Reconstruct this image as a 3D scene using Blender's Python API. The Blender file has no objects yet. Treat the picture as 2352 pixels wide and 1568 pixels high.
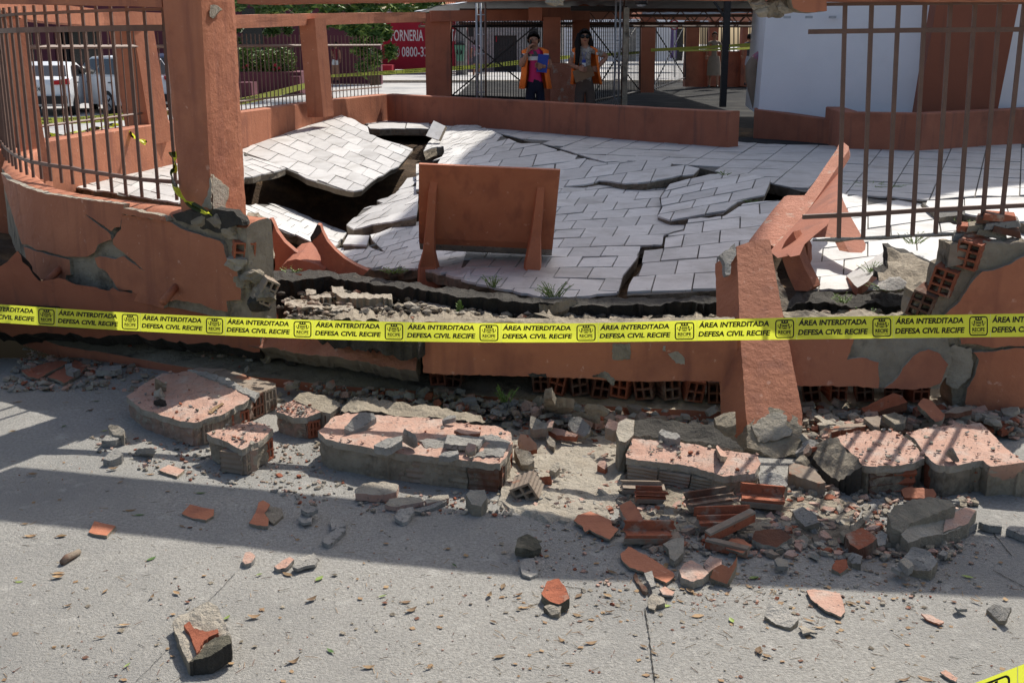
import bpy, bmesh, math, random
from mathutils import Vector, Matrix, noise
from mathutils.geometry import delaunay_2d_cdt
SC = bpy.context.scene
COL = SC.collection
# ------------------------------------------------------------------ camera, sky, sun, exposure
PITCH = math.radians(14.58); FPX = 2630.0; CAMZ = 1.65
cam = bpy.data.cameras.new("camera"); cam_ob = bpy.data.objects.new("camera", cam); COL.objects.link(cam_ob)
cam.sensor_width = 36.0; cam.lens = FPX / 2352 * 36; cam.clip_start = .05; cam.clip_end = 2000
cam_ob.location = (0, 0, CAMZ); cam_ob.rotation_euler = (math.pi / 2 - PITCH, 0, 0)
SC.camera = cam_ob
SUN_EL, SUN_AZ = math.radians(49), math.radians(29)
TOSUN = Vector((math.sin(SUN_AZ) * math.cos(SUN_EL), math.cos(SUN_AZ) * math.cos(SUN_EL), math.sin(SUN_EL)))
w = bpy.data.worlds.new("World"); SC.world = w; w.use_nodes = True
nt = w.node_tree; bg = nt.nodes["Background"]
sk = nt.nodes.new("ShaderNodeTexSky"); sk.sky_type = 'NISHITA'; sk.sun_disc = False
sk.sun_elevation = SUN_EL; sk.sun_rotation = SUN_AZ; sk.dust_density = 3.0; sk.ozone_density = .55; sk.altitude = 10
nt.links.new(sk.outputs[0], bg.inputs[0]); bg.inputs[1].default_value = .115
sun = bpy.data.lights.new("sun", 'SUN'); sun.energy = 4.7; sun.angle = math.radians(.53); sun.color = (1, .955, .88)
sun_ob = bpy.data.objects.new("sun", sun); COL.objects.link(sun_ob)
sun_ob.rotation_euler = TOSUN.to_track_quat('Z', 'Y').to_euler(); sun_ob.location = (10, 20, 30)
SC.view_settings.view_transform = 'Standard'; SC.view_settings.look = 'None'
SC.view_settings.exposure = .33; SC.view_settings.gamma = 1; SC.view_settings.use_curve_mapping = False
SC.cycles.use_denoising = True; SC.cycles.denoising_input_passes = 'RGB_ALBEDO_NORMAL'; SC.cycles.denoising_prefilter = 'ACCURATE'; SC.cycles.max_bounces = 8; SC.cycles.diffuse_bounces = 5
# ------------------------------------------------------------------ helpers
V = Vector
CAM = V((0, 0, CAMZ)); FW = V((0, math.cos(PITCH), -math.sin(PITCH))); UP = V((0, math.sin(PITCH), math.cos(PITCH)))
def ray(x, y): return FW + V(((x - 1176) / FPX, 0, 0)) - UP * ((y - 784) / FPX)
def G(x, y, z=0.0):
    d = ray(x, y); return CAM + d * ((z - CAMZ) / d.z)
def D(x, y, Y):
    d = ray(x, y); return CAM + d * (Y / d.y)
def pz(z): return lambda x, y: G(x, y, z)
def pY(Y): return lambda x, y: D(x, y, Y)
def plane3(a, b, c):
    n = (b - a).cross(c - a)
    def f(x, y):
        d = ray(x, y); return CAM + d * ((a - CAM).dot(n) / d.dot(n))
    return f
def pl(a, b, c): return plane3(G(*a), G(*b), G(*c))       # three (x, y, z)
def pld(a, b, c): return plane3(D(*a), D(*b), D(*c))      # three (x, y, Y)
def wallmap(path):
    """vertical surface above a plan polyline"""
    def f(x, y):
        d = ray(x, y); best = None
        for k in range(len(path) - 1):
            ax, ay = path[k]; bx, by = path[k + 1]; ex, ey = bx - ax, by - ay
            den = d.x * ey - d.y * ex
            if abs(den) < 1e-9: continue
            t = (ax * ey - ay * ex) / den; s = (d.x * ay - d.y * ax) / -den
            s = ((t * d.x - ax) * ex + (t * d.y - ay) * ey) / (ex * ex + ey * ey)
            if t > 0:
                pen = max(0, -s, s - 1)
                if best is None or (pen, t) < best[:2]: best = (pen, t)
        return CAM + d * best[1]
    return f
WL = {}
def nz(p, s=1.0): return noise.noise(V(p) * s)
def tag(o, label=None, cat=None, group=None, kind=None):
    if label: o['label'] = label
    if cat: o['category'] = cat
    if group: o['group'] = group
    if kind: o['kind'] = kind
    return o
def empty(name, loc, label=None, cat=None, group=None, kind=None, parent=None):
    o = bpy.data.objects.new(name, None); COL.objects.link(o); o.empty_display_size = .1
    loc = V(loc); WL[o.name] = loc
    if parent: o.parent = parent; o.location = loc - WL[parent.name]
    else: o.location = loc
    return tag(o, label, cat, group, kind)
def obj(name, me, parent=None, loc=None, rot=None):
    o = bpy.data.objects.new(name, me); COL.objects.link(o)
    loc = V(loc) if loc is not None else V((0, 0, 0))
    WL[o.name] = loc
    if parent: o.parent = parent; o.location = loc - WL[parent.name]
    else: o.location = loc
    if rot: o.rotation_euler = rot
    return o
class MB:
    """collects faces (world space) and links them as one mesh object"""
    def __init__(s): s.v = []; s.f = []; s.m = []; s.mats = []; s.sm = []
    def mi(s, mat):
        if mat not in s.mats: s.mats.append(mat)
        return s.mats.index(mat)
    def add(s, vs, fs, mat, smooth=False):
        o = len(s.v); k = s.mi(mat); s.v += [tuple(p) for p in vs]
        for f in fs: s.f.append([i + o for i in f]); s.m.append(k); s.sm.append(smooth)
    def box(s, c, size, mat, rz=0, rx=0, ry=0, M=None):
        hx, hy, hz = [q / 2 for q in size]; R = Matrix.Rotation(rz, 3, 'Z') @ Matrix.Rotation(ry, 3, 'Y') @ Matrix.Rotation(rx, 3, 'X')
        if M is not None: R = M
        vs = [V(c) + R @ V((a * hx, b * hy, d * hz)) for a in (-1, 1) for b in (-1, 1) for d in (-1, 1)]
        s.add(vs, [(0, 1, 3, 2), (4, 6, 7, 5), (0, 4, 5, 1), (2, 3, 7, 6), (0, 2, 6, 4), (1, 5, 7, 3)], mat)
    def bar(s, a, b, r, mat, n=4, r2=None, ang=math.pi / 4, smooth=None):
        a, b = V(a), V(b); d = (b - a).normalized(); u = d.orthogonal().normalized()
        if abs(d.z) > .5: u = V((1, 0, 0)) - d * d.x; u.normalize()
        w_ = d.cross(u); r2 = r if r2 is None else r2; vs = []
        for p, q in ((a, r), (b, r2)):
            vs += [p + (u * math.cos(ang + 2 * math.pi * k / n) + w_ * math.sin(ang + 2 * math.pi * k / n)) * q for k in range(n)]
        fs = [(k, (k + 1) % n, n + (k + 1) % n, n + k) for k in range(n)] + [tuple(range(n))[::-1], tuple(range(n, 2 * n))]
        s.add(vs, fs, mat, (n > 5) if smooth is None else smooth)
    def tube(s, pts, r, mat, n=6, close=False):
        pts = [V(p) for p in pts]; vs = []; m = len(pts); rs = r if isinstance(r, (list, tuple)) else [r] * m
        u = None
        for i, p in enumerate(pts):
            d = (pts[min(i + 1, m - 1)] - pts[max(i - 1, 0)]).normalized()
            u = d.orthogonal().normalized() if u is None else (u - d * u.dot(d)).normalized()
            w_ = d.cross(u)
            vs += [p + (u * math.cos(2 * math.pi * k / n) + w_ * math.sin(2 * math.pi * k / n)) * rs[i] for k in range(n)]
        fs = [(i * n + k, i * n + (k + 1) % n, (i + 1) * n + (k + 1) % n, (i + 1) * n + k) for i in range(m - 1) for k in range(n)]
        fs += [tuple(range(n))[::-1], tuple(range((m - 1) * n, m * n))]
        s.add(vs, fs, mat, True)
    def prism(s, poly, off, mat, side=None):
        """closed polygon (world points) extruded by off"""
        n = len(poly); off = V(off); vs = [V(p) for p in poly] + [V(p) + off for p in poly]
        s.add(vs, [tuple(range(n)), tuple(range(2 * n - 1, n - 1, -1))], mat)
        s.add(vs, [(k, n + k, n + (k + 1) % n, (k + 1) % n) for k in range(n)], side or mat)
    def mesh(s, name, origin):
        me = bpy.data.meshes.new(name); me.from_pydata([tuple(V(p) - origin) for p in s.v], [], s.f)
        for m in s.mats: me.materials.append(m)
        me.polygons.foreach_set("material_index", s.m); me.polygons.foreach_set("use_smooth", s.sm); me.update(); return me
    def build(s, name, parent=None, label=None, cat=None, group=None, kind=None, fix=False):
        lo = [min(p[k] for p in s.v) for k in range(3)]; hi = [max(p[k] for p in s.v) for k in range(3)]
        org = V(((lo[0] + hi[0]) / 2, (lo[1] + hi[1]) / 2, lo[2])); me = s.mesh(name, org)
        if fix:
            b = bmesh.new(); b.from_mesh(me); bmesh.ops.recalc_face_normals(b, faces=b.faces); b.to_mesh(me); b.free()
        return tag(obj(name, me, parent, org), label, cat, group, kind)
def jag(poly, amp=3.0, step=14.0, seed=0):
    """a polygon (2-D) with broken, uneven edges"""
    r = random.Random(seed); out = []; n = len(poly)
    for i in range(n):
        a = V(poly[i][:2]); b = V(poly[(i + 1) % n][:2]); L = (b - a).length; k = max(1, int(L / step)); t_ = V((-(b - a).y, (b - a).x)) / max(L, 1e-6)
        for j in range(k):
            p = a + (b - a) * (j / k)
            if j: p = p + t_ * r.uniform(-amp, amp) + (b - a) / max(L, 1e-6) * r.uniform(-.3, .3) * step
            out.append((p.x, p.y))
    return out
def inside(p, poly):
    c = False; n = len(poly); x, y = p
    for i in range(n):
        x1, y1 = poly[i]; x2, y2 = poly[(i + 1) % n]
        if (y1 > y) != (y2 > y) and x < (x2 - x1) * (y - y1) / (y2 - y1) + x1: c = not c
    return c
def cdt(poly, sp, seed=0, spy=None):
    """triangulate a polygon with interior points; returns 2-D verts, faces, boundary loop"""
    r = random.Random(seed); pts = [V(p) for p in poly]; n = len(pts); spy = spy or sp
    xs = [p[0] for p in poly]; ys = [p[1] for p in poly]
    if sp:
        y = min(ys) + spy * .5
        while y < max(ys):
            x = min(xs) + sp * .5
            while x < max(xs):
                q = (x + r.uniform(-.3, .3) * sp, y + r.uniform(-.3, .3) * spy)
                if inside(q, poly) and min((V(q) - p).length for p in pts[:n]) > sp * .35: pts.append(V(q))
                x += sp
            y += spy
    vs, es, fs, ov, oe, of = delaunay_2d_cdt(pts, [], [list(range(n))], 1, 1e-5)
    imap = {}
    for k, src in enumerate(ov):
        for q in src: imap[q] = k
    loop = []
    for k in range(n):
        q = imap.get(k)
        if q is not None and (not loop or loop[-1] != q): loop.append(q)
    return vs, [list(f) for f in fs], loop
def solid(mb, poly, mapf, off, top, side=None, sp=30, levels=2, ntop=0, nside=0, ns=9.0, seed=0, bottom=True, taper=0.0, spy=None, smooth=False):
    """polygon in picture units laid on mapf's surface, thickened by off (vector or function), edges roughened"""
    vs, fs, loop = cdt(poly, sp, seed, spy); side = side or top
    P = [mapf(v.x, v.y) for v in vs]
    for k, v in enumerate(vs):
        if ntop: P[k] = P[k] + V((0, 0, 1)) * ntop * (nz(P[k] + V((seed, 0, 0)), ns) + .5 * nz(P[k] + V((seed, 3, 0)), ns * 2.7))
    # orient
    f0 = fs[0]; nn = sum(((P[f[1]] - P[f[0]]).cross(P[f[2]] - P[f[0]]) for f in fs), V((0, 0, 0)))
    offv = off if isinstance(off, Vector) else V(off)
    if nn.dot(offv) > 0: fs = [f[::-1] for f in fs]; loop = loop[::-1]
    mb.add(P, fs, top, smooth)
    ctr = sum((P[i] for i in loop), V((0, 0, 0))) / len(loop)
    rings = [[P[i] for i in loop]]
    for L in range(1, levels + 1):
        t = L / levels; ring = []
        for i in loop:
            p = P[i] + offv * t; o = (P[i] - ctr); o = o - offv * (o.dot(offv) / max(offv.length_squared, 1e-9)); ol = max(o.length, 1e-6)
            q = .7 * nz(p + V((seed * 1.7, 0, 5)), ns * 1.3) + .8 * nz(p + V((seed, 2, 0)), ns * 4) + .5 * nz(p + V((0, seed, 1)), ns * 9)
            p = p + o / ol * (q * nside * (1 if L < levels else .7)) - o * taper * t
            ring.append(p)
        rings.append(ring)
    n = len(loop); vv = [p for r_ in rings for p in r_]
    # boundary order: determine outward winding from the face orientation
    ed = set((f[k], f[(k + 1) % len(f)]) for f in fs for k in range(len(f)))
    fwd = (loop[0], loop[1]) in ed
    q = []
    for L in range(levels):
        for k in range(n):
            a, b = L * n + k, L * n + (k + 1) % n; c, d = a + n, b + n
            q.append((b, a, c, d) if fwd else (a, b, d, c))
    mb.add(vv, q, side, smooth)
    if bottom:
        inv = {i: k for k, i in enumerate(loop)}
        bp = [rings[-1][inv[k]] if k in inv else P[k] + offv for k in range(len(P))]
        mb.add(bp, [f[::-1] for f in fs], side)
    return P
def homog(src, dst):
    import numpy as np
    A = []
    for (u, v), (x, y) in zip(src, dst):
        A.append([u, v, 1, 0, 0, 0, -u * x, -v * x]); A.append([0, 0, 0, u, v, 1, -u * y, -v * y])
    b = [q for d in dst for q in d]; h = np.linalg.solve(np.array(A, float), np.array(b, float)); H = np.array([*h, 1]).reshape(3, 3)
    Hi = np.linalg.inv(H)
    def fw(u, v):
        p = H @ np.array([u, v, 1]); return (p[0] / p[2], p[1] / p[2])
    def bw(x, y):
        p = Hi @ np.array([x, y, 1]); return (p[0] / p[2], p[1] / p[2])
    return fw, bw
def clip_convex(subject, clip):
    """Sutherland-Hodgman: subject polygon by a convex counter-clockwise clip polygon"""
    out = list(subject)
    for i in range(len(clip)):
        a, b = clip[i], clip[(i + 1) % len(clip)]; inp = out; out = []
        if not inp: return []
        def side(p): return (b[0] - a[0]) * (p[1] - a[1]) - (b[1] - a[1]) * (p[0] - a[0])
        for k in range(len(inp)):
            p, q = inp[k], inp[(k + 1) % len(inp)]; sp_, sq = side(p), side(q)
            if sp_ >= 0: out.append(p)
            if (sp_ >= 0) != (sq >= 0):
                t = sp_ / (sp_ - sq); out.append((p[0] + (q[0] - p[0]) * t, p[1] + (q[1] - p[1]) * t))
    return out
def area2(p): return .5 * sum(p[k][0] * p[(k + 1) % len(p)][1] - p[(k + 1) % len(p)][0] * p[k][1] for k in range(len(p)))
# crop coordinates used while reading the photograph -> picture units
def C(ox, oy, s=.27097): return lambda x, y: (ox * .57422 + x * s, oy * .57422 + y * s)
c2 = C(1000, 0); c3 = C(2000, 0); c4 = C(2996, 0); c5 = C(0, 600); c6 = C(1000, 600); c7 = C(2000, 600); c8 = C(2996, 600)
c9 = C(0, 1250); c10 = C(1000, 1250); c11 = C(2000, 1250); c12 = C(2996, 1250); c13 = C(0, 1990); c14 = C(1000, 1990); c15 = C(2000, 1990)
c16 = C(2996, 1990, .4749); c1 = C(0, 0)
def cs(c, pts): return [c(*p) for p in pts]
# ------------------------------------------------------------------ materials
def pm(name, c1, c2=None, scale=8.0, rough=.85, bump=.3, bscale=60.0, c3=None, s3=2.0, t3=(.5, .62), detail=5, rnd=0.0, bdist=.01, c4=None, s4=30, t4=(.62, .68), stretch=None, spec=.3, drip=None, trans=0.0):
    m = bpy.data.materials.new(name); m.use_nodes = True; n = m.node_tree.nodes; l = m.node_tree.links; b = n["Principled BSDF"]
    b.inputs["Roughness"].default_value = rough; b.inputs["Specular IOR Level"].default_value = spec
    g = n.new("ShaderNodeNewGeometry"); pos = g.outputs["Position"]
    if stretch:
        mp = n.new("ShaderNodeMapping"); mp.inputs["Scale"].default_value = stretch; l.new(pos, mp.inputs[0]); pos = mp.outputs[0]
    def noi(s, d=detail, ro=.6):
        t = n.new("ShaderNodeTexNoise"); t.inputs["Scale"].default_value = s; t.inputs["Detail"].default_value = d; t.inputs["Roughness"].default_value = ro; l.new(pos, t.inputs["Vector"]); return t.outputs["Fac"]
    def ramp(f, lo, hi):
        r = n.new("ShaderNodeMapRange"); r.inputs[1].default_value = lo; r.inputs[2].default_value = hi; l.new(f, r.inputs[0]); return r.outputs[0]
    def mix(f, a, bb):
        x = n.new("ShaderNodeMix"); x.data_type = 'RGBA'; l.new(f, x.inputs[0])
        for sck, val in ((x.inputs[6], a), (x.inputs[7], bb)):
            if isinstance(val, tuple): sck.default_value = (*val, 1)
            else: l.new(val, sck)
        return x.outputs[2]
    col = mix(ramp(noi(scale), .3, .7), c1, c2 or tuple(q * .75 for q in c1))
    if c3: col = mix(ramp(noi(s3, 6, .65), *t3), col, c3)
    if c4: col = mix(ramp(noi(s4, 3, .6), *t4), col, c4)
    if drip:
        mp2 = n.new("ShaderNodeMapping"); mp2.inputs["Scale"].default_value = (11, 11, .9); l.new(g.outputs["Position"], mp2.inputs[0])
        td = n.new("ShaderNodeTexNoise"); td.inputs["Scale"].default_value = 1.0; td.inputs["Detail"].default_value = 5; l.new(mp2.outputs[0], td.inputs["Vector"])
        col = mix(ramp(td.outputs["Fac"], .56, .78), col, drip)
    if rnd:
        oi = n.new("ShaderNodeObjectInfo"); hs = n.new("ShaderNodeHueSaturation"); l.new(col, hs.inputs["Color"])
        r = n.new("ShaderNodeMapRange"); r.inputs[3].default_value = 1 - rnd; r.inputs[4].default_value = 1 + rnd; l.new(oi.outputs["Random"], r.inputs[0]); l.new(r.outputs[0], hs.inputs["Value"]); col = hs.outputs[0]
    l.new(col, b.inputs["Base Color"])
    if trans:
        tr = n.new("ShaderNodeBsdfTranslucent"); l.new(col, tr.inputs[0]); ms = n.new("ShaderNodeMixShader"); ms.inputs[0].default_value = trans
        l.new(b.outputs[0], ms.inputs[1]); l.new(tr.outputs[0], ms.inputs[2]); l.new(ms.outputs[0], n["Material Output"].inputs[0])
    if bump:
        bp = n.new("ShaderNodeBump"); bp.inputs["Strength"].default_value = bump; bp.inputs["Distance"].default_value = bdist
        l.new(noi(bscale, 6, .7), bp.inputs["Height"]); l.new(bp.outputs[0], b.inputs["Normal"])
    return m
M = {}
M['paint'] = pm('terracotta_paint', (.45, .172, .090), (.38, .135, .07), 4, .75, .5, 34, c3=(.25, .088, .052), s3=2.2, t3=(.52, .74), c4=(.54, .28, .19), s4=24, t4=(.66, .74), bdist=.013, drip=(.25, .09, .055))
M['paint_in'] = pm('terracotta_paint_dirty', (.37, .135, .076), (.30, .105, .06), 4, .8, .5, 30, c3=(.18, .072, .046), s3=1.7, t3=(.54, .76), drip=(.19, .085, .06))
M['paint_rough'] = pm('terracotta_plaster', (.48, .215, .14), (.37, .145, .085), 7, .85, 1, 34, c3=(.46, .38, .3), s3=9, t3=(.58, .66), bdist=.02)
M['paint_dust'] = pm('dusty_terracotta', (.50, .32, .245), (.42, .24, .175), 10, .9, .8, 70, c3=(.45, .37, .31), s3=11, t3=(.50, .72), c4=(.20, .15, .125), s4=70, t4=(.60, .68))
M['mortar'] = pm('mortar', (.42, .36, .27), (.27, .225, .165), 11, .95, 1, 45, c3=(.10, .085, .065), s3=5, t3=(.52, .68), bdist=.025)
M['mortar_lt'] = pm('pale_mortar', (.47, .42, .34), (.36, .31, .24), 13, .95, 1, 60, c3=(.2, .17, .13), s3=7, t3=(.58, .7), bdist=.02)
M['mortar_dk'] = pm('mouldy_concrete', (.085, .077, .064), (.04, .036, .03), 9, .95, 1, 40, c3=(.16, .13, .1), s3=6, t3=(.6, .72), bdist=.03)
M['grey'] = pm('grey_cement', (.37, .35, .315), (.25, .235, .21), 12, .95, 1, 60, c3=(.44, .41, .36), s3=6, rnd=.12, c4=(.14, .13, .115), s4=50, t4=(.6, .68), bdist=.02)
M['moss'] = pm('mossy_mortar', (.15, .135, .095), (.08, .074, .055), 12, .95, 1, 50, c3=(.24, .21, .15), s3=8, bdist=.02)
M['paint_side'] = pm('plaster_side', (.44, .28, .21), (.33, .24, .18), 10, .92, 1, 45, c3=(.2, .165, .125), s3=7, t3=(.50, .62), c4=(.40, .34, .26), s4=20, t4=(.55, .62), bdist=.02)
M['brick'] = pm('fired_clay', (.36, .115, .058), (.25, .072, .036), 18, .88, .7, 50, c3=(.36, .27, .2), s3=9, t3=(.56, .68), rnd=.15, c4=(.12, .05, .03), s4=40, t4=(.62, .7))
M['brick_dk'] = pm('dirty_clay', (.17, .065, .035), (.09, .045, .03), 9, .9, .6, 50, c3=(.2, .16, .12), s3=6, t3=(.5, .65), rnd=.1)
M['brick_grey'] = pm('mortared_clay', (.30, .245, .19), (.22, .16, .115), 14, .92, .6, 50, c3=(.36, .14, .075), s3=7, t3=(.58, .66), rnd=.12)
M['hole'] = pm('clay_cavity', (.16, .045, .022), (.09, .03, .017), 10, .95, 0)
M['concrete'] = pm('pavement_concrete', (.43, .41, .37), (.25, .238, .212), 75, .92, 1, 110, c3=(.235, .23, .215), s3=.9, t3=(.46, .74), c4=(.46, .44, .40), s4=9, t4=(.6, .8), bdist=.012, detail=9)
M['slab'] = pm('slab_concrete', (.27, .225, .165), (.17, .135, .095), 12, .95, 1, 40, c3=(.07, .055, .04), s3=6, t3=(.55, .7), bdist=.02)
M['soil'] = pm('soil', (.10, .062, .034), (.055, .035, .02), 8, 1, 1, 25, c3=(.16, .10, .05), s3=3, bdist=.04)
M['steel'] = pm('brown_steel', (.15, .085, .06), (.11, .062, .045), 14, .55, .25, 60, c3=(.16, .075, .045), s3=12, t3=(.6, .7), spec=.4)
M['black_steel'] = pm('black_steel', (.02, .02, .022), (.03, .028, .028), 14, .5, .1, 60)
M['zinc'] = pm('galvanised_steel', (.42, .44, .46), (.3, .31, .33), 14, .45, .1, 60, spec=.5)
def tile_mat():
    m = pm('floor_tile', (.53, .515, .49), (.43, .415, .395), 9, .6, .4, 90, c3=(.30, .28, .25), s3=2.6, t3=(.52, .76), c4=(.17, .15, .13), s4=38, t4=(.66, .74), rnd=.15, bdist=.004, spec=.35)
    return m
M['tile'] = tile_mat()
M['grout'] = pm('grout', (.15, .14, .125), (.09, .085, .075), 20, .95, .5, 60)
M['asphalt'] = pm('asphalt', (.05, .05, .05), (.035, .035, .035), 40, 1, .3, 120, c3=(.07, .068, .064), s3=1.2, spec=.02)
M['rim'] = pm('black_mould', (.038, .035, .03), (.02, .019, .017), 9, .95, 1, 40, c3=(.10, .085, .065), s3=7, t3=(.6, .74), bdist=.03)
M['street'] = pm('street_paving', (.42, .41, .39), (.34, .33, .32), 5, .9, .4, 60, c3=(.26, .26, .26), s3=.6)
M['white'] = pm('white_paint', (.74, .74, .76), (.68, .68, .70), 1.5, .6, .25, 40, c3=(.62, .61, .6), s3=1.2, t3=(.55, .85))
M['brown_panel'] = pm('brown_paint', (.27, .088, .045), (.23, .072, .037), 1.5, .6, .2, 40, drip=(.2, .07, .04))
M['maroon'] = pm('maroon_paint', (.13, .035, .05), (.10, .028, .04), 2, .8, .15, 40)
M['red'] = pm('red_paint', (.34, .012, .03), (.28, .01, .025), 2, .7, .1, 40)
M['white_plain'] = pm('letter_white', (.75, .74, .72), None, 4, .6, 0)
M['dark'] = pm('dark_glass', (.012, .013, .015), (.02, .02, .022), 3, .12, 0, spec=.6)
M['black'] = pm('black_print', (.01, .012, .012), None, 4, .5, 0)
M['tape'] = pm('yellow_tape', (.76, .80, .075), (.70, .75, .06), 6, .42, .12, 14, spec=.4, trans=.5)
M['leaf'] = pm('leaf_green', (.07, .13, .03), (.045, .095, .02), 3, .55, 0, rnd=.2)
M['leaf_lt'] = pm('leaf_yellow_green', (.22, .28, .06), (.15, .22, .045), 3, .55, 0, rnd=.2)
M['leaf_dry'] = pm('leaf_dry', (.30, .20, .10), (.15, .085, .045), 30, .75, 0, rnd=.35)
M['bark'] = pm('bark', (.12, .085, .06), (.07, .05, .035), 10, .95, .8, 30, bdist=.03)
# ------------------------------------------------------------------ ground, street, plaza floor
def sstep(a, b, x):
    t = min(1, max(0, (x - a) / (b - a))); return t * t * (3 - 2 * t)
def gz(Y, X=0): return .15 * sstep(6.5, 15, Y) - .32 * sstep(10, 17, Y) * (1 - sstep(-9.3, -8.3, X))
def sheet(name, x0, x1, y0, y1, nx, ny, zf, mat, parent=None, kind='structure', skip=None):
    mb = MB(); vs = []; fs = []
    for j in range(ny + 1):
        for i in range(nx + 1):
            X = x0 + (x1 - x0) * i / nx; Y = y0 + (y1 - y0) * j / ny; vs.append((X, Y, zf(X, Y)))
    for j in range(ny):
        for i in range(nx):
            if skip and skip(x0 + (x1 - x0) * (i + .5) / nx, y0 + (y1 - y0) * (j + .5) / ny): continue
            a = j * (nx + 1) + i; fs.append((a, a + 1, a + nx + 2, a + nx + 1))
    mb.add(vs, fs, mat, True); return mb.build(name, parent, kind=kind)
# the front pavement: uneven old concrete
sheet('pavement', -7, 7, -2, 6.0, 200, 120, lambda X, Y: .006 * nz((X, Y, 0), .9) + .0016 * nz((X, Y, 2), 6), M['concrete'])
st = empty('street', (0, 30, 0), kind='structure')
sheet('road_surface', -60, -3.9, 6.0, 46, 112, 40, lambda X, Y: gz(Y, X) - .012, M['street'], st, None)
sheet('road_surface', -3.9, 9.5, 16.6, 46, 24, 30, lambda X, Y: gz(Y, X) - .012, M['street'], st, None)
sheet('road_surface', 9.5, 300, 6.0, 46, 30, 40, lambda X, Y: gz(Y, X) - .012, M['street'], st, None)
sheet('road_surface', -900, 900, 46, 1800, 10, 10, lambda X, Y: .138, M['street'], st, None)
sheet('road_surface', -300, -7, -200, 6.0, 10, 10, lambda X, Y: -.012, M['street'], st, None)
sheet('road_surface', 7, 300, -200, 6.0, 10, 10, lambda X, Y: -.012, M['street'], st, None)
sheet('road_surface', -7, 7, -200, -2, 4, 10, lambda X, Y: -.012, M['street'], st, None)
# soil under the plaza, washed out into a hole
def soilz(X, Y):
    r = math.hypot((X + 1.75) / 2.1, (Y - 9.6) / 3.3)
    z = .26 - 1.75 * (1 - sstep(.35, 1.05, r)) + .05 * nz((X, Y, 0), 2.2) + .025 * nz((X, Y, 4), 6)
    r2 = math.hypot((X + 1.2) / 1.0, (Y - 15.2) / 1.0); z -= .5 * (1 - sstep(.4, 1, r2))
    return z
sheet('sinkhole_ground', -4.2, 9.4, 5.75, 19.5, 150, 150, soilz, M['soil'])
# tiled slabs -----------------------------------------------------------------------------
plaza = empty('plaza_floor', (0, 10, .3), kind='structure')
NT = [0]
def slab(name, poly, mapf, lat, pix, thick=.075, gap=.036, bond=True, seed=0, far=False, jg=(2.0, 16), sp=40, side='slab', tjit=.004, drop=.25, label=None):
    """broken concrete slab carrying tiles: lat/pix = four lattice points and where the photograph shows them"""
    j = jag(poly, jg[0], jg[1], seed)
    mb = MB(); solid(mb, j, mapf, (0, 0, -thick), M['grout'], M[side], sp=sp, levels=3, nside=.022, ns=7, seed=seed, taper=.03)
    if seed % 2 == 0: pass
    s = mb.build(name, plaza)
    if label: s['label'] = label
    fw, bw = homog(lat, pix); uv = [bw(*p) for p in j]
    if area2(uv) < 0: uv = uv[::-1]
    u0, u1 = min(p[0] for p in uv), max(p[0] for p in uv); v0, v1 = min(p[1] for p in uv), max(p[1] for p in uv)
    r = random.Random(seed + 5); joined = MB(); g = gap / 2; gv = g * 1.0
    a2 = area2
    for v in range(math.floor(v0) - 1, math.ceil(v1) + 1):
        off = .5 * (v % 2) if bond else 0
        for u in range(math.floor(u0) - 2, math.ceil(u1) + 2):
            q = [(u + off + g, v + gv * 1.3), (u + off + 1 - g, v + gv * 1.3), (u + off + 1 - g, v + 1 - gv * 1.3), (u + off + g, v + 1 - gv * 1.3)]
            p = clip_convex(uv, q)
            # tidy
            pp = []
            for k in p:
                if not pp or math.hypot(k[0] - pp[-1][0], k[1] - pp[-1][1]) > .02: pp.append(k)
            if len(pp) > 2 and math.hypot(pp[0][0] - pp[-1][0], pp[0][1] - pp[-1][1]) < .02: pp.pop()
            if len(pp) < 3 or abs(a2(pp)) < .06: continue
            if abs(a2(pp)) < .35 and r.random() < drop: continue
            dz = r.uniform(0, tjit) + .010; tx, ty = r.uniform(-.006, .006), r.uniform(-.006, .006)
            P = []
            cx = sum(k[0] for k in pp) / len(pp); cy = sum(k[1] for k in pp) / len(pp)
            for k in pp:
                W = mapf(*fw(*k)); W.z += dz + tx * (k[0] - cx) + ty * (k[1] - cy); P.append(W)
            n = V((0, 0, 0))
            for k in range(1, len(P) - 1): n += (P[k] - P[0]).cross(P[k + 1] - P[0])
            if n.z < 0: P = P[::-1]
            t = joined if far else MB()
            base = [q_ - V((0, 0, .013)) for q_ in P]; N = len(P)
            t.add(P + base, [tuple(range(N))] + [(k, N + k, N + (k + 1) % N, (k + 1) % N) for k in range(N)], M['tile'])
            if not far:
                t.build('tile', s); NT[0] += 1
    if far and joined.v: joined.build('tile_field', s, kind='stuff')
    return s
h = lambda c, pts: [c(*p) for p in pts]
# intact floor at the back and right
F0 = [(820, 276), (905, 262), (1000, 262), (1180, 285), (1400, 305), (1560, 318), (1690, 328), (1760, 333), (1935, 338), (2000, 336), (2120, 338), (2360, 316), (2420, 420), (2380, 452), (2250, 452), (2120, 462), (1990, 452), (1900, 446), (1840, 440), (1772, 424), (1680, 404), (1600, 384), (1500, 376), (1440, 372), (1390, 374), (1340, 360), (1270, 338), (1215, 326), (1150, 309), (1110, 297), (985, 296), (850, 296)]
dd = C(2500, 500, .3845)
slab('floor_slab', F0, pz(.45), [(0, 0), (1, 0), (0, 1), (1, 1)], [(1578, 383), (1655, 386), (1606.5, 366.3), (1681, 369)], thick=.09, gap=.034, bond=False, seed=11, far=True, jg=(1.0, 22), sp=60)
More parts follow.
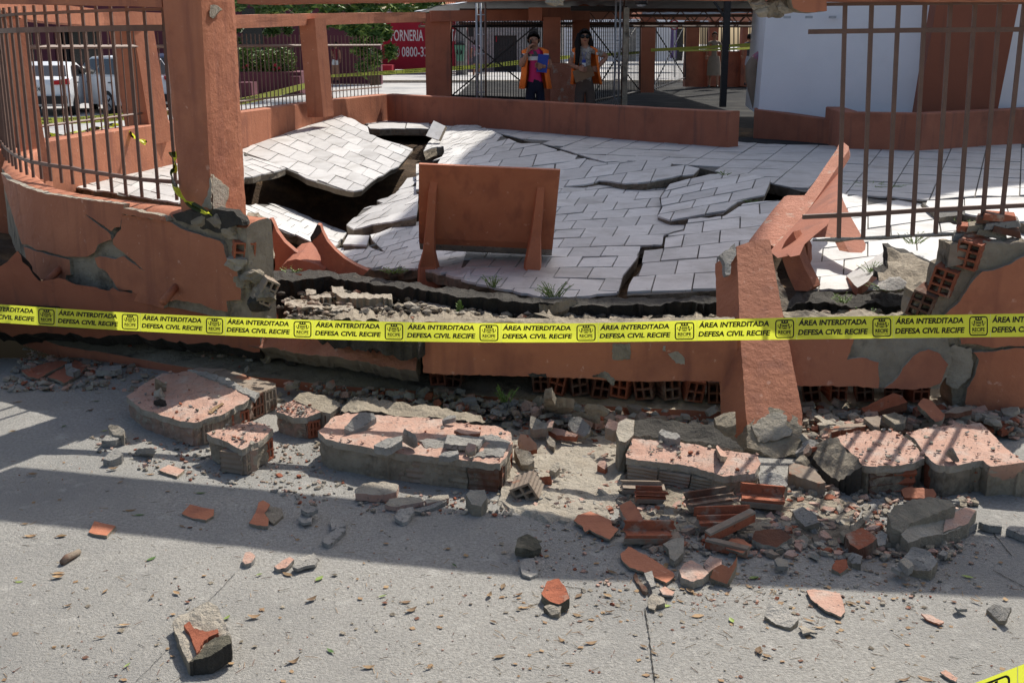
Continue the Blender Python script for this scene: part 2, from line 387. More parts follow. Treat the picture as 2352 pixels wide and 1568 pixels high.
# right lit slab
S5 = [(1850, 448), (1905, 446), (1990, 453), (2110, 464), (2150, 490), (2190, 520), (2260, 530), (2352, 520), (2400, 560), (2360, 640), (2160, 650), (1990, 668), (1870, 668), (1845, 640), (1800, 560)]
slab('floor_slab', S5, pl((1870, 650, .38), (2100, 640, .36), (2000, 460, .44)), [(0, 0), (1, 0), (0, 2), (1, 2)], h(c8, [(615, 965), (1005, 918), (640, 735), (1007, 683)]), thick=.08, seed=12, gap=.03)
S5b = [(2118, 466), (2250, 455), (2390, 455), (2390, 520), (2330, 512), (2250, 500), (2210, 492), (2160, 500)]
slab('floor_slab', S5b, pl((2130, 470, .46), (2380, 460, .47), (2210, 492, .45)), [(0, 0), (1, 0), (0, 1), (1, 1)], [(2120, 490), (2215, 486), (2128, 464), (2215, 460)], seed=13, gap=.03, bond=False)
# main sagging floor
S3a = h(c7, [(1075, 1235), (1095, 1160), (1200, 1000), (1225, 870), (1390, 850), (1405, 745), (1560, 700), (1590, 605), (1900, 575), (2060, 470), (2331, 445), (2420, 430), (2420, 560), (2300, 760), (2160, 830), (1900, 900), (1880, 1190), (1480, 1215)])
slab('floor_slab', S3a, pl((1445, 676, .40), (1650, 670, .41), (1740, 475, .47)), [(0, 3), (2, 3), (0, 1), (1, 1)], h(c7, [(1390, 850), (2030, 785), (1320, 1080), (1650, 1060)]), seed=14)
S3b = h(c7, [(-330, 1000), (-330, 1115), (-100, 1165), (100, 1205), (300, 1250), (420, 1262), (640, 1265), (1000, 1225), (1040, 1080), (1175, 905), (1190, 825), (1375, 815), (1385, 735), (1550, 690), (1585, 600), (1440, 612), (1330, 575), (1365, 490), (1350, 420), (1430, 300), (1240, 310), (1010, 310), (830, 290), (560, 330), (480, 330), (200, 420), (-100, 520), (-200, 700)])
slab('floor_slab', S3b, pl((1200, 660, .39), (1500, 600, .37), (1340, 430, .37)), [(0, 4), (2, 4), (0, 8), (1, 8)], h(c7, [(675, 757), (1255, 732), (870, 461), (1135, 437)]), seed=15)
S3f = h(c7, [(1335, 572), (1440, 608), (1590, 590), (1890, 545), (2010, 450), (2120, 415), (2240, 395), (2295, 250), (2160, 225), (1990, 196), (1890, 200), (1650, 235), (1440, 298), (1362, 415), (1372, 490)])
slab('floor_slab', S3f, pl((1510, 505, .39), (1765, 420, .51), (1550, 425, .425)), [(0, 0), (1, 0), (0, 2), (1, 2)], h(c7, [(1440, 610), (1740, 558), (1515, 460), (1810, 402)]), seed=16, thick=.07)
S3c = h(c7, [(500, 320), (480, 140), (560, 40), (655, 55), (700, 75), (890, 118), (1240, 88), (1350, 98), (1580, 140), (1690, 165), (1640, 215), (1450, 245), (1200, 290), (1010, 290), (840, 268), (640, 310)])
slab('floor_slab', S3c, pl((1290, 425, .385), (1590, 390, .475), (1400, 375, .44)), [(0, 0), (2, 0), (0, 1), (2, 1)], h(c7, [(710, 250), (1200, 187), (785, 150), (1250, 90)]), seed=17, thick=.07)
cd = C(1700, 480, .3418)
S3d = h(cd, [(-10, 215), (80, 185), (125, 185), (130, 225), (85, 300), (-60, 300), (-60, 480), (300, 480), (930, 470), (960, 400), (1020, 250), (905, 210), (780, 170), (650, 165), (520, 110), (480, 92), (420, 66), (350, 40), (265, 40), (120, 48), (70, 110), (20, 160)])
slab('floor_slab', S3d, pl((980, 340, .44), (1140, 292, .50), (1300, 370, .42)), [(0, 0), (1, 0), (0, 1), (1, 1)], h(cd, [(440, 195), (600, 160), (395, 245), (565, 212)]), seed=18, thick=.09)
ce = C(900, 420, .423)
S3e1 = h(ce, [(925, 487), (990, 405), (1045, 395), (1050, 500), (1040, 615), (800, 655), (700, 680), (660, 660), (745, 570), (860, 540), (825, 527)])
slab('floor_slab', S3e1, pl((800, 527, .16), (960, 450, .33), (960, 520, .32)), [(0, 0), (1, 0), (0, 1), (1, 1)], h(ce, [(745, 573), (865, 545), (822, 524), (938, 497)]), seed=19, thick=.08)
S3e2 = h(ce, [(790, 712), (925, 665), (1060, 640), (1320, 690), (1330, 960), (1200, 930), (1050, 896), (740, 896), (640, 840), (600, 790), (770, 770), (870, 810), (800, 740)])
slab('floor_slab', S3e2, pl((830, 560, .23), (1000, 560, .31), (900, 612, .32)), [(0, 0), (1, 0), (0, 1), (1, 1)], h(ce, [(860, 815), (950, 790), (885, 775), (975, 750)]), seed=20, thick=.06)
S3e3 = h(ce, [(640, 768), (668, 715), (785, 714), (770, 770)])
slab('floor_slab', S3e3, pl((790, 565, .27), (845, 545, .30), (840, 568, .28)), [(0, 0), (1, 0), (0, 1), (1, 1)], h(ce, [(640, 768), (770, 770), (668, 714), (785, 714)]), seed=21, thick=.06, gap=.01, bond=False)
# the big tilted slab and the one that slid under it
S1 = h(ce, [(95, 245), (400, 100), (440, 112), (590, 45), (700, 80), (775, 125), (785, 165), (840, 180), (1020, 245), (985, 290), (940, 340), (830, 395), (745, 465), (700, 474), (560, 440), (440, 405), (345, 355), (215, 300), (95, 268)])
slab('floor_slab', S1, pl((560, 345, .43), (768, 262, .64), (818, 440, .32)), [(0, 0), (3, 0), (0, 6), (3, 6)], h(ce, [(345, 352), (660, 470), (621, 136), (876, 244)]), seed=22, thick=.06, gap=.034)
S1b = h(ce, [(60, 262), (215, 305), (330, 350), (150, 395), (60, 400)])
slab('floor_slab', S1b, pl((560, 355, .43), (655, 390, .40), (560, 405, .39)), [(0, 0), (1, 0), (0, 1), (1, 1)], h(ce, [(110, 310), (200, 345), (150, 300), (240, 332)]), seed=23, thick=.06)
S2 = h(ce, [(60, 545), (240, 541), (330, 560), (645, 688), (660, 700), (600, 775), (475, 752), (280, 672), (60, 585)])
slab('floor_slab', S2, pl((580, 497, .26), (717, 560, .20), (640, 480, .06)), [(0, 0), (2, 0), (0, 3), (2, 3)], h(ce, [(280, 672), (470, 750), (360, 622), (545, 700)]), seed=24, thick=.07, gap=.034)
# floor seen through the left fence
S6 = [(150, 428), (370, 378), (430, 372), (540, 345), (560, 352), (560, 470), (420, 470), (300, 452), (200, 436)]
slab('floor_slab', S6, pz(.43), [(0, 0), (1, 0), (0, 1), (1, 1)], [(300, 430), (345, 442), (325, 415), (370, 426)], seed=25, thick=.09)
# strip left standing along the back wall
S7 = [(838, 284), (985, 284), (985, 298), (850, 297)]
slab('floor_slab', S7, pz(.47), [(0, 0), (1, 0), (0, 1), (1, 1)], [(838, 300), (930, 300), (850, 280), (935, 280)], seed=26, thick=.09, bond=False, jg=(.8, 20))
# one tile tipped on its edge
mb = MB(); q = [D(978, 312, 14.2), D(1008, 322, 14.1), D(1023, 290, 14.35), D(996, 277, 14.45)]
mb.prism(q, (.02, .05, -.02), M['tile'], M['slab']); mb.build('loose_tile', None, 'single grey floor tile tipped up on its edge behind the bench', 'tile')
# ------------------------------------------------------------------ front wall, fence, fallen beam, benches
def W2(p): return (p.x, p.y)
def post(mb, b4, t4, mat, lv=14, ns=5, amp=.004, cap=True):
    b4 = [V(p) for p in b4]; t4 = [V(p) for p in t4]; vs = []; n = 4 * ns
    for L in range(lv + 1):
        t = L / lv
        for k in range(4):
            for j in range(ns):
                p = b4[k].lerp(b4[(k + 1) % 4], j / ns).lerp(t4[k].lerp(t4[(k + 1) % 4], j / ns), t)
                c = sum(b4, V((0, 0, 0))) / 4; c = c.lerp(sum(t4, V((0, 0, 0))) / 4, t)
                if j == 0: p = p + (c - p) * .03
                vs.append(p + (p - c).normalized() * amp * (nz(p, 14) + .6 * nz(p, 40)))
    fs = [(L * n + k, L * n + (k + 1) % n, (L + 1) * n + (k + 1) % n, (L + 1) * n + k) for L in range(lv) for k in range(n)]
    fs += [tuple(range(n))[::-1], tuple(range(lv * n, lv * n + n))]
    mb.add(vs, fs, mat)
def ring4(c, u, wv): return [c - u - wv, c + u - wv, c + u + wv, c - u + wv]
ZC = .85
pfpx = [(556, 511), (487, 502), (415, 490), (350, 483), (290, 475), (180, 462), (80, 445), (30, 425), (5, 395), (-8, 368)]
PF = [W2(G(x, y, ZC)) for x, y in pfpx] + [(-3.86, 8.9), (-3.95, 9.4)]
def resample(path, step):
    out = [V(path[0])]
    for a, b in zip(path[:-1], path[1:]):
        a, b = V(a), V(b); k = max(1, round((b - a).length / step))
        for j in range(1, k + 1): out.append(a.lerp(b, j / k))
    return out
def smooth_path(p, it=2):
    p = [V(q) for q in p]
    for _ in range(it):
        q = [p[0]]
        for a, b in zip(p[:-1], p[1:]): q += [a.lerp(b, .25), a.lerp(b, .75)]
        q.append(p[-1]); p = q
    return p
def normals2(p):
    out = []
    for i in range(len(p)):
        d = (p[min(i + 1, len(p) - 1)] - p[max(i - 1, 0)]).normalized(); out.append(V((-d.y, d.x)))
    return out
PFs = smooth_path(PF, 1)
# core of the curved wall -------------------------------------------------------------
lw = empty('curved_wall', (-2.2, 6.2, .3), 'cracked curved terracotta wall carrying the iron fence', 'wall')
def wall_strip(path, zb, zt, th, mats, name, parent, noise_amp=.004, slope=.03, step=.06, rows=8, label=None, cat=None, sgn=1):
    """a wall of thickness th behind the path (path walks right to left, outer side towards the street)"""
    p = resample(path, step); n = normals2(p); mb = MB(); prof = []
    prof += [(0, zb + (zt - slope - zb) * k / rows, 0) for k in range(rows + 1)]
    prof += [(.03, zt - .01, 1), (th * .5, zt, 1), (th - .02, zt, 1), (th, zt - .015, 2)]
    prof += [(th, zt - (zt - zb) * (k / 4), 2) for k in range(1, 5)]
    m = len(prof); vs = []
    for i, q in enumerate(p):
        for o, z, _ in prof:
            P = V((q.x - n[i].x * o * sgn, q.y - n[i].y * o * sgn, z)); a = noise_amp * (nz(P, 6) + .5 * nz(P, 22)); vs.append(P + V((n[i].x * a, n[i].y * a, a * .6)))
    fs = {0: [], 1: [], 2: []}
    for i in range(len(p) - 1):
        for k in range(m - 1): fs[max(prof[k][2], prof[k + 1][2]) if not (prof[k][2] == 0 and prof[k + 1][2] == 1) else 1].append((i * m + k, (i + 1) * m + k, (i + 1) * m + k + 1, i * m + k + 1))
    for g_, mat in zip((0, 1, 2), mats):
        mb.add(vs, fs[g_], mat, True)
    mb.add(vs, [tuple(range(m))[::-1], tuple(range((len(p) - 1) * m, len(p) * m))], mats[0])
    return mb.build(name, parent, label, cat, fix=True)
inner = [q - n_ * .022 for q, n_ in zip(PFs, normals2(PFs))]
wall_strip(inner, .36, ZC, .16, (M['mortar'], M['paint'], M['paint']), 'masonry', lw, .008)
wm = wallmap([tuple(p) for p in PFs])
nin = (.02, .035, 0)
def panel(name, pts, mapf, off, parent, mat='paint', side='mortar_lt', seed=0, sp=16, jg=(1.6, 9), ntop=.0, nside=.004, lv=1, label=None, ns=9):
    mb = MB(); solid(mb, jag(pts, jg[0], jg[1], seed), mapf, off, M[mat], M[side], sp=sp, levels=lv, ntop=ntop, nside=nside, seed=seed, ns=ns)
    o = mb.build(name, parent)
    if label: o['label'] = label
    return o
panel('plaster_panel', cs(c5, [(8, 195), (60, 250), (250, 330), (400, 375), (700, 415), (1050, 462), (1040, 530), (1025, 600), (1015, 655), (975, 655), (942, 690), (900, 660), (800, 590), (720, 545), (800, 610), (900, 680), (936, 715), (945, 760), (830, 800), (800, 870), (740, 905), (590, 905), (470, 885), (370, 850), (320, 850), (230, 800), (188, 800), (110, 560), (40, 330)]), wm, nin, lw, seed=1, jg=(1, 7))
panel('plaster_panel', cs(c5, [(1034, 545), (1440, 610), (1530, 665), (1700, 720), (1860, 770), (1890, 800), (1920, 920), (2010, 1020), (2045, 1200), (2040, 1270), (1920, 1280), (1930, 1370), (1810, 1350), (1700, 1300), (1480, 1270), (1400, 1290), (1390, 1340), (1130, 1280), (1120, 1190), (1010, 1190), (960, 1110), (900, 1030), (830, 990), (800, 915), (850, 900), (980, 925), (1045, 900), (1110, 950), (1230, 1030), (1120, 930), (1020, 850), (960, 800), (955, 760), (990, 705), (1028, 670)]), wm, nin, lw, seed=2, jg=(1, 7))
panel('plaster_panel', cs(c5, [(200, 820), (320, 862), (460, 897), (590, 930), (600, 1060), (560, 1060), (555, 1120), (430, 1130), (330, 1090), (230, 990)]), wm, nin, lw, seed=3, jg=(1, 7))
for pts, sd in (([(1080, 490), (1430, 560), (1440, 600), (1030, 535)], 4),):
    panel('coping_piece', cs(c5, pts), lambda x, y: wm(x, y) + V((-.012, -.02, 0)), (.02, .035, 0), lw, seed=sd)
# drain spouts
for a, b in (((505, 1010), (440, 1125)), ((1490, 1160), (1410, 1275))):
    mb = MB(); A = wm(*c5(*a)); B = A + V((-.03, -.13, -.05)); mb.tube([A, A.lerp(B, .5), B], .02, M['paint'], 8); mb.build('drain_pipe', lw)
# the broken end of the wall, with a hollow brick
def hollow_brick(mb, c, R, size, nx, nzz, mat, depth=.07, wall=.009):
    """clay block: holes on the -Y face"""
    w_, l, hh = size; xs = [-w_ / 2]; zs = [-hh / 2]
    cw = (w_ - wall * (nx + 1)) / nx; ch = (hh - wall * (nzz + 1)) / nzz
    for k in range(nx): xs += [xs[-1] + wall, xs[-1] + wall + cw]
    xs.append(w_ / 2)
    for k in range(nzz): zs += [zs[-1] + wall, zs[-1] + wall + ch]
    zs.append(hh / 2); c = V(c)
    def P(x, y, z): return c + R @ V((x, y, z))
    y0 = -l / 2
    for i in range(len(xs) - 1):
        for k in range(len(zs) - 1):
            q = [(xs[i], zs[k]), (xs[i + 1], zs[k]), (xs[i + 1], zs[k + 1]), (xs[i], zs[k + 1])]
            f = [P(x, y0, z) for x, z in q]
            if i % 2 == 1 and k % 2 == 1:
                bk = [P(x * 1, y0 + depth, z) for x, z in q]
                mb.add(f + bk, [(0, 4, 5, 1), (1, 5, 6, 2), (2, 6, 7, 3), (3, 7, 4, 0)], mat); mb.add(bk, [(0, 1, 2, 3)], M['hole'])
            else: mb.add(f, [(0, 1, 2, 3)], mat)
    # grooved sides
    ng = 4
    def sidestrip(fn):
        vs = []
        for k in range(ng * 2 + 1):
            d = .003 if k % 2 else 0
            vs += [fn(k / (ng * 2), -l / 2, d), fn(k / (ng * 2), l / 2, d)]
        mb.add(vs, [(2 * k, 2 * k + 1, 2 * k + 3, 2 * k + 2) for k in range(ng * 2)], mat)
    sidestrip(lambda t, y, d: P(-w_ / 2 + d, y, hh / 2 - hh * t)); sidestrip(lambda t, y, d: P(w_ / 2 - d, y, -hh / 2 + hh * t))
    sidestrip(lambda t, y, d: P(-w_ / 2 + w_ * t, y, hh / 2 - d)); sidestrip(lambda t, y, d: P(w_ / 2 - w_ * t, y, -hh / 2 + d))
    mb.add([P(-w_ / 2, l / 2, -hh / 2), P(w_ / 2, l / 2, -hh / 2), P(w_ / 2, l / 2, hh / 2), P(-w_ / 2, l / 2, hh / 2)], [(3, 2, 1, 0)], mat)
def rot(yaw=0, pitch=0, roll=0): return Matrix.Rotation(yaw, 3, 'Z') @ Matrix.Rotation(pitch, 3, 'X') @ Matrix.Rotation(roll, 3, 'Y')
def lump(mb, c, r, mat, seed=0, sq=(1, 1, .7), sub=2, amp=.45, M3=None):
    bm = bmesh.new(); bmesh.ops.create_icosphere(bm, subdivisions=sub, radius=1); vs = []
    rr = random.Random(seed); cuts = [(V((rr.uniform(-1, 1), rr.uniform(-1, 1), rr.uniform(-1, 1))).normalized(), rr.uniform(.45, .8)) for _ in range(7)]
    for v in bm.verts:
        p = v.co.copy()
        for n_, d_ in cuts:
            t = p.dot(n_) - d_
            if t > 0: p = p - n_ * t
        p = p * (1 + amp * .5 * nz(p + V((seed * 3.1, 0, 0)), 2.2))
        p = V((p.x * sq[0], p.y * sq[1], p.z * sq[2])) * r
        if M3 is not None: p = M3 @ p
        vs.append(V(c) + p)
    mb.add(vs, [[v.index for v in f.verts] for f in bm.faces], mat); bm.free()
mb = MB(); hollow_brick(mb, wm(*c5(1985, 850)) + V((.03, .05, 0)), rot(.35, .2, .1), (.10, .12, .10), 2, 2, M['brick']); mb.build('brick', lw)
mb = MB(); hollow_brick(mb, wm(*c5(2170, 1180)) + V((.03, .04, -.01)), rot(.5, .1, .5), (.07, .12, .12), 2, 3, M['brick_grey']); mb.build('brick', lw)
for k, (x, y, r_, m_) in enumerate([(2020, 950, .055, 'mortar_lt'), (2110, 1080, .05, 'mortar'), (2060, 1120, .045, 'mortar'), (2240, 1230, .05, 'mortar'), (1960, 700, .05, 'mortar'), (1880, 620, .055, 'mortar'), (1720, 600, .05, 'mortar'), (1600, 590, .04, 'mortar_dk'), (2180, 1290, .06, 'mortar_dk')]):
    mb = MB(); lump(mb, wm(*c5(x, y)) + V((.0, .03, 0)), r_, M[m_], k, (1.2, 1, .8), 3, .8); mb.build('mortar_lump', lw)
panel('broken_mortar', cs(c5, [(1460, 560), (1580, 520), (1960, 520), (2040, 580), (2060, 640), (1900, 680), (1850, 700), (1640, 650), (1500, 610)]), lambda x, y: wm(x, y) + V((0, -.005, 0)), (.02, .06, 0), lw, 'mortar_dk', 'mortar_dk', 5, 9, (2, 8), .02, .01, 2)
# pillar on the wall
Bc = G(487, 503, .84); Bl = G(414, 489, .85); Br = D(569, 518, Bc.y + .36)
Tc = D(462, 0, Bc.y); Tl = D(371, 0, Bl.y); Tr = D(542, 14, Br.y)
def ext(b, t, z): return b + (t - b) * ((z - b.z) / (t.z - b.z))
Br0 = ext(Br, Tr, .70); Bc0 = ext(Bc, Tc, .80); Bl0 = ext(Bl, Tl, .82)
Bk0 = Bl0 + Br0 - Bc0; zt_ = 1.93
T4 = [ext(Bl, Tl, zt_), ext(Bc, Tc, zt_), ext(Br, Tr, zt_)]; T4.append(T4[0] + T4[2] - T4[1])
pil = empty('fence_pillar', Bc0, 'terracotta pillar with a broken foot standing on the curved wall', 'pillar')
mb = MB(); post(mb, [Bl0, Bc0, Br0, Bk0], T4, M['paint'], 26, 8, .004); mb.build('shaft', pil, fix=True)
pm_ = plane3(Bc, Br, Tc); fm_ = plane3(Bc, Bl, Tc)
panel('exposed_mortar', cs(c5, [(1795, 200), (1840, 250), (1930, 310), (1925, 380), (1900, 470), (1890, 560), (1800, 530), (1800, 400)]), lambda x, y: pm_(x, y) + V((.004, -.007, 0)), (0, .02, 0), pil, 'mortar_lt', 'mortar', 6, 6, (1.5, 5), .02, .004)
panel('exposed_mortar', cs(c5, [(1795, 200), (1800, 330), (1800, 500), (1720, 480), (1770, 380)]), lambda x, y: fm_(x, y) + V((-.004, -.006, 0)), (0, .02, 0), pil, 'mortar_lt', 'mortar', 7, 6, (1.5, 5), .01, .004)
panel('exposed_mortar', cs(c1, [(1780, 40), (1850, 50), (1870, 85), (1800, 160), (1775, 140)]), lambda x, y: pm_(x, y) + V((.004, -.007, 0)), (0, .02, 0), pil, 'mortar_lt', 'mortar', 8, 6, (1.2, 5), .01, .004)
# the stub of wall beside the pillar
mb = MB(); solid(mb, jag(cs(c5, [(2090, 560), (2240, 590), (2320, 920), (2250, 1000), (2250, 1080), (2130, 1100), (2050, 1020), (2090, 700)]), 1.5, 8, 9), pld((575, 500, 5.75), (620, 600, 5.72), (570, 620, 5.68)), (-.02, .12, 0), M['mortar'], M['mortar'], 12, 2, .02, .012, seed=9); wsb = mb.build('wall_stub', None, 'broken stub of wall below the fence pillar, plaster on one edge', 'wall')
panel('plaster_edge', cs(c5, [(2180, 600), (2240, 595), (2320, 920), (2250, 990), (2225, 800)]), pld((575, 500, 5.74), (620, 600, 5.71), (570, 620, 5.67)), (0, .02, 0), wsb, 'paint_rough', 'mortar', 10, 10)
# beam over the front -------------------------------------------------------------------
def beam(pts, hgt, th, name, parent, mat='paint', step=.12, amp=.004, taperr=None):
    """pts: bottom front edge points in world space"""
    mb = MB(); P = []
    for a, b in zip(pts[:-1], pts[1:]):
        k = max(1, round((b - a).length / step)); P += [a.lerp(b, j / k) for j in range(k)]
    P.append(pts[-1]); vs = []; nh, nw = 5, 3
    prof = [(0, k / nh) for k in range(nh)] + [(k / nw, 1) for k in range(nw)] + [(1, 1 - k / nh) for k in range(nh)] + [(1 - k / nw, 0) for k in range(nw)]
    n = len(prof)
    for i, p in enumerate(P):
        d = (P[min(i + 1, len(P) - 1)] - P[max(i - 1, 0)]); d = V((d.x, d.y, 0)).normalized(); nn = V((-d.y, d.x, 0))
        if nn.y < 0: nn = -nn
        for u, v in prof:
            q = p + nn * (th * u) + V((0, 0, hgt * v)); vs.append(q + V((0, 0, 1)) * amp * nz(q, 9) + nn * amp * nz(q, 13))
    fs = [(i * n + k, i * n + (k + 1) % n, (i + 1) * n + (k + 1) % n, (i + 1) * n + k) for i in range(len(P) - 1) for k in range(n)]
    fs += [tuple(range(n))[::-1], tuple(range((len(P) - 1) * n, len(P) * n))]
    mb.add(vs, fs, M[mat]); return mb.build(name, parent, fix=True)
fb = empty('fence_beam', (0, 5.4, 1.83), 'long terracotta beam over the broken front wall', 'beam')
bl = [D(x, y, G(xx, yy, ZC).y + .02) for x, y, (xx, yy) in ((372, 17, (414, 489)), (300, 15, (350, 483)), (230, 13, (290, 475)), (110, 11, (180, 462)), (0, 9, (80, 445)), (-60, 4, (30, 425)), (-95, 0, (5, 395)), (-110, 5, (-8, 368)))]
beam(bl + [V((-3.9, 9.0, 1.83))], .34, .19, 'beam_span', fb)
beam([D(545, 9, 5.55), D(800, 5, 5.42), D(1060, 1, 5.3), D(1320, -3, 5.18), D(1735, -2, 5.0), D(1900, 2, 4.98), D(2352, 3, 4.9), D(2700, 3, 4.85)], .36, .19, 'beam_span', fb)
# hanging mortar under the beam
for x, y, r_, m_, sd in ((1266, 4, .03, 'mortar_lt', 1), (1284, 3, .028, 'mortar_lt', 2), (1745, 8, .05, 'mortar_lt', 3), (1775, 20, .055, 'mortar', 4), (1800, 16, .05, 'mortar_lt', 5), (1752, 26, .035, 'mortar_lt', 6)):
    mb = MB(); lump(mb, D(x, y, 5.05), r_, M[m_], sd, (1.1, .8, .7), 3, .9); mb.build('hanging_mortar', fb)
panel('plaster_flap', cs(c4, [(360, -20), (665, -20), (660, 95), (590, 98), (560, 108), (430, 98), (375, 70)]), pY(4.95), (0, .12, 0), fb, 'paint', 'mortar', 11, 8)
# fence of the curved wall ----------------------------------------------------------------
fn = empty('iron_fence', (-2.2, 6.3, .85), 'curved brown iron fence on the cracked wall', 'fence')
bpx = [(1500, 425), (1345, 415), (1205, 402), (1070, 380), (950, 358), (835, 338), (720, 320), (620, 292), (525, 280), (435, 265), (355, 247), (285, 234), (230, 212), (180, 190), (140, 165), (110, 138), (80, 112), (58, 92), (40, 62), (26, 36)]
bp = [G(*c5(x, y), .86) for x, y in bpx]
bp += [V((-3.7, 8.2, .86)), V((-3.76, 8.35, .86)), V((-3.8, 8.5, .86))]
for p in bp:
    mb = MB(); mb.bar(p, V((p.x, p.y, 1.86)), .0105, M['steel'], 4); mb.build('bar', fn)
for z, hh in ((.955, .020), (1.725, .030), (1.815, .016)):
    mb = MB(); pts = [V((p.x, p.y, z)) for p in ([bp[0] + (bp[0] - bp[1]) * .5] + bp)]
    for a, b in zip(pts[:-1], pts[1:]):
        d = (b - a).normalized(); nn = V((-d.y, d.x, 0)) * .011; u = V((0, 0, hh / 2)); e = d * .004
        mb.add([a - e + nn + u, a - e - nn + u, a - e - nn - u, a - e + nn - u, b + e + nn + u, b + e - nn + u, b + e - nn - u, b + e + nn - u], [(0, 1, 5, 4), (1, 2, 6, 5), (2, 3, 7, 6), (3, 0, 4, 7), (0, 3, 2, 1), (4, 5, 6, 7)], M['steel'])
    mb.build('rail', fn)
# fence panel left hanging on the right
fr = empty('iron_fence', D(2150, 540, 5.05), 'hanging brown iron fence panel over the broken brick wall', 'fence')
tops = [(815, 40), (1040, 40), (1268, 40), (1492, 38), (1708, 36), (1917, 32), (2127, 32), (2335, 30)]; bots = [(760, 752), (967, 745), (1175, 738), (1385, 722), (1580, 715), (1775, 708), (1972, 690), (2131, 665)]
for a, b in zip(tops, bots):
    mb = MB(); mb.bar(D(*c8(*b), 5.06), D(*c4(*a), 5.06), .0115, M['steel'], 4); mb.build('bar', fr)
def rail(pts, hh, parent, Y=5.05, th=.02):
    mb = MB(); P = [D(*p, Y) for p in pts]
    for a, b in zip(P[:-1], P[1:]): mb.prism([a - V((0, 0, hh / 2)), b - V((0, 0, hh / 2)), b + V((0, 0, hh / 2)), a + V((0, 0, hh / 2))], (0, th, 0), M['steel'])
    return mb.build('rail', parent)
rail([c4(510, 271), c4(1400, 258), c4(2420, 250)], .020, fr); rail([c8(460, 570), c8(1000, 545), c8(1500, 512), c8(2420, 468)], .019, fr)
rail([c4(640, 38), c4(1500, 30), c4(2420, 22)], .014, fr)
mb = MB(); ptl = [D(*c8(*p), 5.06) for p in ((540, 765), (640, 760), (760, 758), (900, 750), (1000, 746), (1175, 740), (1385, 725), (1580, 717), (1775, 710), (1900, 698))]
mb.tube(ptl, [.004, .008, .013, .006, .009, .011, .007, .011, .009, .004], M['grey'], 5); mb.build('mortar_strip', fr)
# foundation, plinth and ledge ------------------------------------------------------------
fd = empty('wall_foundation', (0, 5.2, 0), 'broken terracotta foundation beam of the collapsed wall', 'foundation')
panel('apron', cs(c5, [(-60, 1010), (60, 940), (150, 850), (190, 960), (330, 1090), (700, 1150), (1010, 1200), (1400, 1235), (1800, 1240), (2080, 1230), (2200, 1300), (2200, 1700), (1700, 1620), (1100, 1580), (500, 1560), (-60, 1560)]), pl((100, 640, .44), (560, 700, .40), (300, 775, .15)), (0, .12, -.08), fd, 'paint_in', 'mortar_dk', 12, 12, (3, 14), .02, .01)
panel('beam_piece', [(560, 712), (640, 714), (760, 728), (870, 750), (960, 772), (955, 850), (925, 848), (880, 838), (820, 828), (760, 818), (700, 812), (620, 800), (560, 792), (500, 780)], pl((640, 714, .325), (930, 765, .33), (700, 815, .19)), (0, .16, -.10), fd, 'paint_rough', 'mortar', 13, 12, (1.6, 8), .012, .008, 2)
panel('beam_piece', [(978, 740), (1150, 742), (1300, 742), (1480, 742), (1695, 738), (1692, 878), (1600, 874), (1480, 876), (1390, 872), (1300, 868), (1150, 862), (1030, 860), (972, 856), (970, 800)], pl((975, 860, .2), (1680, 876, .2), (1300, 745, .44)), (0, .09, 0.0), fd, 'paint', 'mortar', 14, 14, (1.2, 8), .004, .006, 2)
b3 = pl((1830, 885, .19), (2160, 890, .18), (2000, 745, .44))
panel('beam_piece', [(1812, 738), (1970, 742), (2120, 742), (2180, 760), (2190, 840), (2160, 890), (2050, 893), (1940, 885), (1830, 880)], lambda x, y: b3(x, y) + V((0, .02, 0)), (0, .2, 0), fd, 'mortar', 'mortar', 15, 10, (2, 8), .02, .008, 2)
panel('plaster_panel', cs(c12, [(300, 215), (890, 222), (860, 330), (830, 400), (960, 380), (1100, 420), (1100, 640), (1080, 640), (850, 622), (560, 622), (400, 618)]), b3, (0, .02, 0), fd, 'paint', 'mortar_lt', 16, 10)
panel('plaster_panel', cs(c12, [(1150, 640), (1250, 560), (1330, 440), (1390, 370), (1450, 330), (1520, 310), (1620, 350), (1690, 440), (1620, 600), (1500, 640), (1350, 650)]), b3, (0, .02, 0), fd, 'paint', 'mortar_lt', 17, 10)
# bare patches on the middle beam
b2 = pl((975, 860, .2), (1680, 876, .2), (1300, 745, .44))
for pts, m_, sd in (([(955, 262), (1105, 262), (1105, 395), (1000, 400), (950, 385)], 'mortar', 18), ([(1420, 340), (1500, 330), (1560, 380), (1565, 440), (1490, 430)], 'mortar_lt', 19), ([(1380, 280), (1405, 280), (1405, 330), (1380, 325)], 'mortar_lt', 20), ([(780, 540), (890, 490), (930, 520), (980, 575), (960, 620), (930, 600), (900, 560)], 'mortar', 21), ([(240, 520), (390, 520), (400, 548), (260, 548)], 'mortar_dk', 22)):
    panel('bare_patch', cs(c11, pts), lambda x, y: b2(x, y) + V((0, -.002, 0)), (0, .01, 0), fd, m_, m_, sd, 6, (1.5, 4), .006, .002)
plinth_px = [(49, 780), (141, 813), (271, 834), (406, 859), (520, 878), (655, 891), (753, 905), (900, 915), (1000, 922), (1150, 934), (1406, 956), (1688, 970), (1842, 962), (1960, 960), (2200, 968), (2420, 980)]
PP = [W2(G(x, y, 0)) for x, y in plinth_px][::-1]
wall_strip(PP, -.03, .058, .34, (M['paint_in'], M['mortar'], M['mortar']), 'plinth', fd, .018, .012, .05, 4)
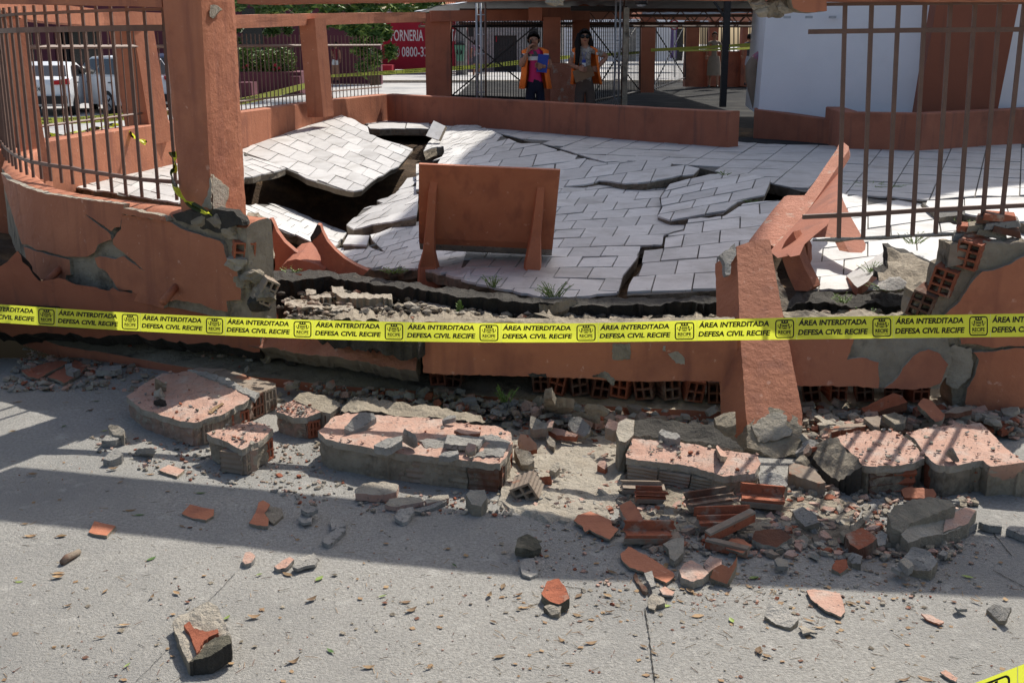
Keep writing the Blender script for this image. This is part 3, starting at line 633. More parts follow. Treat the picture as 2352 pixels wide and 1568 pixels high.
# rows of hollow bricks between plinth and beam
def along(px, Yoff, z):
    return G(px, 0, 0)
wplin = wallmap([(p[0], p[1] + .09) for p in PP])
rb = random.Random(4)
spots = [(1016, 893), (1046, 896), (1250, 908), (1290, 905), (1325, 906), (1380, 908), (1434, 911), (1486, 909), (1535, 912), (1596, 914), (1650, 915), (1868, 912), (1922, 918), (1990, 915), (2060, 912), (2110, 906)]
for k, (x, y) in enumerate(spots):
    p = wplin(x, y); mb = MB(); hollow_brick(mb, V((p.x, p.y + .06, .112 + rb.uniform(-.01, .006))), rot(rb.uniform(-.45, .35), rb.uniform(-.15, .12), rb.uniform(-.22, .22)), (.082, .14, .10), 2, 2, M['brick_dk' if k % 3 else 'brick']); mb.build('brick', fd)
mb = MB()
for k in range(46):
    x = 600 + k * 33 + rb.uniform(-8, 8); p = wplin(x, 900); lump(mb, V((p.x, p.y + .10 + rb.uniform(0, .08), .12 + rb.uniform(-.02, .05))), rb.uniform(.035, .06), M['mortar_dk' if k % 3 else 'mortar'], k, (1, 1, 1), 2, .8)
mb.build('packed_mortar', fd, kind='stuff')
# dark slab rim above, rubble ledge in between
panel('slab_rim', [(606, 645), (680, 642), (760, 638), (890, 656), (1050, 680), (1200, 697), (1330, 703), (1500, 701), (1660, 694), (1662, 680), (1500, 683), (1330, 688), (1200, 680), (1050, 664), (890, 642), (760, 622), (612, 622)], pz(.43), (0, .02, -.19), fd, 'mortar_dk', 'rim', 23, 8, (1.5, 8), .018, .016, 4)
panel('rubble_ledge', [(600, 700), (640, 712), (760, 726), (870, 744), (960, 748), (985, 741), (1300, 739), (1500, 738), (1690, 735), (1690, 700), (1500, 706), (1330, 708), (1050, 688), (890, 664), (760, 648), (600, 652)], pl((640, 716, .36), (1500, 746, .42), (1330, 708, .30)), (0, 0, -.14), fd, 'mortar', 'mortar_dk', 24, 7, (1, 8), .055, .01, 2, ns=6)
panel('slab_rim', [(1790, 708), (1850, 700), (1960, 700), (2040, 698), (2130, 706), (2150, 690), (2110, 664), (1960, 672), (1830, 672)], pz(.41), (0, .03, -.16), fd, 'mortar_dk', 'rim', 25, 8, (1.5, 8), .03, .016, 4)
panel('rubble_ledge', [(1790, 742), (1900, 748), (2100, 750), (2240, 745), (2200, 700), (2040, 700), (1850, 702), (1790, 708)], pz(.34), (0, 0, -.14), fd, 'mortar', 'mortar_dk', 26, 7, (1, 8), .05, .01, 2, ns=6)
for k in range(120):
    pass
mb = MB(); rb = random.Random(9)
for k in range(900):
    x = rb.uniform(610, 1690) if k % 4 else rb.uniform(1800, 2200); t = rb.random(); ytop = 655 + (x - 610) * .05 if x < 1330 else 702
    y = ytop + t * (748 - ytop); p = G(x, y, .36); lump(mb, p + V((0, 0, rb.uniform(-.01, .02))), rb.uniform(.008, .03) * (1.3 if rb.random() < .15 else 1), M[rb.choice(['mortar', 'mortar_lt', 'mortar_dk', 'brick_grey', 'mortar'])], k, (1.3, 1, .7), 1, .6)
mb.build('ledge_rubble', fd, kind='stuff')
for k, pts in enumerate(([(730, 1215), (950, 1195), (1200, 1215), (1200, 1270), (900, 1260), (760, 1240)], [(470, 1190), (560, 1190), (560, 1215), (480, 1220)], [(500, 1225), (680, 1215), (690, 1250), (520, 1250)], [(690, 1150), (790, 1165), (800, 1210), (700, 1200)], [(290, 1265), (520, 1270), (880, 1340), (870, 1370), (300, 1330)], [(1480, 1290), (1700, 1270), (1760, 1310), (1640, 1350), (1490, 1340)])):
    panel('mortar_slab', cs(c6, pts), pz(.40 if k < 4 else .37), (0, 0, -.05), fd, 'mortar_lt', 'mortar', 30 + k, 7, (1.5, 5), .015, .006, 2)
panel('mortar_slab', cs(c7, [(330, 1290), (520, 1270), (700, 1330), (830, 1380), (800, 1410), (600, 1370), (420, 1340)]), pl((1240, 700, .45), (1370, 720, .36), (1300, 735, .34)), (0, 0, -.05), fd, 'mortar_lt', 'mortar', 40, 7, (2, 6), .03, .006, 2)
panel('plaster_shard', cs(c6, [(270, 1145), (360, 1045), (440, 1050), (400, 1130), (340, 1190)]), pl((650, 660, .36), (690, 630, .44), (665, 665, .36)), (0, .01, -.02), fd, 'paint_rough', 'mortar', 41, 8)
# right-hand broken wall -----------------------------------------------------------------
rw = empty('broken_wall', (2.6, 4.95, 0), 'terracotta wall at the right with a stepped broken end of hollow bricks', 'wall')
RP = [(3.6, 4.72), (2.0, 4.93), (1.7, 4.97)]
wr = wallmap(RP); bk = lambda d: (lambda x, y: wr(x, y) + V((0, d, 0)))
core = cs(c8, [(1400, 1420), (1430, 1220), (1620, 1190), (1660, 1010), (1870, 985), (1895, 800), (2100, 790), (2300, 810), (2440, 800)]) + [(2420, 985), (2200, 970), (2190, 860), (2120, 760)]
mb = MB(); solid(mb, jag(core, 2, 9, 51), bk(.03), (0, .15, 0), M['mortar'], M['mortar'], 9, 2, .03, .012, seed=51); mb.build('masonry', rw)
panel('plaster_panel', cs(c8, [(2450, 840), (2331, 905), (2230, 960), (2100, 1010), (1980, 1030), (1900, 1110), (1840, 1200), (1790, 1280), (1720, 1340), (1640, 1410)]) + cs(c12, [(1780, 200), (1800, 268), (1930, 268), (2060, 300), (2200, 280), (2450, 290)]), wr, (0, .028, 0), rw, 'paint', 'mortar_lt', 52, 12)
panel('plaster_panel', cs(c12, [(1900, 335), (2100, 325), (2250, 300), (2450, 310), (2450, 960), (2331, 945), (2100, 940), (1900, 900), (1830, 760), (1850, 640), (1920, 520), (1950, 400)]), wr, (0, .028, 0), rw, 'paint', 'mortar_lt', 53, 12)
panel('mortar_patch', cs(c12, [(1680, 290), (1760, 270), (1900, 300), (1910, 420), (1880, 560), (1780, 640), (1680, 600), (1670, 450)]), bk(.012), (0, .03, 0), rw, 'mortar_lt', 'mortar', 54, 8, (2, 6), .02, .006, 2)
for k, (x, y, yaw, rl) in enumerate([(1945, 890, .45, .18), (1725, 1115, .5, .25), (1540, 1315, .5, .3)]):
    mb = MB(); hollow_brick(mb, bk(.07)(*c8(x, y)), rot(yaw - 1.1, .05, rl), (.10, .16, .12), 2, 3, M['brick_dk' if k == 2 else 'brick']); mb.build('brick', rw)
mb = MB(); solid(mb, jag(cs(c8, [(1720, 800), (1870, 800), (1880, 970), (1700, 985)]), 1, 8, 55), bk(.02), (0, .14, 0), M['brick_grey'], M['mortar'], 9, 2, .012, .005, seed=55); mb.build('brick', rw)
rb = random.Random(3)
for k, (x, y) in enumerate([(2000, 720), (2100, 700), (2180, 640), (2250, 680), (2060, 770), (2160, 760), (2290, 740), (1960, 760), (2230, 620)]):
    mb = MB(); p = bk(.12)(*c8(x, y)); A = rb.uniform(-.6, .6); d = V((math.cos(A), .2, math.sin(A) * .4)) * .09
    mb.prism([p - d - V((0, 0, .012)), p + d - V((0, 0, .012)), p + d * .8 + V((0, 0, .018)), p - d * .9 + V((0, 0, .014))], (0.02, .06, .01), M[['brick', 'mortar', 'brick_dk', 'grey'][k % 4]]); mb.build('brick_shard', rw)
# fallen pillar leaning on the foundation
FBL, FBR, FTL, FTR = D(1717, 1035, 4.47), D(1842, 1055, 4.42), D(1687, 562, 5.33), D(1768, 550, 5.30)
fp = empty('fallen_pillar', (FBL + FBR) / 2, 'broken terracotta pillar leaning against the foundation in front of a bench', 'pillar')
fpl = plane3(FBL, FBR, FTL); offp = D(1638, 602, 5.42) - FTL
mb = MB(); solid(mb, jag([(1660, 600), (1692, 566), (1730, 553), (1768, 550), (1790, 680), (1815, 800), (1843, 950), (1843, 985), (1800, 960), (1770, 952), (1745, 975), (1720, 1000), (1712, 940), (1700, 760)][1:], .8, 10, 61), fpl, offp, M['paint'], M['paint'], 12, 4, .003, .003, seed=61); mb.build('shaft', fp)
mb = MB(); solid(mb, jag([(1716, 985), (1745, 958), (1770, 942), (1800, 950), (1846, 975), (1840, 1052), (1780, 1060), (1717, 1036)], 2, 8, 62), lambda x, y: fpl(x, y) + V((0, .012, .01)), offp * .95, M['mortar'], M['mortar'], 7, 4, .012, .012, seed=62); mb.build('broken_base', fp)
panel('bare_patch', cs(c12, [(20, 960), (150, 850), (260, 835), (320, 880), (310, 950), (370, 1010), (350, 1050), (200, 1080), (80, 1100)]), lambda x, y: fpl(x, y) + V((0, -.008, .004)), offp * .1, fp, 'mortar_lt', 'mortar', 63, 7, (2, 6), .012, .003)
panel('broken_corner', cs(c7, [(1860, 890), (1990, 790), (2000, 900), (1960, 960), (1950, 1060), (1915, 1070), (1900, 960)]), lambda x, y: fpl(x, y) + V((0, -.004, .003)), offp * .12, fp, 'grey', 'grey', 64, 6, (1.5, 5), .01, .003)
mb = MB(); solid(mb, jag(cs(c8, [(175, 745), (215, 790), (280, 920), (310, 1030), (380, 1150), (410, 1240), (390, 1300), (300, 1330), (285, 1300), (230, 1040), (180, 850)]), 2.5, 7, 65), lambda x, y: fpl(x, y) + offp * .35, offp * .6, M['mortar'], M['mortar_dk'], 7, 3, .02, .012, seed=65); mb.build('broken_side', fp)
# benches --------------------------------------------------------------------------------
be = empty('concrete_bench', D(1120, 660, 6.6), 'upright terracotta concrete bench seen from behind, in the middle', 'bench')
def bez(a, b, c_, d, n):
    return [a * (1 - t) ** 3 + b * 3 * t * (1 - t) ** 2 + c_ * 3 * t * t * (1 - t) + d * t ** 3 for t in [k / n for k in range(n + 1)]]
L0, R0 = D(962, 377, 6.38), D(1287, 391, 6.34); L1, R1 = D(955, 545, 6.62), D(1277, 560, 6.58)
dn = (L1 - L0).normalized(); away = V((.04, 1, .06)).normalized()
def bench_shell(mb, L0, R0, L1, R1, away, depth, th, mat, n=10, nu=8, under=None):
    down = ((L1 - L0) + (R1 - R0)).normalized(); vs = []; prof = []
    H = ((L1 - L0).length)
    pts = [(0, t * H) for t in (0, .25, .5, .75, 1)] + [(.02, H + .05), (.06, H + .10), (.12, H + .125), (.2, H + .13), (depth * .6, H + .115), (depth, H + .10)]
    for side in (0, 1):
        for k, (a, d) in enumerate(pts):
            i0, i1 = pts[max(k - 1, 0)], pts[min(k + 1, len(pts) - 1)]; tx, ty = i1[0] - i0[0], i1[1] - i0[1]; ll = math.hypot(tx, ty); nx_, ny_ = ty / ll, -tx / ll
            o = th * side
            for j in range(nu + 1):
                u = j / nu; b0 = L0.lerp(R0, u); q = b0 + down * (d + ny_ * o) + away * (a + nx_ * o)
                vs.append(q)
    m = len(pts); w_ = nu + 1; N = m * w_
    f1 = [(k * w_ + j, (k + 1) * w_ + j, (k + 1) * w_ + j + 1, k * w_ + j + 1) for k in range(m - 1) for j in range(nu)]
    f2 = [(N + a, N + d, N + c_, N + b) for a, b, c_, d in f1]
    e = []
    for k in range(m - 1):
        e.append((k * w_, N + k * w_, N + (k + 1) * w_, (k + 1) * w_)); r0 = k * w_ + nu; e.append((r0, r0 + w_, N + r0 + w_, N + r0))
    for j in range(nu): e.append((j, j + 1, N + j + 1, N + j)); b0 = (m - 1) * w_ + j; e.append((b0, N + b0, N + b0 + 1, b0 + 1))
    if under:
        cut = 5 * nu; mb.add(vs, f1[:cut], mat); mb.add(vs, f1[cut:], under)
    else: mb.add(vs, f1, mat)
    mb.add(vs, f2 + e, mat)
mb = MB(); bench_shell(mb, L0, R0, L1, R1, away, .36, .045, M['paint'], under=M['grey']); mb.build('seat_and_backrest', be, fix=True)
def rib(mb, pts, wv, mat):
    """pts: (centre, width) down the rib; protrudes by wv"""
    vs = []
    for c_, w_, d in pts:
        vs += [c_ - V((w_, 0, 0)), c_ + V((w_, 0, 0)), c_ + V((w_ * .8, 0, 0)) + wv * d, c_ + V((-w_ * .8, 0, 0)) + wv * d]
    n = len(pts)
    mb.add(vs, [(4 * i + k, 4 * i + (k + 1) % 4, 4 * i + 4 + (k + 1) % 4, 4 * i + 4 + k) for i in range(n - 1) for k in range(4)] + [(0, 1, 2, 3), (4 * n - 1, 4 * n - 2, 4 * n - 3, 4 * n - 4)], mat)
tw = V((0, -1, 0))
mb = MB(); rib(mb, [(D(998, 412, 6.45), .026, .02), (D(994, 440, 6.48), .027, .05), (D(989, 520, 6.55), .03, .06), (D(986, 575, 6.6), .038, .07), (D(985, 610, 6.62), .062, .05), (D(988, 640, 6.62), .075, .05), (D(990, 670, 6.62), .08, .05)], tw, M['paint']); mb.build('leg', be, fix=True)
mb = MB(); rib(mb, [(D(1243, 424, 6.42), .026, .02), (D(1240, 450, 6.45), .027, .05), (D(1230, 540, 6.5), .032, .07), (D(1224, 600, 6.5), .05, .08), (D(1221, 640, 6.5), .052, .08), (D(1219, 685, 6.5), .056, .08)], tw, M['paint']); mb.build('leg', be, fix=True)
# right bench, tipped: its long axis runs away from the street
A0, B0 = D(1742, 600, 5.75), D(1942, 345, 8.2)
b2n = empty('concrete_bench', D(1880, 660, 6.3), 'tilted terracotta concrete bench seen end-on by the hanging fence', 'bench')
bp2 = pld((1735, 640, 5.6), (1850, 450, 6.75), (1790, 460, 6.7))
mb = MB(); solid(mb, cs(c8, [(0, 770), (100, 640), (200, 510), (300, 395), (330, 385), (470, 385), (560, 265), (650, 130), (740, 0), (765, -55), (800, -65), (845, -30), (842, 5), (740, 160), (600, 370), (470, 555), (370, 690), (250, 845), (180, 800)]), bp2, (0.02, .02, -.05), M['paint_rough'], M['paint_in'], 9, 2, .0, .002, seed=70); mb.build('seat_edge', b2n)
bpf = pld((1790, 570, 5.9), (1925, 365, 7.9), (1870, 500, 6.2))
mb = MB(); solid(mb, cs(c8, [(250, 845), (370, 690), (470, 555), (600, 370), (740, 160), (770, 110), (760, 300), (740, 480), (660, 640), (560, 720), (470, 800), (430, 890), (400, 860), (320, 900)]), bpf, (-.03, .06, -.02), M['paint_in'], M['paint_in'], 12, 1, 0, .001, seed=71); mb.build('backrest', b2n)
lp = pld((1790, 560, 5.82), (1860, 660, 5.75), (1800, 640, 5.75))
mb = MB(); solid(mb, cs(c8, [(375, 690), (400, 760), (430, 900), (470, 1000), (530, 1110), (545, 1160), (500, 1195), (390, 1190), (330, 1060), (290, 950), (265, 860), (310, 770)]), lp, (.05, .05, 0), M['paint'], M['paint'], 12, 1, 0, .001, seed=72); mb.build('leg', b2n)
lp2 = pld((1925, 480, 6.9), (1985, 570, 6.45), (1940, 560, 6.5))
mb = MB(); solid(mb, cs(c8, [(770, 330), (800, 430), (860, 560), (940, 700), (990, 800), (985, 845), (955, 872), (850, 868), (800, 770), (740, 740), (640, 740), (540, 745), (470, 830), (480, 770), (560, 700), (660, 620), (730, 480)]), lp2, (-.04, .06, 0), M['paint_in'], M['paint'], 12, 1, 0, .001, seed=73); mb.build('leg', b2n)
mb = MB(); lump(mb, D(*c8(475, 850), 6.0), .07, M['paint_in'], 4, (.7, .7, 1.3), 2, .4); mb.build('foot', b2n)
# the overturned bench at the left: two legs and the seat edge show above the rim
b3n = empty('concrete_bench', D(700, 625, 6.4), 'overturned terracotta bench with two fin-shaped legs in the air', 'bench')
f1 = pld((650, 600, 6.55), (800, 610, 6.4), (640, 520, 6.6)); f0 = pld((620, 600, 6.75), (700, 605, 6.6), (615, 515, 6.8))
fin1 = cs(c6, [(570, 630), (595, 640), (610, 690), (650, 770), (720, 850), (800, 920), (900, 980), (1000, 1025), (960, 1060), (700, 1060), (560, 1060), (610, 980), (595, 900), (560, 830), (520, 780), (510, 740), (540, 690)])
fin0 = cs(c6, [(150, 590), (180, 585), (200, 625), (225, 690), (290, 780), (380, 860), (480, 910), (560, 950), (620, 975), (600, 1060), (200, 1060), (215, 980), (205, 900), (170, 800), (140, 720), (130, 640)])
for fin, mp, sd in ((fin1, f1, 75), (fin0, f0, 76)):
    mb = MB(); solid(mb, fin, mp, (.0, .07, 0), M['paint'], M['paint_in'], 12, 2, .0, .002, seed=sd); lg = mb.build('leg', b3n)
    tip = fin[:2] + [fin[2]] + fin[-3:]
    panel('worn_tip', tip, lambda x, y, mp=mp: mp(x, y) + V((0, -.004, 0)), (0, .01, 0), lg, 'mortar_dk', 'mortar_dk', sd, 8, (1, 8))
mb = MB(); solid(mb, cs(c6, [(250, 1050), (270, 985), (320, 940), (390, 925), (470, 940), (580, 975), (640, 1010), (620, 1060)]), pld((660, 610, 6.5), (740, 615, 6.42), (680, 640, 6.45)), (.02, .35, .04), M['paint'], M['paint_in'], 12, 2, 0, .002, seed=77); mb.build('seat', b3n)
# broken slab and concrete chunk lying at the right
mb = MB(); solid(mb, jag(cs(c8, [(825, 1065), (980, 960), (1140, 860), (1175, 885), (1180, 950), (1090, 1010), (1010, 1110), (920, 1165)]), 1.2, 9, 80), pl((1944, 633, .40), (2030, 580, .46), (1975, 655, .44)), (0.01, .03, -.05), M['tile'], M['paint_in'], 12, 2, .0, .006, seed=80); mb.build('floor_slab_piece', None, 'pale broken floor slab piece tipped up beside the dark concrete lump', 'slab')
mb = MB(); solid(mb, jag(cs(c8, [(1165, 850), (1290, 852), (1360, 850), (1480, 930), (1660, 1050), (1650, 1160), (1500, 1165), (1330, 1150), (1100, 1115), (1090, 1030), (1180, 1010), (1175, 930)]), 2, 9, 81), pld((2035, 580, 5.75), (2165, 640, 5.5), (2040, 650, 5.45)), (.02, .14, 0), M['mortar'], M['mortar_dk'], 9, 3, .03, .012, seed=81); mb.build('concrete_lump', None, 'big rough brown concrete lump between the hanging fence and the stepped bricks', 'rubble')
mb = MB(); solid(mb, jag(cs(c8, [(1100, 1140), (1200, 1090), (1290, 1090), (1335, 1130), (1320, 1170), (1200, 1185), (1110, 1175)]), 1, 8, 82), pld((2025, 660, 5.38), (2080, 650, 5.36), (2030, 645, 5.42)), (.01, .05, 0), M['grey'], M['grey'], 9, 2, .01, .006, seed=82); mb.build('cement_piece', None, 'rounded grey cement piece in front of the brown concrete lump', 'rubble')
# ------------------------------------------------------------------ fallen wall chunks, bricks, shards
def chunk(name, label, cat, top, z3, hgt, top_mat, side_mat, seed, sp=10, ntop=.006, nside=.006, group=None, jg=(1.3, 7), taper=-.01, lv=5):
    mp = pl(*z3) if len(z3) == 3 else z3; sk_t = .028; root = empty(name, G(sum(p[0] for p in top) / len(top), sum(p[1] for p in top) / len(top), 0), label, cat, group)
    mb = MB(); solid(mb, jag(top, jg[0], jg[1], seed), mp, (0, 0, -sk_t), M[top_mat], M['mortar_lt'], sp=sp, levels=2, ntop=ntop, nside=nside, seed=seed, ns=11, bottom=False); mb.build('plaster_skin', root)
    cx, cy = sum(p[0] for p in top) / len(top), sum(p[1] for p in top) / len(top); rx, ry = (max(p[0] for p in top) - min(p[0] for p in top)) / 2, (max(p[1] for p in top) - min(p[1] for p in top)) / 2; inn = [(cx + (x - cx) * (1 - 4.5 / rx), cy + (y - cy) * (1 - 2.5 / ry)) for x, y in top]
    mb = MB(); solid(mb, jag(inn, jg[0], jg[1], seed + 1), lambda x, y: mp(x, y) - V((0, 0, sk_t * .8)), (0, 0, -hgt + sk_t), M['mortar'], M['paint_side'] if seed % 2 else M['mortar'], sp=sp * 1.6, levels=lv, nside=.009, seed=seed, ns=11); mb.build('masonry', root)
    TOPS.append((top, mp)); return root, mp
TOPS = []
def edge_bricks(parent, mp, A, B, n, mats, nx=3, nzz=2, lift=.0, proud=.004, front=False, cut=.03):
    a, b = mp(*A), mp(*B); hh = (a.z + b.z) / 2 - cut; a.z = b.z = 0; d = b - a; L = d.length / n; inn = V((-d.y, d.x, 0)).normalized()
    if (inn.y < 0) if front else (inn.x > 0): inn = -inn
    ez = V((0, 0, 1)); ex = inn.cross(ez)
    for k in range(n):
        c = a + d * ((k + .5) / n) + inn * (.06 - proud) + V((0, 0, lift + hh / 2 + .004)); R_ = Matrix((ex, inn, ez)).transposed()
        mb = MB(); hollow_brick(mb, c, R_, (L * .88, .12, hh), nx, nzz, M[mats[k % len(mats)]]); mb.build('brick', parent)
def edge_stretchers(parent, mp, A, B, n, mats, grooves=5, dep=.005, proud=.004, name='brick', seed=0, cut=.03):
    """bricks seen from their long grooved side along a broken edge"""
    a, b = mp(*A), mp(*B); hh = (a.z + b.z) / 2 - cut; a.z = b.z = 0; d = b - a; inn = V((-d.y, d.x, 0)).normalized(); rr = random.Random(seed + int(A[0]))
    if inn.y < 0: inn = -inn
    for k in range(n):
        p0, p1 = a + d * ((k + .03) / n), a + d * ((k + .97) / n); o = inn * (-proud + rr.uniform(-.006, .008)); mb = MB(); N = grooves * 2 + 1; vs = []; nu = 6; h_ = hh * rr.uniform(.93, 1.0)
        for i in range(N + 1):
            z = h_ * i / N + .003
            for j in range(nu + 1):
                q = p0.lerp(p1, j / nu) + o + inn * ((dep if i % 2 else 0)) + V((0, 0, z)); q += inn * .006 * nz(q, 18) + V((0, 0, .004)) * nz(q, 11) + d.normalized() * (.008 * nz(q, 25) if j in (0, nu) else 0); vs.append(q)
        w_ = nu + 1; nb_ = len(vs); vs += [v + inn * .07 for v in vs[-w_:]] + [v + inn * .07 for v in vs[:w_]]
        fs = [(i * w_ + j, i * w_ + j + 1, (i + 1) * w_ + j + 1, (i + 1) * w_ + j) for i in range(N) for j in range(nu)] + [(N * w_ + j, N * w_ + j + 1, nb_ + j + 1, nb_ + j) for j in range(nu)]
        fs += [tuple([i * w_ for i in range(N + 1)] + [nb_, nb_ + w_])[::-1], tuple([i * w_ + nu for i in range(N + 1)] + [nb_ + nu, nb_ + w_ + nu])]
        mb.add(vs, fs, M[mats[k % len(mats)]]); mb.build(name, parent)
GC = 'chunks of the fallen wall on the pavement'
def bricks_on(parent, mp, spots, size=(.088, .13, .088), yaw=0.0, mat='brick', sink=.0, nx=2, nzz=3, zc=None):
    for x, y, yw, *rest in spots:
        p = G(x, y, zc if zc is not None else .055); mb = MB(); hollow_brick(mb, p, rot(yw, 0, rest[0] if rest else 0), size, nx, nzz, M[mat]); mb.build('brick', parent)
# K1 big chunk at left: terracotta face up, grey block strip behind
k1, m1 = chunk('wall_chunk', 'large fallen wall chunk, terracotta face up, with grey bricks along its back edge', 'wall chunk', cs(c9, [(1070, 712), (1130, 760), (1200, 815), (1480, 905), (1640, 938), (1700, 925), (1880, 862), (2100, 745), (2150, 690), (1960, 620), (1770, 548), (1600, 500), (1400, 510), (1270, 570)]), ((290, 910, .095), (444, 973, .105), (434, 853, .135)), .115, 'paint_dust', 'paint_side', 101, group=GC)
panel('rough_strip', cs(c9, [(1590, 492), (1700, 500), (1900, 560), (2110, 655), (2200, 690), (2160, 740), (2080, 700), (1900, 610), (1760, 555)]), lambda x, y: m1(x, y) + V((0, 0, .006)), (0, 0, -.02), k1, 'grey', 'grey', 102, 8, (2, 6), .006, .003)
gmp = pl((519, 850, .12), (632, 885, .11), (565, 905, .11))
for k, (pts) in enumerate(([(1600, 492), (1760, 545), (1830, 500), (1920, 478), (1840, 470), (1680, 465)], [(1770, 548), (1990, 630), (2100, 560), (2085, 530), (1925, 480), (1830, 505)], [(2000, 634), (2180, 695), (2331, 625), (2340, 600), (2110, 545)])):
    mb = MB(); solid(mb, jag(cs(c9, pts), .8, 8, 103 + k), gmp, (0, 0, -.10), M['brick_grey'], M['brick_grey'], 8, 3, .004, .004, seed=103 + k); mb.build('brick', k1)
p_ = empty
# K2 small chunk in front
k2, m2 = chunk('wall_chunk', 'small terracotta topped wall chunk with two hollow bricks open at its side', 'wall chunk', cs(c9, [(1750, 1012), (1800, 995), (2010, 945), (2130, 920), (2250, 950), (2315, 990), (2290, 1015), (2230, 1070), (2130, 1125), (2050, 1160), (1960, 1120), (1890, 1085), (1800, 1050)]), ((475, 992, .115), (558, 1032, .113), (590, 968, .12)), .115, 'paint_dust', 'paint_side', 110, group=GC)
# K3 middle chunk
k3, m3 = chunk('wall_chunk', 'wall chunk with a grey brick back and one open red brick, between two larger chunks', 'wall chunk', cs(c10, [(215, 812), (300, 770), (360, 745), (440, 770), (560, 820), (600, 840), (540, 862), (480, 888), (370, 888), (230, 842)]), ((640, 940, .10), (704, 958, .10), (690, 920, .12)), .11, 'paint_dust', 'brick_grey', 115, group=GC)
mb = MB(); solid(mb, jag(cs(c10, [(365, 735), (420, 680), (500, 670), (630, 710), (765, 760), (765, 795), (680, 850), (600, 835), (460, 780)]), 1, 8, 116), pl((675, 912, .125), (778, 925, .12), (740, 950, .11)), (0, 0, -.11), M['mortar'], M['brick_grey'], 8, 4, .008, .006, seed=116); mb.build('brick', k3)
# K4 the long chunk in the middle
k4, m4 = chunk('wall_chunk', 'longest fallen wall chunk, dusty pink top strewn with grey cement pieces', 'wall chunk', cs(c10, [(575, 1003), (640, 950), (720, 880), (850, 830), (1000, 860), (1250, 880), (1600, 900), (1900, 950), (2100, 965), (2210, 1010), (2222, 1110), (2180, 1210), (2120, 1278), (1850, 1252), (1560, 1222), (1310, 1190), (1100, 1170), (900, 1120), (760, 1095), (640, 1070)]), ((735, 990, .13), (1151, 1063, .118), (850, 950, .14)), .135, 'paint_dust', 'mortar', 120, sp=10, group=GC)
panel('mortar_strip', cs(c10, [(770, 835), (830, 770), (890, 722), (1020, 718), (1150, 735), (1350, 765), (1600, 795), (1700, 830), (1960, 882), (2000, 925), (1850, 935), (1600, 895), (1300, 875), (1000, 855)]), lambda x, y: m4(x, y) + V((0, 0, .006)), (0, 0, -.10), k4, 'mortar', 'mortar_dk', 121, 8, (2, 7), .022, .01, 2)
panel('dust_patch', cs(c10, [(1650, 1060), (1850, 1040), (2100, 1050), (2210, 1100), (2150, 1220), (1900, 1230), (1700, 1160), (1500, 1150), (1420, 1100)]), lambda x, y: m4(x, y) + V((0, 0, .004)), (0, 0, -.01), k4, 'grey', 'grey', 122, 7, (3, 7), .008, .003)
def piece(name, label, cat, c, pts, z3, th, top='grey', side=None, seed=0, group=None, sp=7, ntop=.004, nside=.003, jg=(1, 6)):
    """a flat broken piece; z3 = height of the whole piece or three heights at its first, middle and last points"""
    P = cs(c, pts) if c else pts
    if isinstance(z3, (int, float)): mp = pz(z3)
    else: n = len(P); mp = pl((*P[0], z3[0]), (*P[n // 3], z3[1]), (*P[2 * n // 3], z3[2]))
    mb = MB(); solid(mb, jag(P, jg[0], jg[1], seed), mp, (0, 0, -th), M[top], M[side or top], sp, 2, ntop, nside, seed=seed)
    return mb.build(name, None, label, cat, group)
GP = 'broken pieces lying among the rubble'
piece('cement_piece', 'flat grey cement piece tilted up on the long chunk, half in shadow', 'rubble', c10, [(800, 980), (880, 880), (930, 840), (1050, 850), (1070, 890), (960, 970), (860, 1010)], (.155, .20, .17), .022, 'grey', seed=130, group=GP)
piece('cement_piece', 'grey cement wedge on the front edge of the long chunk', 'rubble', c10, [(1050, 1120), (1150, 1070), (1290, 1040), (1290, 1080), (1200, 1140), (1150, 1150)], (.15, .18, .16), .03, 'grey', seed=131, group=GP)
piece('plaster_shard', 'pink plaster shard standing up on the long chunk', 'rubble', c10, [(1290, 1060), (1300, 1000), (1310, 980), (1400, 1030), (1420, 1090), (1390, 1110)], (.15, .20, .16), .02, 'paint_dust', 'grey', 132, GP)
piece('cement_piece', 'pale cement piece near the right back corner of the long chunk', 'rubble', c10, [(1630, 905), (1680, 870), (1745, 870), (1740, 890), (1640, 915)], (.16, .17, .165), .02, 'grey', seed=133, group=GP)
piece('cement_piece', 'largest flat grey cement sheet on the right half of the long chunk', 'rubble', c10, [(1650, 1110), (1670, 1040), (1850, 1040), (1990, 1060), (1930, 1130), (1800, 1120)], .155, .02, 'grey', seed=134, group=GP)
piece('plaster_shard', 'reddish plaster shard at the back right of the long chunk', 'rubble', c10, [(1730, 1000), (1790, 965), (1960, 990), (1950, 1020), (1830, 1025)], .155, .012, 'paint_dust', 'paint', 135, GP)
piece('plaster_shard', 'pink plaster crumb beside the cement sheet on the long chunk', 'rubble', c10, [(1825, 1150), (1850, 1100), (1920, 1120), (1910, 1170), (1850, 1185)], (.15, .17, .15), .02, 'paint_dust', 'mortar', 136, GP)
piece('cement_piece', 'grey cement piece at the right front corner of the long chunk', 'rubble', c10, [(1600, 1215), (1650, 1175), (1760, 1160), (1770, 1190), (1700, 1220)], (.145, .155, .15), .022, 'grey', seed=137, group=GP)
piece('plaster_shard', 'upright terracotta plaster shard on the large left chunk', 'rubble', c9, [(1310, 550), (1330, 560), (1410, 600), (1400, 640), (1330, 630), (1310, 600)], (.19, .16, .12), .02, 'paint_dust', 'mortar', 138, GP)
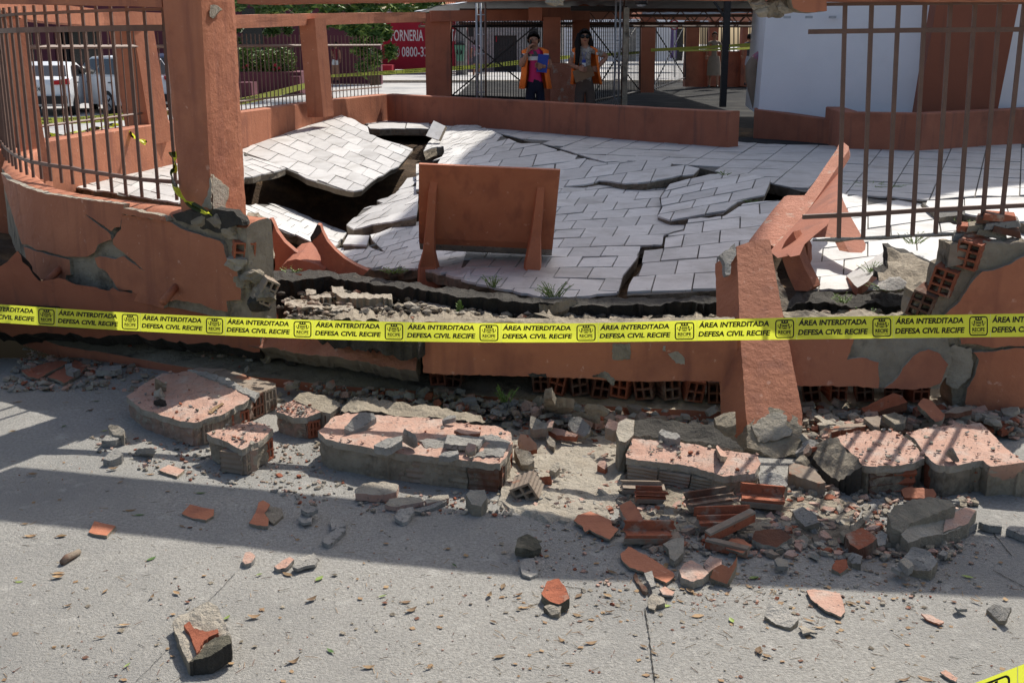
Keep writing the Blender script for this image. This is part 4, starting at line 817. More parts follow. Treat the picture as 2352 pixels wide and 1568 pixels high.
mb = MB(); lump(mb, G(*c9(1350, 690), .125), .03, M['mortar_lt'], 3, (1, 1, .9), 2, .8); lump(mb, G(*c9(1360, 760), .12), .027, M['mortar_dk'], 4, (1.3, .8, .8), 2, .8); mb.build('mortar_lump', None, 'crumbled mortar lump on the large left chunk', 'rubble')
piece('dry_leaf', 'curled dry leaf on the large left chunk', 'leaf', c9, [(1765, 845), (1810, 800), (1880, 760), (1900, 770), (1840, 810), (1790, 850)], (.12, .135, .13), .003, 'leaf_dry', seed=139)
# stones beside the left chunks
piece('stone', 'pale rough stone at the left of the large chunk', 'stone', c9, [(915, 960), (940, 945), (1000, 955), (1060, 1000), (1050, 1040), (960, 1035)], (.05, .06, .045), .05, 'mortar_lt', seed=140, group=GP)
piece('cement_piece', 'long grey cement piece below the pale stone', 'rubble', c9, [(860, 1085), (900, 1040), (1050, 1035), (1070, 1055), (960, 1085)], .03, .03, 'grey', seed=141, group=GP)
piece('cement_piece', 'whitish cement piece on the sunny strip, left of the square terracotta flake', 'rubble', c9, [(875, 1240), (920, 1190), (990, 1160), (1045, 1200), (1000, 1230), (930, 1255)], (.03, .045, .03), .03, 'grey', seed=142, group=GP)
piece('cement_piece', 'cement strip in the thin shadow in front of the large left chunk', 'rubble', c9, [(1150, 1170), (1180, 1150), (1310, 1150), (1290, 1180), (1240, 1215)], (.02, .04, .02), .025, 'grey', seed=143, group=GP)
piece('plaster_shard', 'square terracotta flake flat on the sunny pavement at the left', 'rubble', c9, [(1350, 1335), (1430, 1285), (1565, 1330), (1500, 1385)], .012, .012, 'paint_dust', 'mortar', 144, GP, jg=(.5, 8))
piece('plaster_shard', 'terracotta flake in the beam shadow, left one of the pair', 'rubble', c13, [(750, 290), (800, 200), (980, 235), (905, 325), (800, 310)], .012, .012, 'paint', 'mortar', 145, GP, jg=(.5, 8))
piece('plaster_shard', 'terracotta flake in the beam shadow, right one of the pair', 'rubble', c13, [(1540, 130), (1610, 55), (1815, 100), (1810, 150), (1745, 190), (1640, 170)], .012, .012, 'paint', 'mortar', 146, GP, jg=(.5, 8))
piece('plaster_shard', 'bright terracotta fragment with grey edge at the beam shadow border', 'rubble', c13, [(2110, 210), (2170, 110), (2190, 40), (2230, 20), (2290, 60), (2240, 130), (2280, 180), (2270, 240), (2180, 235)], .014, .014, 'paint', 'mortar', 147, GP)
piece('cement_piece', 'dark cement scrap beside the bright terracotta fragment', 'rubble', c14, [(120, 120), (170, 70), (270, 90), (280, 150), (200, 215), (170, 200)], .012, .012, 'mortar', 'mortar', 148, GP)
piece('plaster_shard', 'two dark red plaster sheets in the shade by the curved wall, left sheet', 'rubble', c9, [(180, 495), (380, 430), (560, 400), (570, 430), (430, 500), (330, 560), (240, 540)], .02, .012, 'paint_in', 'mortar', 149, GP)
piece('plaster_shard', 'dark red plaster sheet with stones on it, in the shade by the curved wall', 'rubble', c9, [(400, 545), (560, 450), (640, 400), (740, 450), (670, 520), (540, 600), (480, 570)], .02, .012, 'paint_in', 'mortar', 150, GP)
for k, (pts, lab) in enumerate((([(810, 490), (880, 450), (1025, 440), (1030, 475), (900, 495)], 'grey mortar piece in the shade right of the red plaster sheets'), ([(550, 440), (610, 425), (610, 455), (570, 460)], 'small grey stone on a dark red plaster sheet'), ([(555, 490), (620, 465), (680, 480), (620, 510)], 'flat grey stone on a dark red plaster sheet'))):
    piece('stone', lab, 'stone', c9, pts, .045, .03, 'grey', seed=151 + k, group=GP)
# the single block in the foreground
fbk = empty('fallen_block', G(470, 1500, 0), 'lone broken wall block on the bare pavement at the bottom left', 'wall chunk')
mb = MB(); solid(mb, jag(cs(c13, [(1462, 1062), (1540, 985), (1640, 930), (1770, 888), (1845, 925), (1900, 1040), (1955, 1170), (1965, 1240), (1860, 1300), (1720, 1360), (1600, 1405), (1535, 1270)]), 1.2, 8, 160), pl((395, 1435, .03), (434, 1525, .035), (520, 1460, .065)), (.0, .0, -.05), M['mortar_lt'], M['mortar'], 7, 4, .012, .004, seed=160, ns=16); mb.build('block_body', fbk)
mp160 = pl((395, 1435, .03), (434, 1525, .035), (520, 1460, .065))
panel('red_face', cs(c13, [(1560, 1110), (1610, 1075), (1650, 1140), (1740, 1160), (1850, 1140), (1855, 1175), (1770, 1210), (1720, 1260), (1690, 1330), (1670, 1350), (1640, 1270), (1610, 1180)]), lambda x, y: mp160(x, y) + V((0, 0, .012)), (0, 0, -.015), fbk, 'brick', 'brick', 161, 7, (1.5, 5), .004, .002)
panel('dark_face', cs(c13, [(1690, 1330), (1750, 1240), (1830, 1190), (1950, 1170), (1968, 1230), (1960, 1250), (1860, 1305), (1720, 1365), (1610, 1400)]), lambda x, y: mp160(x, y) + V((0.0, -.004, .006)), (0, 0, -.055), fbk, 'moss', 'mortar_dk', 162, 7, (1.5, 6), .012, .006, 2)
# K5 chunk right of the middle
k5, m5 = chunk('wall_chunk', 'pink topped wall chunk at the foot of the fallen pillar', 'wall chunk', cs(c11, [(1065, 1195), (1110, 1110), (1130, 1060), (1300, 1080), (1600, 1110), (1850, 1160), (2050, 1190), (2180, 1210), (2210, 1275), (2160, 1360), (1900, 1385), (1750, 1340), (1620, 1300), (1370, 1270), (1150, 1240), (1070, 1230)]), ((1440, 1048, .10), (1690, 1080, .10), (1470, 1000, .125)), .11, 'paint_dust', 'mortar', 170, group=GC)
panel('dirt_strip', cs(c11, [(1130, 1060), (1140, 925), (1250, 900), (1500, 930), (1800, 985), (2000, 1100), (2060, 1170), (1850, 1140), (1600, 1090), (1330, 1060)]), lambda x, y: m5(x, y) + V((0, 0, .006)), (0, 0, -.1), k5, 'mortar_dk', 'mortar', 172, 8, (2, 7), .018, .01, 2)
piece('cement_piece', 'small grey cement bar on the chunk at the foot of the fallen pillar', 'rubble', c11, [(1345, 1010), (1370, 985), (1500, 1015), (1530, 1050), (1490, 1075), (1400, 1060)], (.15, .16, .15), .035, 'grey', seed=173, group=GP)
piece('mortar_lump', 'upright mortar block at the left end of the pink topped chunk', 'rubble', c11, [(985, 1000), (1000, 940), (1070, 905), (1140, 910), (1130, 1030), (1060, 1090), (1010, 1080)], (.16, .17, .14), .13, 'mortar_lt', 'mortar', 174, GP, ntop=.012, nside=.01)
piece('brick_piece', 'reddish brick piece leaning between the long chunk and the pink chunk', 'brick', c11, [(890, 975), (920, 900), (1020, 935), (1010, 990), (960, 1000)], (.12, .15, .12), .05, 'paint_dust', 'brick_grey', 175, GP)
# K6, K7 chunks at right
k6, m6 = chunk('wall_chunk', 'fallen wall chunk with fence shadows and open red bricks along its front', 'wall chunk', cs(c12, [(745, 1050), (900, 1010), (1180, 1000), (1260, 1010), (1380, 1090), (1490, 1230), (1400, 1270), (1250, 1290), (1060, 1305), (960, 1290), (880, 1200), (800, 1120)]), ((1925, 1003, .13), (2020, 1073, .115), (2110, 1050, .12)), .125, 'paint_dust', 'mortar', 180, group=GC)
panel('mortar_side', cs(c12, [(560, 1120), (620, 1090), (745, 1055), (800, 1120), (880, 1205), (960, 1295), (900, 1330), (760, 1440), (680, 1380), (600, 1290), (540, 1230)]), pl((1875, 1022, .09), (1935, 1110, .05), (1960, 1065, .115)), (0, 0, -.09), k6, 'mortar', 'mortar_dk', 181, 8, (2, 7), .016, .01, 3)
k7, m7 = chunk('wall_chunk', 'fallen wall chunk at the right edge, dull terracotta top with a curled plaster flap', 'wall chunk', cs(c12, [(1330, 1010), (1600, 965), (1800, 945), (1960, 935), (2050, 1010), (2140, 1100), (2300, 1255), (2420, 1290), (2420, 1320), (2200, 1290), (2040, 1300), (1985, 1252), (1850, 1270), (1700, 1302), (1620, 1300), (1550, 1265), (1480, 1180), (1420, 1095)]), ((2090, 992, .135), (2290, 1070, .12), (2130, 1060, .125)), .13, 'paint_dust', 'paint_side', 190, group=GC)
panel('plaster_face', cs(c12, [(2045, 1305), (2200, 1285), (2450, 1250), (2450, 1420), (2200, 1460), (1975, 1510)]), pl((2274, 1075, .115), (2400, 1100, .06), (2256, 1127, .0)), (0, .06, -.03), k7, 'paint_dust', 'mortar', 191, 9, (1, 8))
piece('plaster_shard', 'curled violet shaded plaster flap standing on the right edge chunk', 'rubble', c12, [(1665, 1190), (1700, 1150), (1730, 1150), (1785, 1250), (1740, 1250)], (.15, .19, .14), .008, 'paint_dust', 'grey', 192, GP)
# broken edges of the chunks: hollow ends and grooved long sides of the blocks
edge_stretchers(k1, m1, (292, 911), (444, 972), 2, ['paint_side'], grooves=1, dep=.012, name='plaster_side', cut=.022); edge_bricks(k1, m1, (462, 967), (572, 918), 3, ['brick_grey', 'brick', 'brick'], 3, 2); edge_bricks(k1, gmp, (575, 914), (634, 886), 2, ['brick_dk', 'brick_grey'], 3, 2, cut=.005)
edge_stretchers(k2, m2, (475, 993), (553, 1031), 2, ['paint_side'], grooves=1, dep=.012, name='plaster_side', cut=.022); edge_bricks(k2, m2, (560, 1031), (626, 988), 2, ['brick_grey', 'brick'], 3, 2)
edge_stretchers(k3, m3, (638, 946), (702, 958), 1, ['brick_grey']); edge_bricks(k3, m3, (706, 958), (736, 946), 1, ['brick'], 3, 2); edge_bricks(k3, m3, (742, 944), (782, 934), 1, ['brick_dk'], 3, 2)
edge_stretchers(k4, m4, (738, 996), (790, 1014), 1, ['brick'], grooves=2); edge_stretchers(k4, m4, (792, 1014), (929, 1039), 2, ['mortar', 'brick_grey'], grooves=3, dep=.003); edge_stretchers(k4, m4, (931, 1040), (1147, 1064), 3, ['brick_grey', 'mortar', 'brick_dk'], grooves=3); edge_bricks(k4, m4, (1150, 1063), (1176, 996), 2, ['brick_dk', 'brick'], 2, 2)
edge_stretchers(k5, m5, (1440, 1051), (1660, 1088), 3, ['brick_grey', 'brick_grey', 'mortar'], grooves=4)
edge_bricks(k6, m6, (1962, 1048), (1996, 1068), 1, ['brick'], 3, 2, front=True); edge_stretchers(k6, m6, (2000, 1071), (2108, 1060), 2, ['brick_dk', 'brick'], grooves=2, dep=.014)
edge_stretchers(k7, m7, (2146, 1061), (2258, 1057), 1, ['brick'], grooves=2, dep=.02)
# mid rubble between the chunks and the wall
RU = [
 ('brick_piece', 'long red brick piece leaning behind the right chunks', 'brick', c12, [(950, 815), (1080, 750), (1220, 680), (1300, 700), (1345, 750), (1200, 800), (1060, 850), (990, 860)], (.12, .22, .15), .05, 'brick', 'brick_dk'),
 ('plaster_shard', 'terracotta plaster slab leaning on the plinth behind the right edge chunk', 'rubble', c12, [(1430, 780), (1480, 725), (1540, 740), (1660, 860), (1640, 910), (1580, 925)], (.2, .2, .14), .03, 'paint', 'mortar'),
 ('brick_piece', 'dark grooved brick strip behind the right edge chunk', 'brick', c12, [(1650, 855), (1740, 800), (1890, 790), (1890, 820), (1760, 850)], (.15, .16, .15), .03, 'brick_grey', 'brick_dk'),
 ('brick_piece', 'pale grooved brick shell behind the fence shadow chunk', 'brick', c12, [(970, 890), (1090, 872), (1120, 890), (1100, 975), (1060, 970)], (.16, .16, .13), .03, 'brick_grey', 'brick_grey'),
 ('mortar_lump', 'dark mortar slab at the back of the right chunks', 'rubble', c12, [(1130, 870), (1230, 850), (1340, 880), (1310, 940), (1240, 940)], (.16, .15, .14), .04, 'mortar', 'mortar'),
 ('brick_piece', 'striped brick shell beside the foot of the fallen pillar', 'brick', c12, [(690, 975), (850, 935), (980, 930), (990, 960), (860, 990), (700, 1010)], (.12, .13, .13), .04, 'brick_grey', 'brick'),
 ('mortar_lump', 'curved mortar strip right of the fallen pillar', 'rubble', c12, [(550, 870), (590, 870), (700, 930), (740, 950), (650, 950)], (.13, .12, .10), .02, 'mortar_lt', 'mortar'),
 ('stone', 'brown stone right of the fallen pillar foot', 'stone', c12, [(600, 1010), (650, 980), (710, 1000), (690, 1070), (610, 1080)], (.10, .12, .09), .08, 'brick_grey', 'mortar'),
 ('mortar_lump', 'yellowish mortar lump right of the fallen pillar foot', 'rubble', c12, [(450, 1130), (480, 1080), (550, 1110), (560, 1170), (490, 1190)], (.07, .08, .06), .06, 'mortar_lt', 'mortar'),
 ('brick_piece', 'grooved brick board with fence shadows in front of the fallen pillar', 'brick', c12, [(335, 1290), (380, 1270), (560, 1330), (650, 1440), (600, 1450), (340, 1360)], (.075, .08, .07), .07, 'brick_grey', 'brick_grey'),
 ('cement_piece', 'dark grey cement block left of the grooved brick board', 'rubble', c12, [(80, 1390), (150, 1350), (270, 1370), (330, 1450), (240, 1560), (110, 1540)], (.10, .12, .06), .07, 'grey', 'mortar'),
 ('plaster_shard', 'red brick sheet on the pavement under the right edge chunk', 'rubble', c12, [(1290, 1500), (1320, 1480), (1560, 1490), (1590, 1540), (1560, 1580), (1320, 1570)], (.03, .05, .02), .02, 'paint', 'brick'),
 ('mortar_lump', 'tall branching mortar lump against the plinth, left of the pink chunk', 'rubble', c11, [(370, 700), (385, 640), (440, 640), (480, 720), (560, 740), (630, 735), (590, 780), (480, 790), (430, 880), (370, 890), (400, 780)], (.22, .22, .12), .06, 'mortar_lt', 'mortar'),
 ('cement_piece', 'oval grey cement piece near the plinth in the middle', 'rubble', c11, [(575, 950), (600, 885), (680, 885), (770, 970), (760, 1020), (710, 1048), (620, 1010)], (.09, .13, .08), .02, 'grey', 'mortar'),
 ('brick_piece', 'pink topped brick strip below the oval cement piece', 'brick', c11, [(405, 995), (440, 970), (560, 1000), (660, 1040), (640, 1060), (480, 1040)], (.06, .075, .06), .03, 'paint_dust', 'brick'),
 ('stone', 'pinkish stone at the left of the middle rubble heap', 'stone', c11, [(255, 950), (260, 880), (330, 900), (400, 940), (410, 975), (330, 985), (280, 985)], (.10, .12, .09), .05, 'mortar_lt', 'brick_grey'),
 ('plaster_shard', 'round terracotta flake standing beside the long chunk', 'rubble', c11, [(150, 1080), (170, 1025), (240, 1040), (310, 1110), (315, 1160), (240, 1175), (160, 1140)], (.09, .12, .05), .025, 'paint_dust', 'brick'),
 ('mortar_lump', 'yellow mortar block at the right end of the long chunk', 'rubble', c11, [(120, 1150), (150, 1140), (260, 1190), (290, 1260), (240, 1300), (180, 1290)], (.08, .09, .05), .06, 'mortar_lt', 'mortar'),
 ('plaster_shard', 'terracotta flake above the yellow mortar block', 'rubble', c11, [(385, 935), (430, 900), (460, 920), (440, 970), (400, 975)], (.10, .12, .1), .02, 'paint_dust', 'mortar'),
 ('mortar_lump', 'crumbly mortar lump in the middle of the dusty patch', 'rubble', c11, [(390, 1050), (420, 1040), (470, 1090), (460, 1135), (410, 1110)], (.05, .06, .05), .05, 'mortar_lt', 'mortar'),
 ('mortar_lump', 'pale stone on the dusty patch in front of the middle rubble heap', 'stone', c11, [(420, 1330), (440, 1290), (500, 1275), (510, 1310), (470, 1350)], (.05, .06, .05), .045, 'mortar_lt', 'mortar_lt'),
 ('brick_piece', 'broken red brick corner on the dusty patch', 'brick', c11, [(825, 1290), (840, 1260), (890, 1255), (910, 1300), (890, 1330)], (.05, .06, .05), .045, 'paint_dust', 'brick'),
 ('brick_piece', 'striped brick shell left of the dusty patch', 'brick', c11, [(310, 1420), (340, 1390), (430, 1390), (440, 1430), (380, 1465)], (.03, .05, .03), .03, 'brick_grey', 'brick'),
 ('brick_piece', 'thin long brick bar in the middle rubble heap', 'brick', c11, [(610, 845), (640, 840), (850, 865), (850, 900), (760, 890)], (.12, .13, .12), .03, 'brick_grey', 'mortar'),
 ('mortar_lump', 'tan mortar sheet leaning on the plinth beside the red strip', 'rubble', c11, [(715, 790), (740, 768), (880, 790), (920, 825), (880, 840), (780, 830)], (.19, .2, .16), .03, 'mortar_lt', 'mortar'),
 ('mortar_lump', 'brown mortar block leaning right of the pink chunk dirt strip', 'rubble', c11, [(1815, 880), (1900, 850), (1995, 845), (2000, 960), (1900, 970), (1830, 940)], (.16, .2, .14), .06, 'mortar', 'mortar'),
 ('plaster_shard', 'wedge of pink plaster on the shaded end of the pink topped chunk', 'rubble', c11, [(1830, 1130), (1850, 1110), (1955, 1200), (1950, 1225), (1870, 1215)], (.18, .15, .13), .03, 'paint_dust', 'mortar'),
 ('plaster_shard', 'tan edged terracotta slab lying in front of the long chunk', 'rubble', c10, [(890, 1500), (960, 1450), (1130, 1430), (1260, 1460), (1240, 1520), (1100, 1545), (890, 1530)], (.05, .06, .045), .04, 'mortar_lt', 'paint_dust'),
 ('plaster_shard', 'tan flat mortar slab with terracotta edge right of the first one', 'rubble', c14, [(1145, 60), (1180, 10), (1280, -10), (1440, -10), (1470, 30), (1390, 50), (1240, 80)], (.04, .05, .04), .035, 'mortar_lt', 'paint_dust'),
 ('brick_piece', 'brick strip in front of the right half of the long chunk', 'brick', c14, [(1480, 20), (1560, -20), (1680, -30), (1690, 0), (1600, 30), (1500, 45)], (.04, .05, .04), .035, 'mortar_lt', 'paint_dust'),
 ('mortar_lump', 'pale chipped mortar block left of the small three-hole brick', 'rubble', c10, [(1830, 1540), (1870, 1490), (1990, 1490), (2010, 1560), (1960, 1640), (1880, 1630)], (.08, .10, .05), .07, 'mortar_lt', 'mortar'),
 ('cement_piece', 'long grey cement strip in the sun in front of the tan slabs', 'rubble', c14, [(1395, 115), (1420, 90), (1560, 50), (1670, 10), (1665, 30), (1560, 85), (1450, 125)], (.03, .035, .03), .025, 'grey', 'grey'),
 ('cement_piece', 'grey cement wedge with a red top at the shadow border', 'rubble', c14, [(1225, 165), (1270, 100), (1380, 75), (1395, 100), (1340, 190), (1290, 210)], (.035, .05, .03), .03, 'grey', 'grey'),
 ('cement_piece', 'bluish grey cement piece in the beam shadow, upper of two', 'rubble', c14, [(430, 100), (470, 55), (570, 80), (580, 100), (490, 125)], .04, .03, 'grey', 'grey'),
 ('cement_piece', 'bluish grey cement piece in the beam shadow, lower of two', 'rubble', c14, [(410, 180), (440, 115), (530, 130), (520, 205), (450, 210)], .02, .02, 'grey', 'grey'),
 ('cement_piece', 'square grey cement piece with red patch in the beam shadow', 'rubble', c14, [(680, 200), (700, 160), (800, 150), (810, 235), (690, 265)], .02, .02, 'grey', 'grey'),
 ('cement_piece', 'grey cement bar with red stripe in the beam shadow', 'rubble', c14, [(605, 365), (680, 290), (740, 250), (815, 260), (700, 380), (660, 395)], (.03, .035, .03), .03, 'grey', 'grey'),
 ('cement_piece', 'pale oval cement piece half in the beam shadow', 'rubble', c14, [(360, 580), (420, 510), (540, 460), (580, 510), (550, 560), (450, 580), (400, 598)], .02, .02, 'grey', 'grey'),
 ('plaster_shard', 'pink and white plaster piece left of the pale oval piece', 'rubble', c14, [(205, 575), (270, 530), (340, 495), (375, 520), (300, 590), (230, 600)], (.03, .04, .03), .03, 'paint_dust', 'grey'),
 ('plaster_shard', 'pink stone with a white side at the beam shadow edge', 'stone', c13, [(2055, 540), (2080, 460), (2120, 450), (2165, 490), (2130, 545), (2080, 560)], (.03, .05, .03), .035, 'paint_dust', 'grey'),
 # front right field
 ('plaster_shard', 'dark plaster flake in shadow left of the brick channel', 'rubble', c15, [(625, 190), (660, 140), (770, 110), (940, 190), (950, 230), (1005, 260), (930, 345), (800, 290), (760, 265), (720, 285), (700, 240)], .02, .014, 'paint', 'mortar'),
 ('plaster_shard', 'thick terracotta plaster piece leaning on the brick channel', 'rubble', c15, [(1010, 60), (1105, 15), (1160, 80), (1220, 190), (1170, 200), (1080, 200), (1040, 140)], (.10, .12, .08), .05, 'paint', 'mortar_lt'),
 ('plaster_shard', 'half sunlit long plaster flake in front of the brick channel', 'rubble', c15, [(1020, 470), (1090, 415), (1220, 480), (1330, 540), (1475, 640), (1480, 660), (1410, 720), (1280, 650), (1100, 590), (1030, 520)], (.03, .03, .025), .016, 'paint', 'mortar'),
 ('mortar_lump', 'pale mortar lump with pink patch beside the long flake', 'rubble', c15, [(1380, 380), (1480, 340), (1560, 350), (1555, 480), (1480, 545), (1440, 520), (1430, 440)], (.06, .08, .04), .05, 'mortar_lt', 'mortar'),
 ('mortar_lump', 'cream plaster block with pink top at the shadow edge', 'rubble', c15, [(1520, 610), (1560, 550), (1620, 530), (1700, 570), (1770, 640), (1720, 690), (1640, 720), (1540, 680)], (.06, .075, .05), .055, 'paint_dust', 'mortar_lt'),
 ('plaster_shard', 'pink block leaning beside the cream block', 'rubble', c15, [(1725, 570), (1780, 490), (1880, 520), (1880, 570), (1800, 610), (1760, 640)], (.06, .11, .07), .06, 'paint_dust', 'mortar'),
 ('stone', 'pentagonal terracotta stone with a dark shadow under it', 'stone', c15, [(1780, 670), (1810, 600), (1880, 560), (1940, 590), (2010, 490), (2005, 560), (1960, 660), (1925, 735), (1850, 710)], (.05, .11, .07), .07, 'paint', 'mortar'),
 ('plaster_shard', 'dark flake behind the pentagonal stone', 'rubble', c15, [(1900, 390), (1960, 345), (2060, 350), (2140, 400), (2060, 470), (1960, 440), (1920, 430)], .03, .014, 'paint', 'mortar'),
 ('brick_piece', 'crumbled red brick with a mossy slab in the sun', 'brick', c15, [(350, 800), (400, 700), (500, 680), (560, 760), (590, 850), (500, 900), (420, 870), (370, 830)], (.06, .09, .06), .07, 'brick', 'moss'),
 ('mortar_lump', 'pale wedge in front of the crumbled red brick', 'rubble', c15, [(370, 920), (420, 900), (520, 920), (500, 980), (440, 985)], (.04, .05, .03), .04, 'mortar_lt', 'mortar'),
 ('mortar_lump', 'mossy green mortar lump inside the beam shadow', 'rubble', c15, [(130, 440), (150, 340), (230, 300), (310, 340), (355, 430), (290, 450)], (.06, .08, .04), .06, 'moss', 'moss'),
 ('cement_piece', 'pinkish cement slab on the edge of the beam shadow below the mossy lump', 'rubble', c15, [(170, 570), (200, 520), (290, 510), (320, 640), (260, 670), (190, 640)], (.03, .03, .02), .02, 'grey', 'grey'),
 ('cement_piece', 'flat pink speckled cement slab below the long flake', 'rubble', c15, [(1220, 640), (1290, 615), (1320, 740), (1280, 750)], .03, .02, 'grey', 'grey'),
 ('plaster_shard', 'pink speckled flake below the long flake', 'rubble', c15, [(1350, 770), (1400, 745), (1480, 790), (1460, 830), (1380, 820)], .015, .012, 'paint_dust', 'grey'),
 ('mortar_lump', 'rough pale chunk on the pavement crack', 'rubble', c15, [(1250, 880), (1290, 830), (1390, 850), (1400, 890), (1330, 910), (1310, 945), (1260, 935)], (.03, .04, .03), .03, 'mortar_lt', 'mortar'),
 ('stone', 'brown stick-like brick sliver beside the flat cement slab', 'rubble', c15, [(1130, 650), (1150, 630), (1250, 780), (1240, 800), (1210, 790)], (.03, .04, .03), .025, 'brick_dk', 'brick_dk'),
 ('plaster_shard', 'triangular pink flake on the right, lying flat in the sun', 'rubble', c16, [(278, 445), (310, 440), (440, 460), (465, 550), (445, 572), (370, 545), (300, 490)], .014, .012, 'paint_dust', 'mortar'),
 ('mortar_lump', 'grey and pink broken lump below the triangular flake', 'rubble', c16, [(75, 570), (95, 510), (150, 510), (240, 580), (200, 620), (130, 605)], (.03, .06, .03), .045, 'grey', 'mortar'),
 ('stone', 'white flat stone below the grey and pink lump', 'stone', c16, [(243, 630), (270, 620), (328, 655), (260, 660)], .012, .012, 'mortar_lt', 'grey'),
 ('mortar_lump', 'largest grey rubble lump at the shadow end on the right', 'rubble', c16, [(745, 290), (790, 230), (870, 260), (912, 310), (880, 360), (810, 350), (760, 330)], (.07, .11, .05), .08, 'grey', 'mortar'),
 ('stone', 'small grey stone left of the largest grey lump', 'stone', c16, [(690, 340), (720, 320), (760, 345), (730, 362)], .03, .03, 'grey', 'grey'),
 ('stone', 'tan stone between the small grey stone and the largest lump', 'stone', c16, [(725, 310), (760, 293), (795, 330), (770, 345)], .05, .05, 'mortar_lt', 'grey'),
 ('stone', 'grey stone right of the largest grey lump', 'stone', c16, [(915, 260), (940, 235), (965, 250), (950, 280)], .035, .035, 'grey', 'grey'),
 ('stone', 'dark sharp stone at the far right on the sunny pavement', 'stone', c16, [(1148, 540), (1180, 518), (1270, 530), (1240, 600), (1210, 590)], (.02, .05, .04), .03, 'grey', 'mortar'),
 ('stone', 'small bluish pebble on the sunny pavement at the right', 'stone', c16, [(990, 520), (1020, 510), (1055, 535), (1010, 543)], .02, .02, 'grey', 'grey'),
 ('plaster_shard', 'long pink flake on the sunny pavement at the right', 'rubble', c16, [(832, 560), (880, 565), (945, 600), (920, 610), (860, 585)], .012, .01, 'paint_dust', 'paint'),
 ('plaster_shard', 'pink cement scrap near the bottom edge beside the yellow tape', 'rubble', c16, [(925, 840), (950, 830), (1010, 870), (1000, 888), (950, 860)], .012, .01, 'paint_dust', 'grey'),
 ('brick_piece', 'grooved orange brick block in the right rubble field', 'brick', c16, [(465, 180), (550, 145), (620, 195), (600, 215), (530, 250), (490, 225)], (.09, .10, .08), .09, 'brick', 'brick_dk'),
 ('mortar_lump', 'brown mortar strip behind the grooved orange brick', 'rubble', c16, [(440, 170), (540, 95), (562, 110), (500, 165), (460, 190)], (.09, .11, .08), .05, 'mortar', 'mortar'),
 ('brick_piece', 'small red brick crumb pile in the right rubble field', 'brick', c16, [(400, 340), (420, 300), (470, 295), (480, 335), (440, 365)], (.03, .05, .03), .045, 'brick', 'mortar'),
 ('mortar_lump', 'grey block beside the red brick crumbs', 'rubble', c16, [(478, 290), (500, 268), (550, 285), (540, 320), (500, 320)], (.04, .06, .04), .05, 'grey', 'mortar'),
 ('stone', 'white stone under the tan slab corner at the shadow edge', 'stone', c16, [(122, 300), (140, 285), (190, 300), (190, 330), (140, 325)], .03, .03, 'mortar_lt', 'grey'),
 ('cement_piece', 'dark cement slab piece in the shaded right rubble', 'rubble', c16, [(210, 60), (260, 40), (320, 80), (340, 120), (270, 140), (230, 100)], (.06, .10, .05), .05, 'grey', 'mortar'),
 ('mortar_lump', 'shaded rubble lump between the brick blocks at right', 'rubble', c16, [(610, 190), (640, 160), (670, 180), (660, 225), (625, 230)], (.06, .07, .05), .06, 'grey', 'mortar'),
 ('brick_piece', 'brick slab with tan underside at the edge of the shadow', 'brick', c16, [(15, 200), (30, 160), (150, 150), (210, 190), (180, 210), (130, 240), (60, 225)], (.06, .08, .05), .05, 'brick_dk', 'mortar_lt'),
]
for k, r_ in enumerate(RU):
    nm, lab, cat, c, pts, z3, th, top, side = r_
    big = nm in ('mortar_lump', 'stone')
    kk = .55 if c in (c13, c14, c15, c16) else .8
    if not isinstance(z3, (int, float)): z3 = tuple(q * kk for q in z3)
    th *= kk * .9
    piece(nm, lab, cat, c, pts, z3, th, top, side, 200 + k, GP, 6, .012 if big else .004, .006 if big else .003)
# the two upright shards at the far right
mb = MB(); solid(mb, jag(cs(c16, [(770, 215), (735, 175), (780, 130), (930, 80), (1050, 42), (1102, 62), (1060, 130), (960, 170), (850, 190)]), 1.2, 7, 300), pl((2075, 1244, .05), (2240, 1178, .06), (2080, 1204, .072)), (.0, .0, -.05), M['mortar_lt'], M['mortar'], 7, 2, .004, .004, seed=300); u1 = mb.build('plaster_slab', None, 'tan broken plaster slab standing on edge at the right, red at one end', 'rubble', GP)
panel('red_end', cs(c16, [(940, 170), (950, 100), (1050, 50), (1098, 65), (1060, 128)]), lambda x, y: pl((2075, 1244, .05), (2240, 1178, .06), (2080, 1204, .072))(x, y) + V((0, 0, .004)), (0, 0, -.02), u1, 'paint_dust', 'mortar', 301, 8)
mb = MB(); solid(mb, jag(cs(c16, [(670, 80), (700, 40), (870, 0), (970, 10), (1000, 40), (850, 100), (780, 130), (740, 175), (690, 150)]), 1.5, 7, 302), pl((2040, 1180, .10), (2180, 1150, .12), (2075, 1220, .06)), (0, .0, -.07), M['mortar'], M['mortar'], 7, 2, .015, .006, seed=302); mb.build('mortar_lump', None, 'dark rough mortar mass behind the standing tan slab', 'rubble', GP)
mb = MB(); solid(mb, jag(cs(c16, [(1030, 40), (1020, 10), (1060, -10), (1110, 20), (1180, 35), (1260, 12), (1318, 20), (1305, 80), (1200, 92), (1100, 108), (1070, 110), (1095, 65)]), 1, 7, 303), pld((2215, 1190, 3.92), (2340, 1180, 4.0), (2230, 1145, 4.0)), (0, .02, .0), M['paint'], M['mortar_lt'], 8, 1, .002, .002, seed=303); mb.build('plaster_sheet', None, 'thin terracotta plaster sheet standing on edge at the far right', 'rubble', GP)
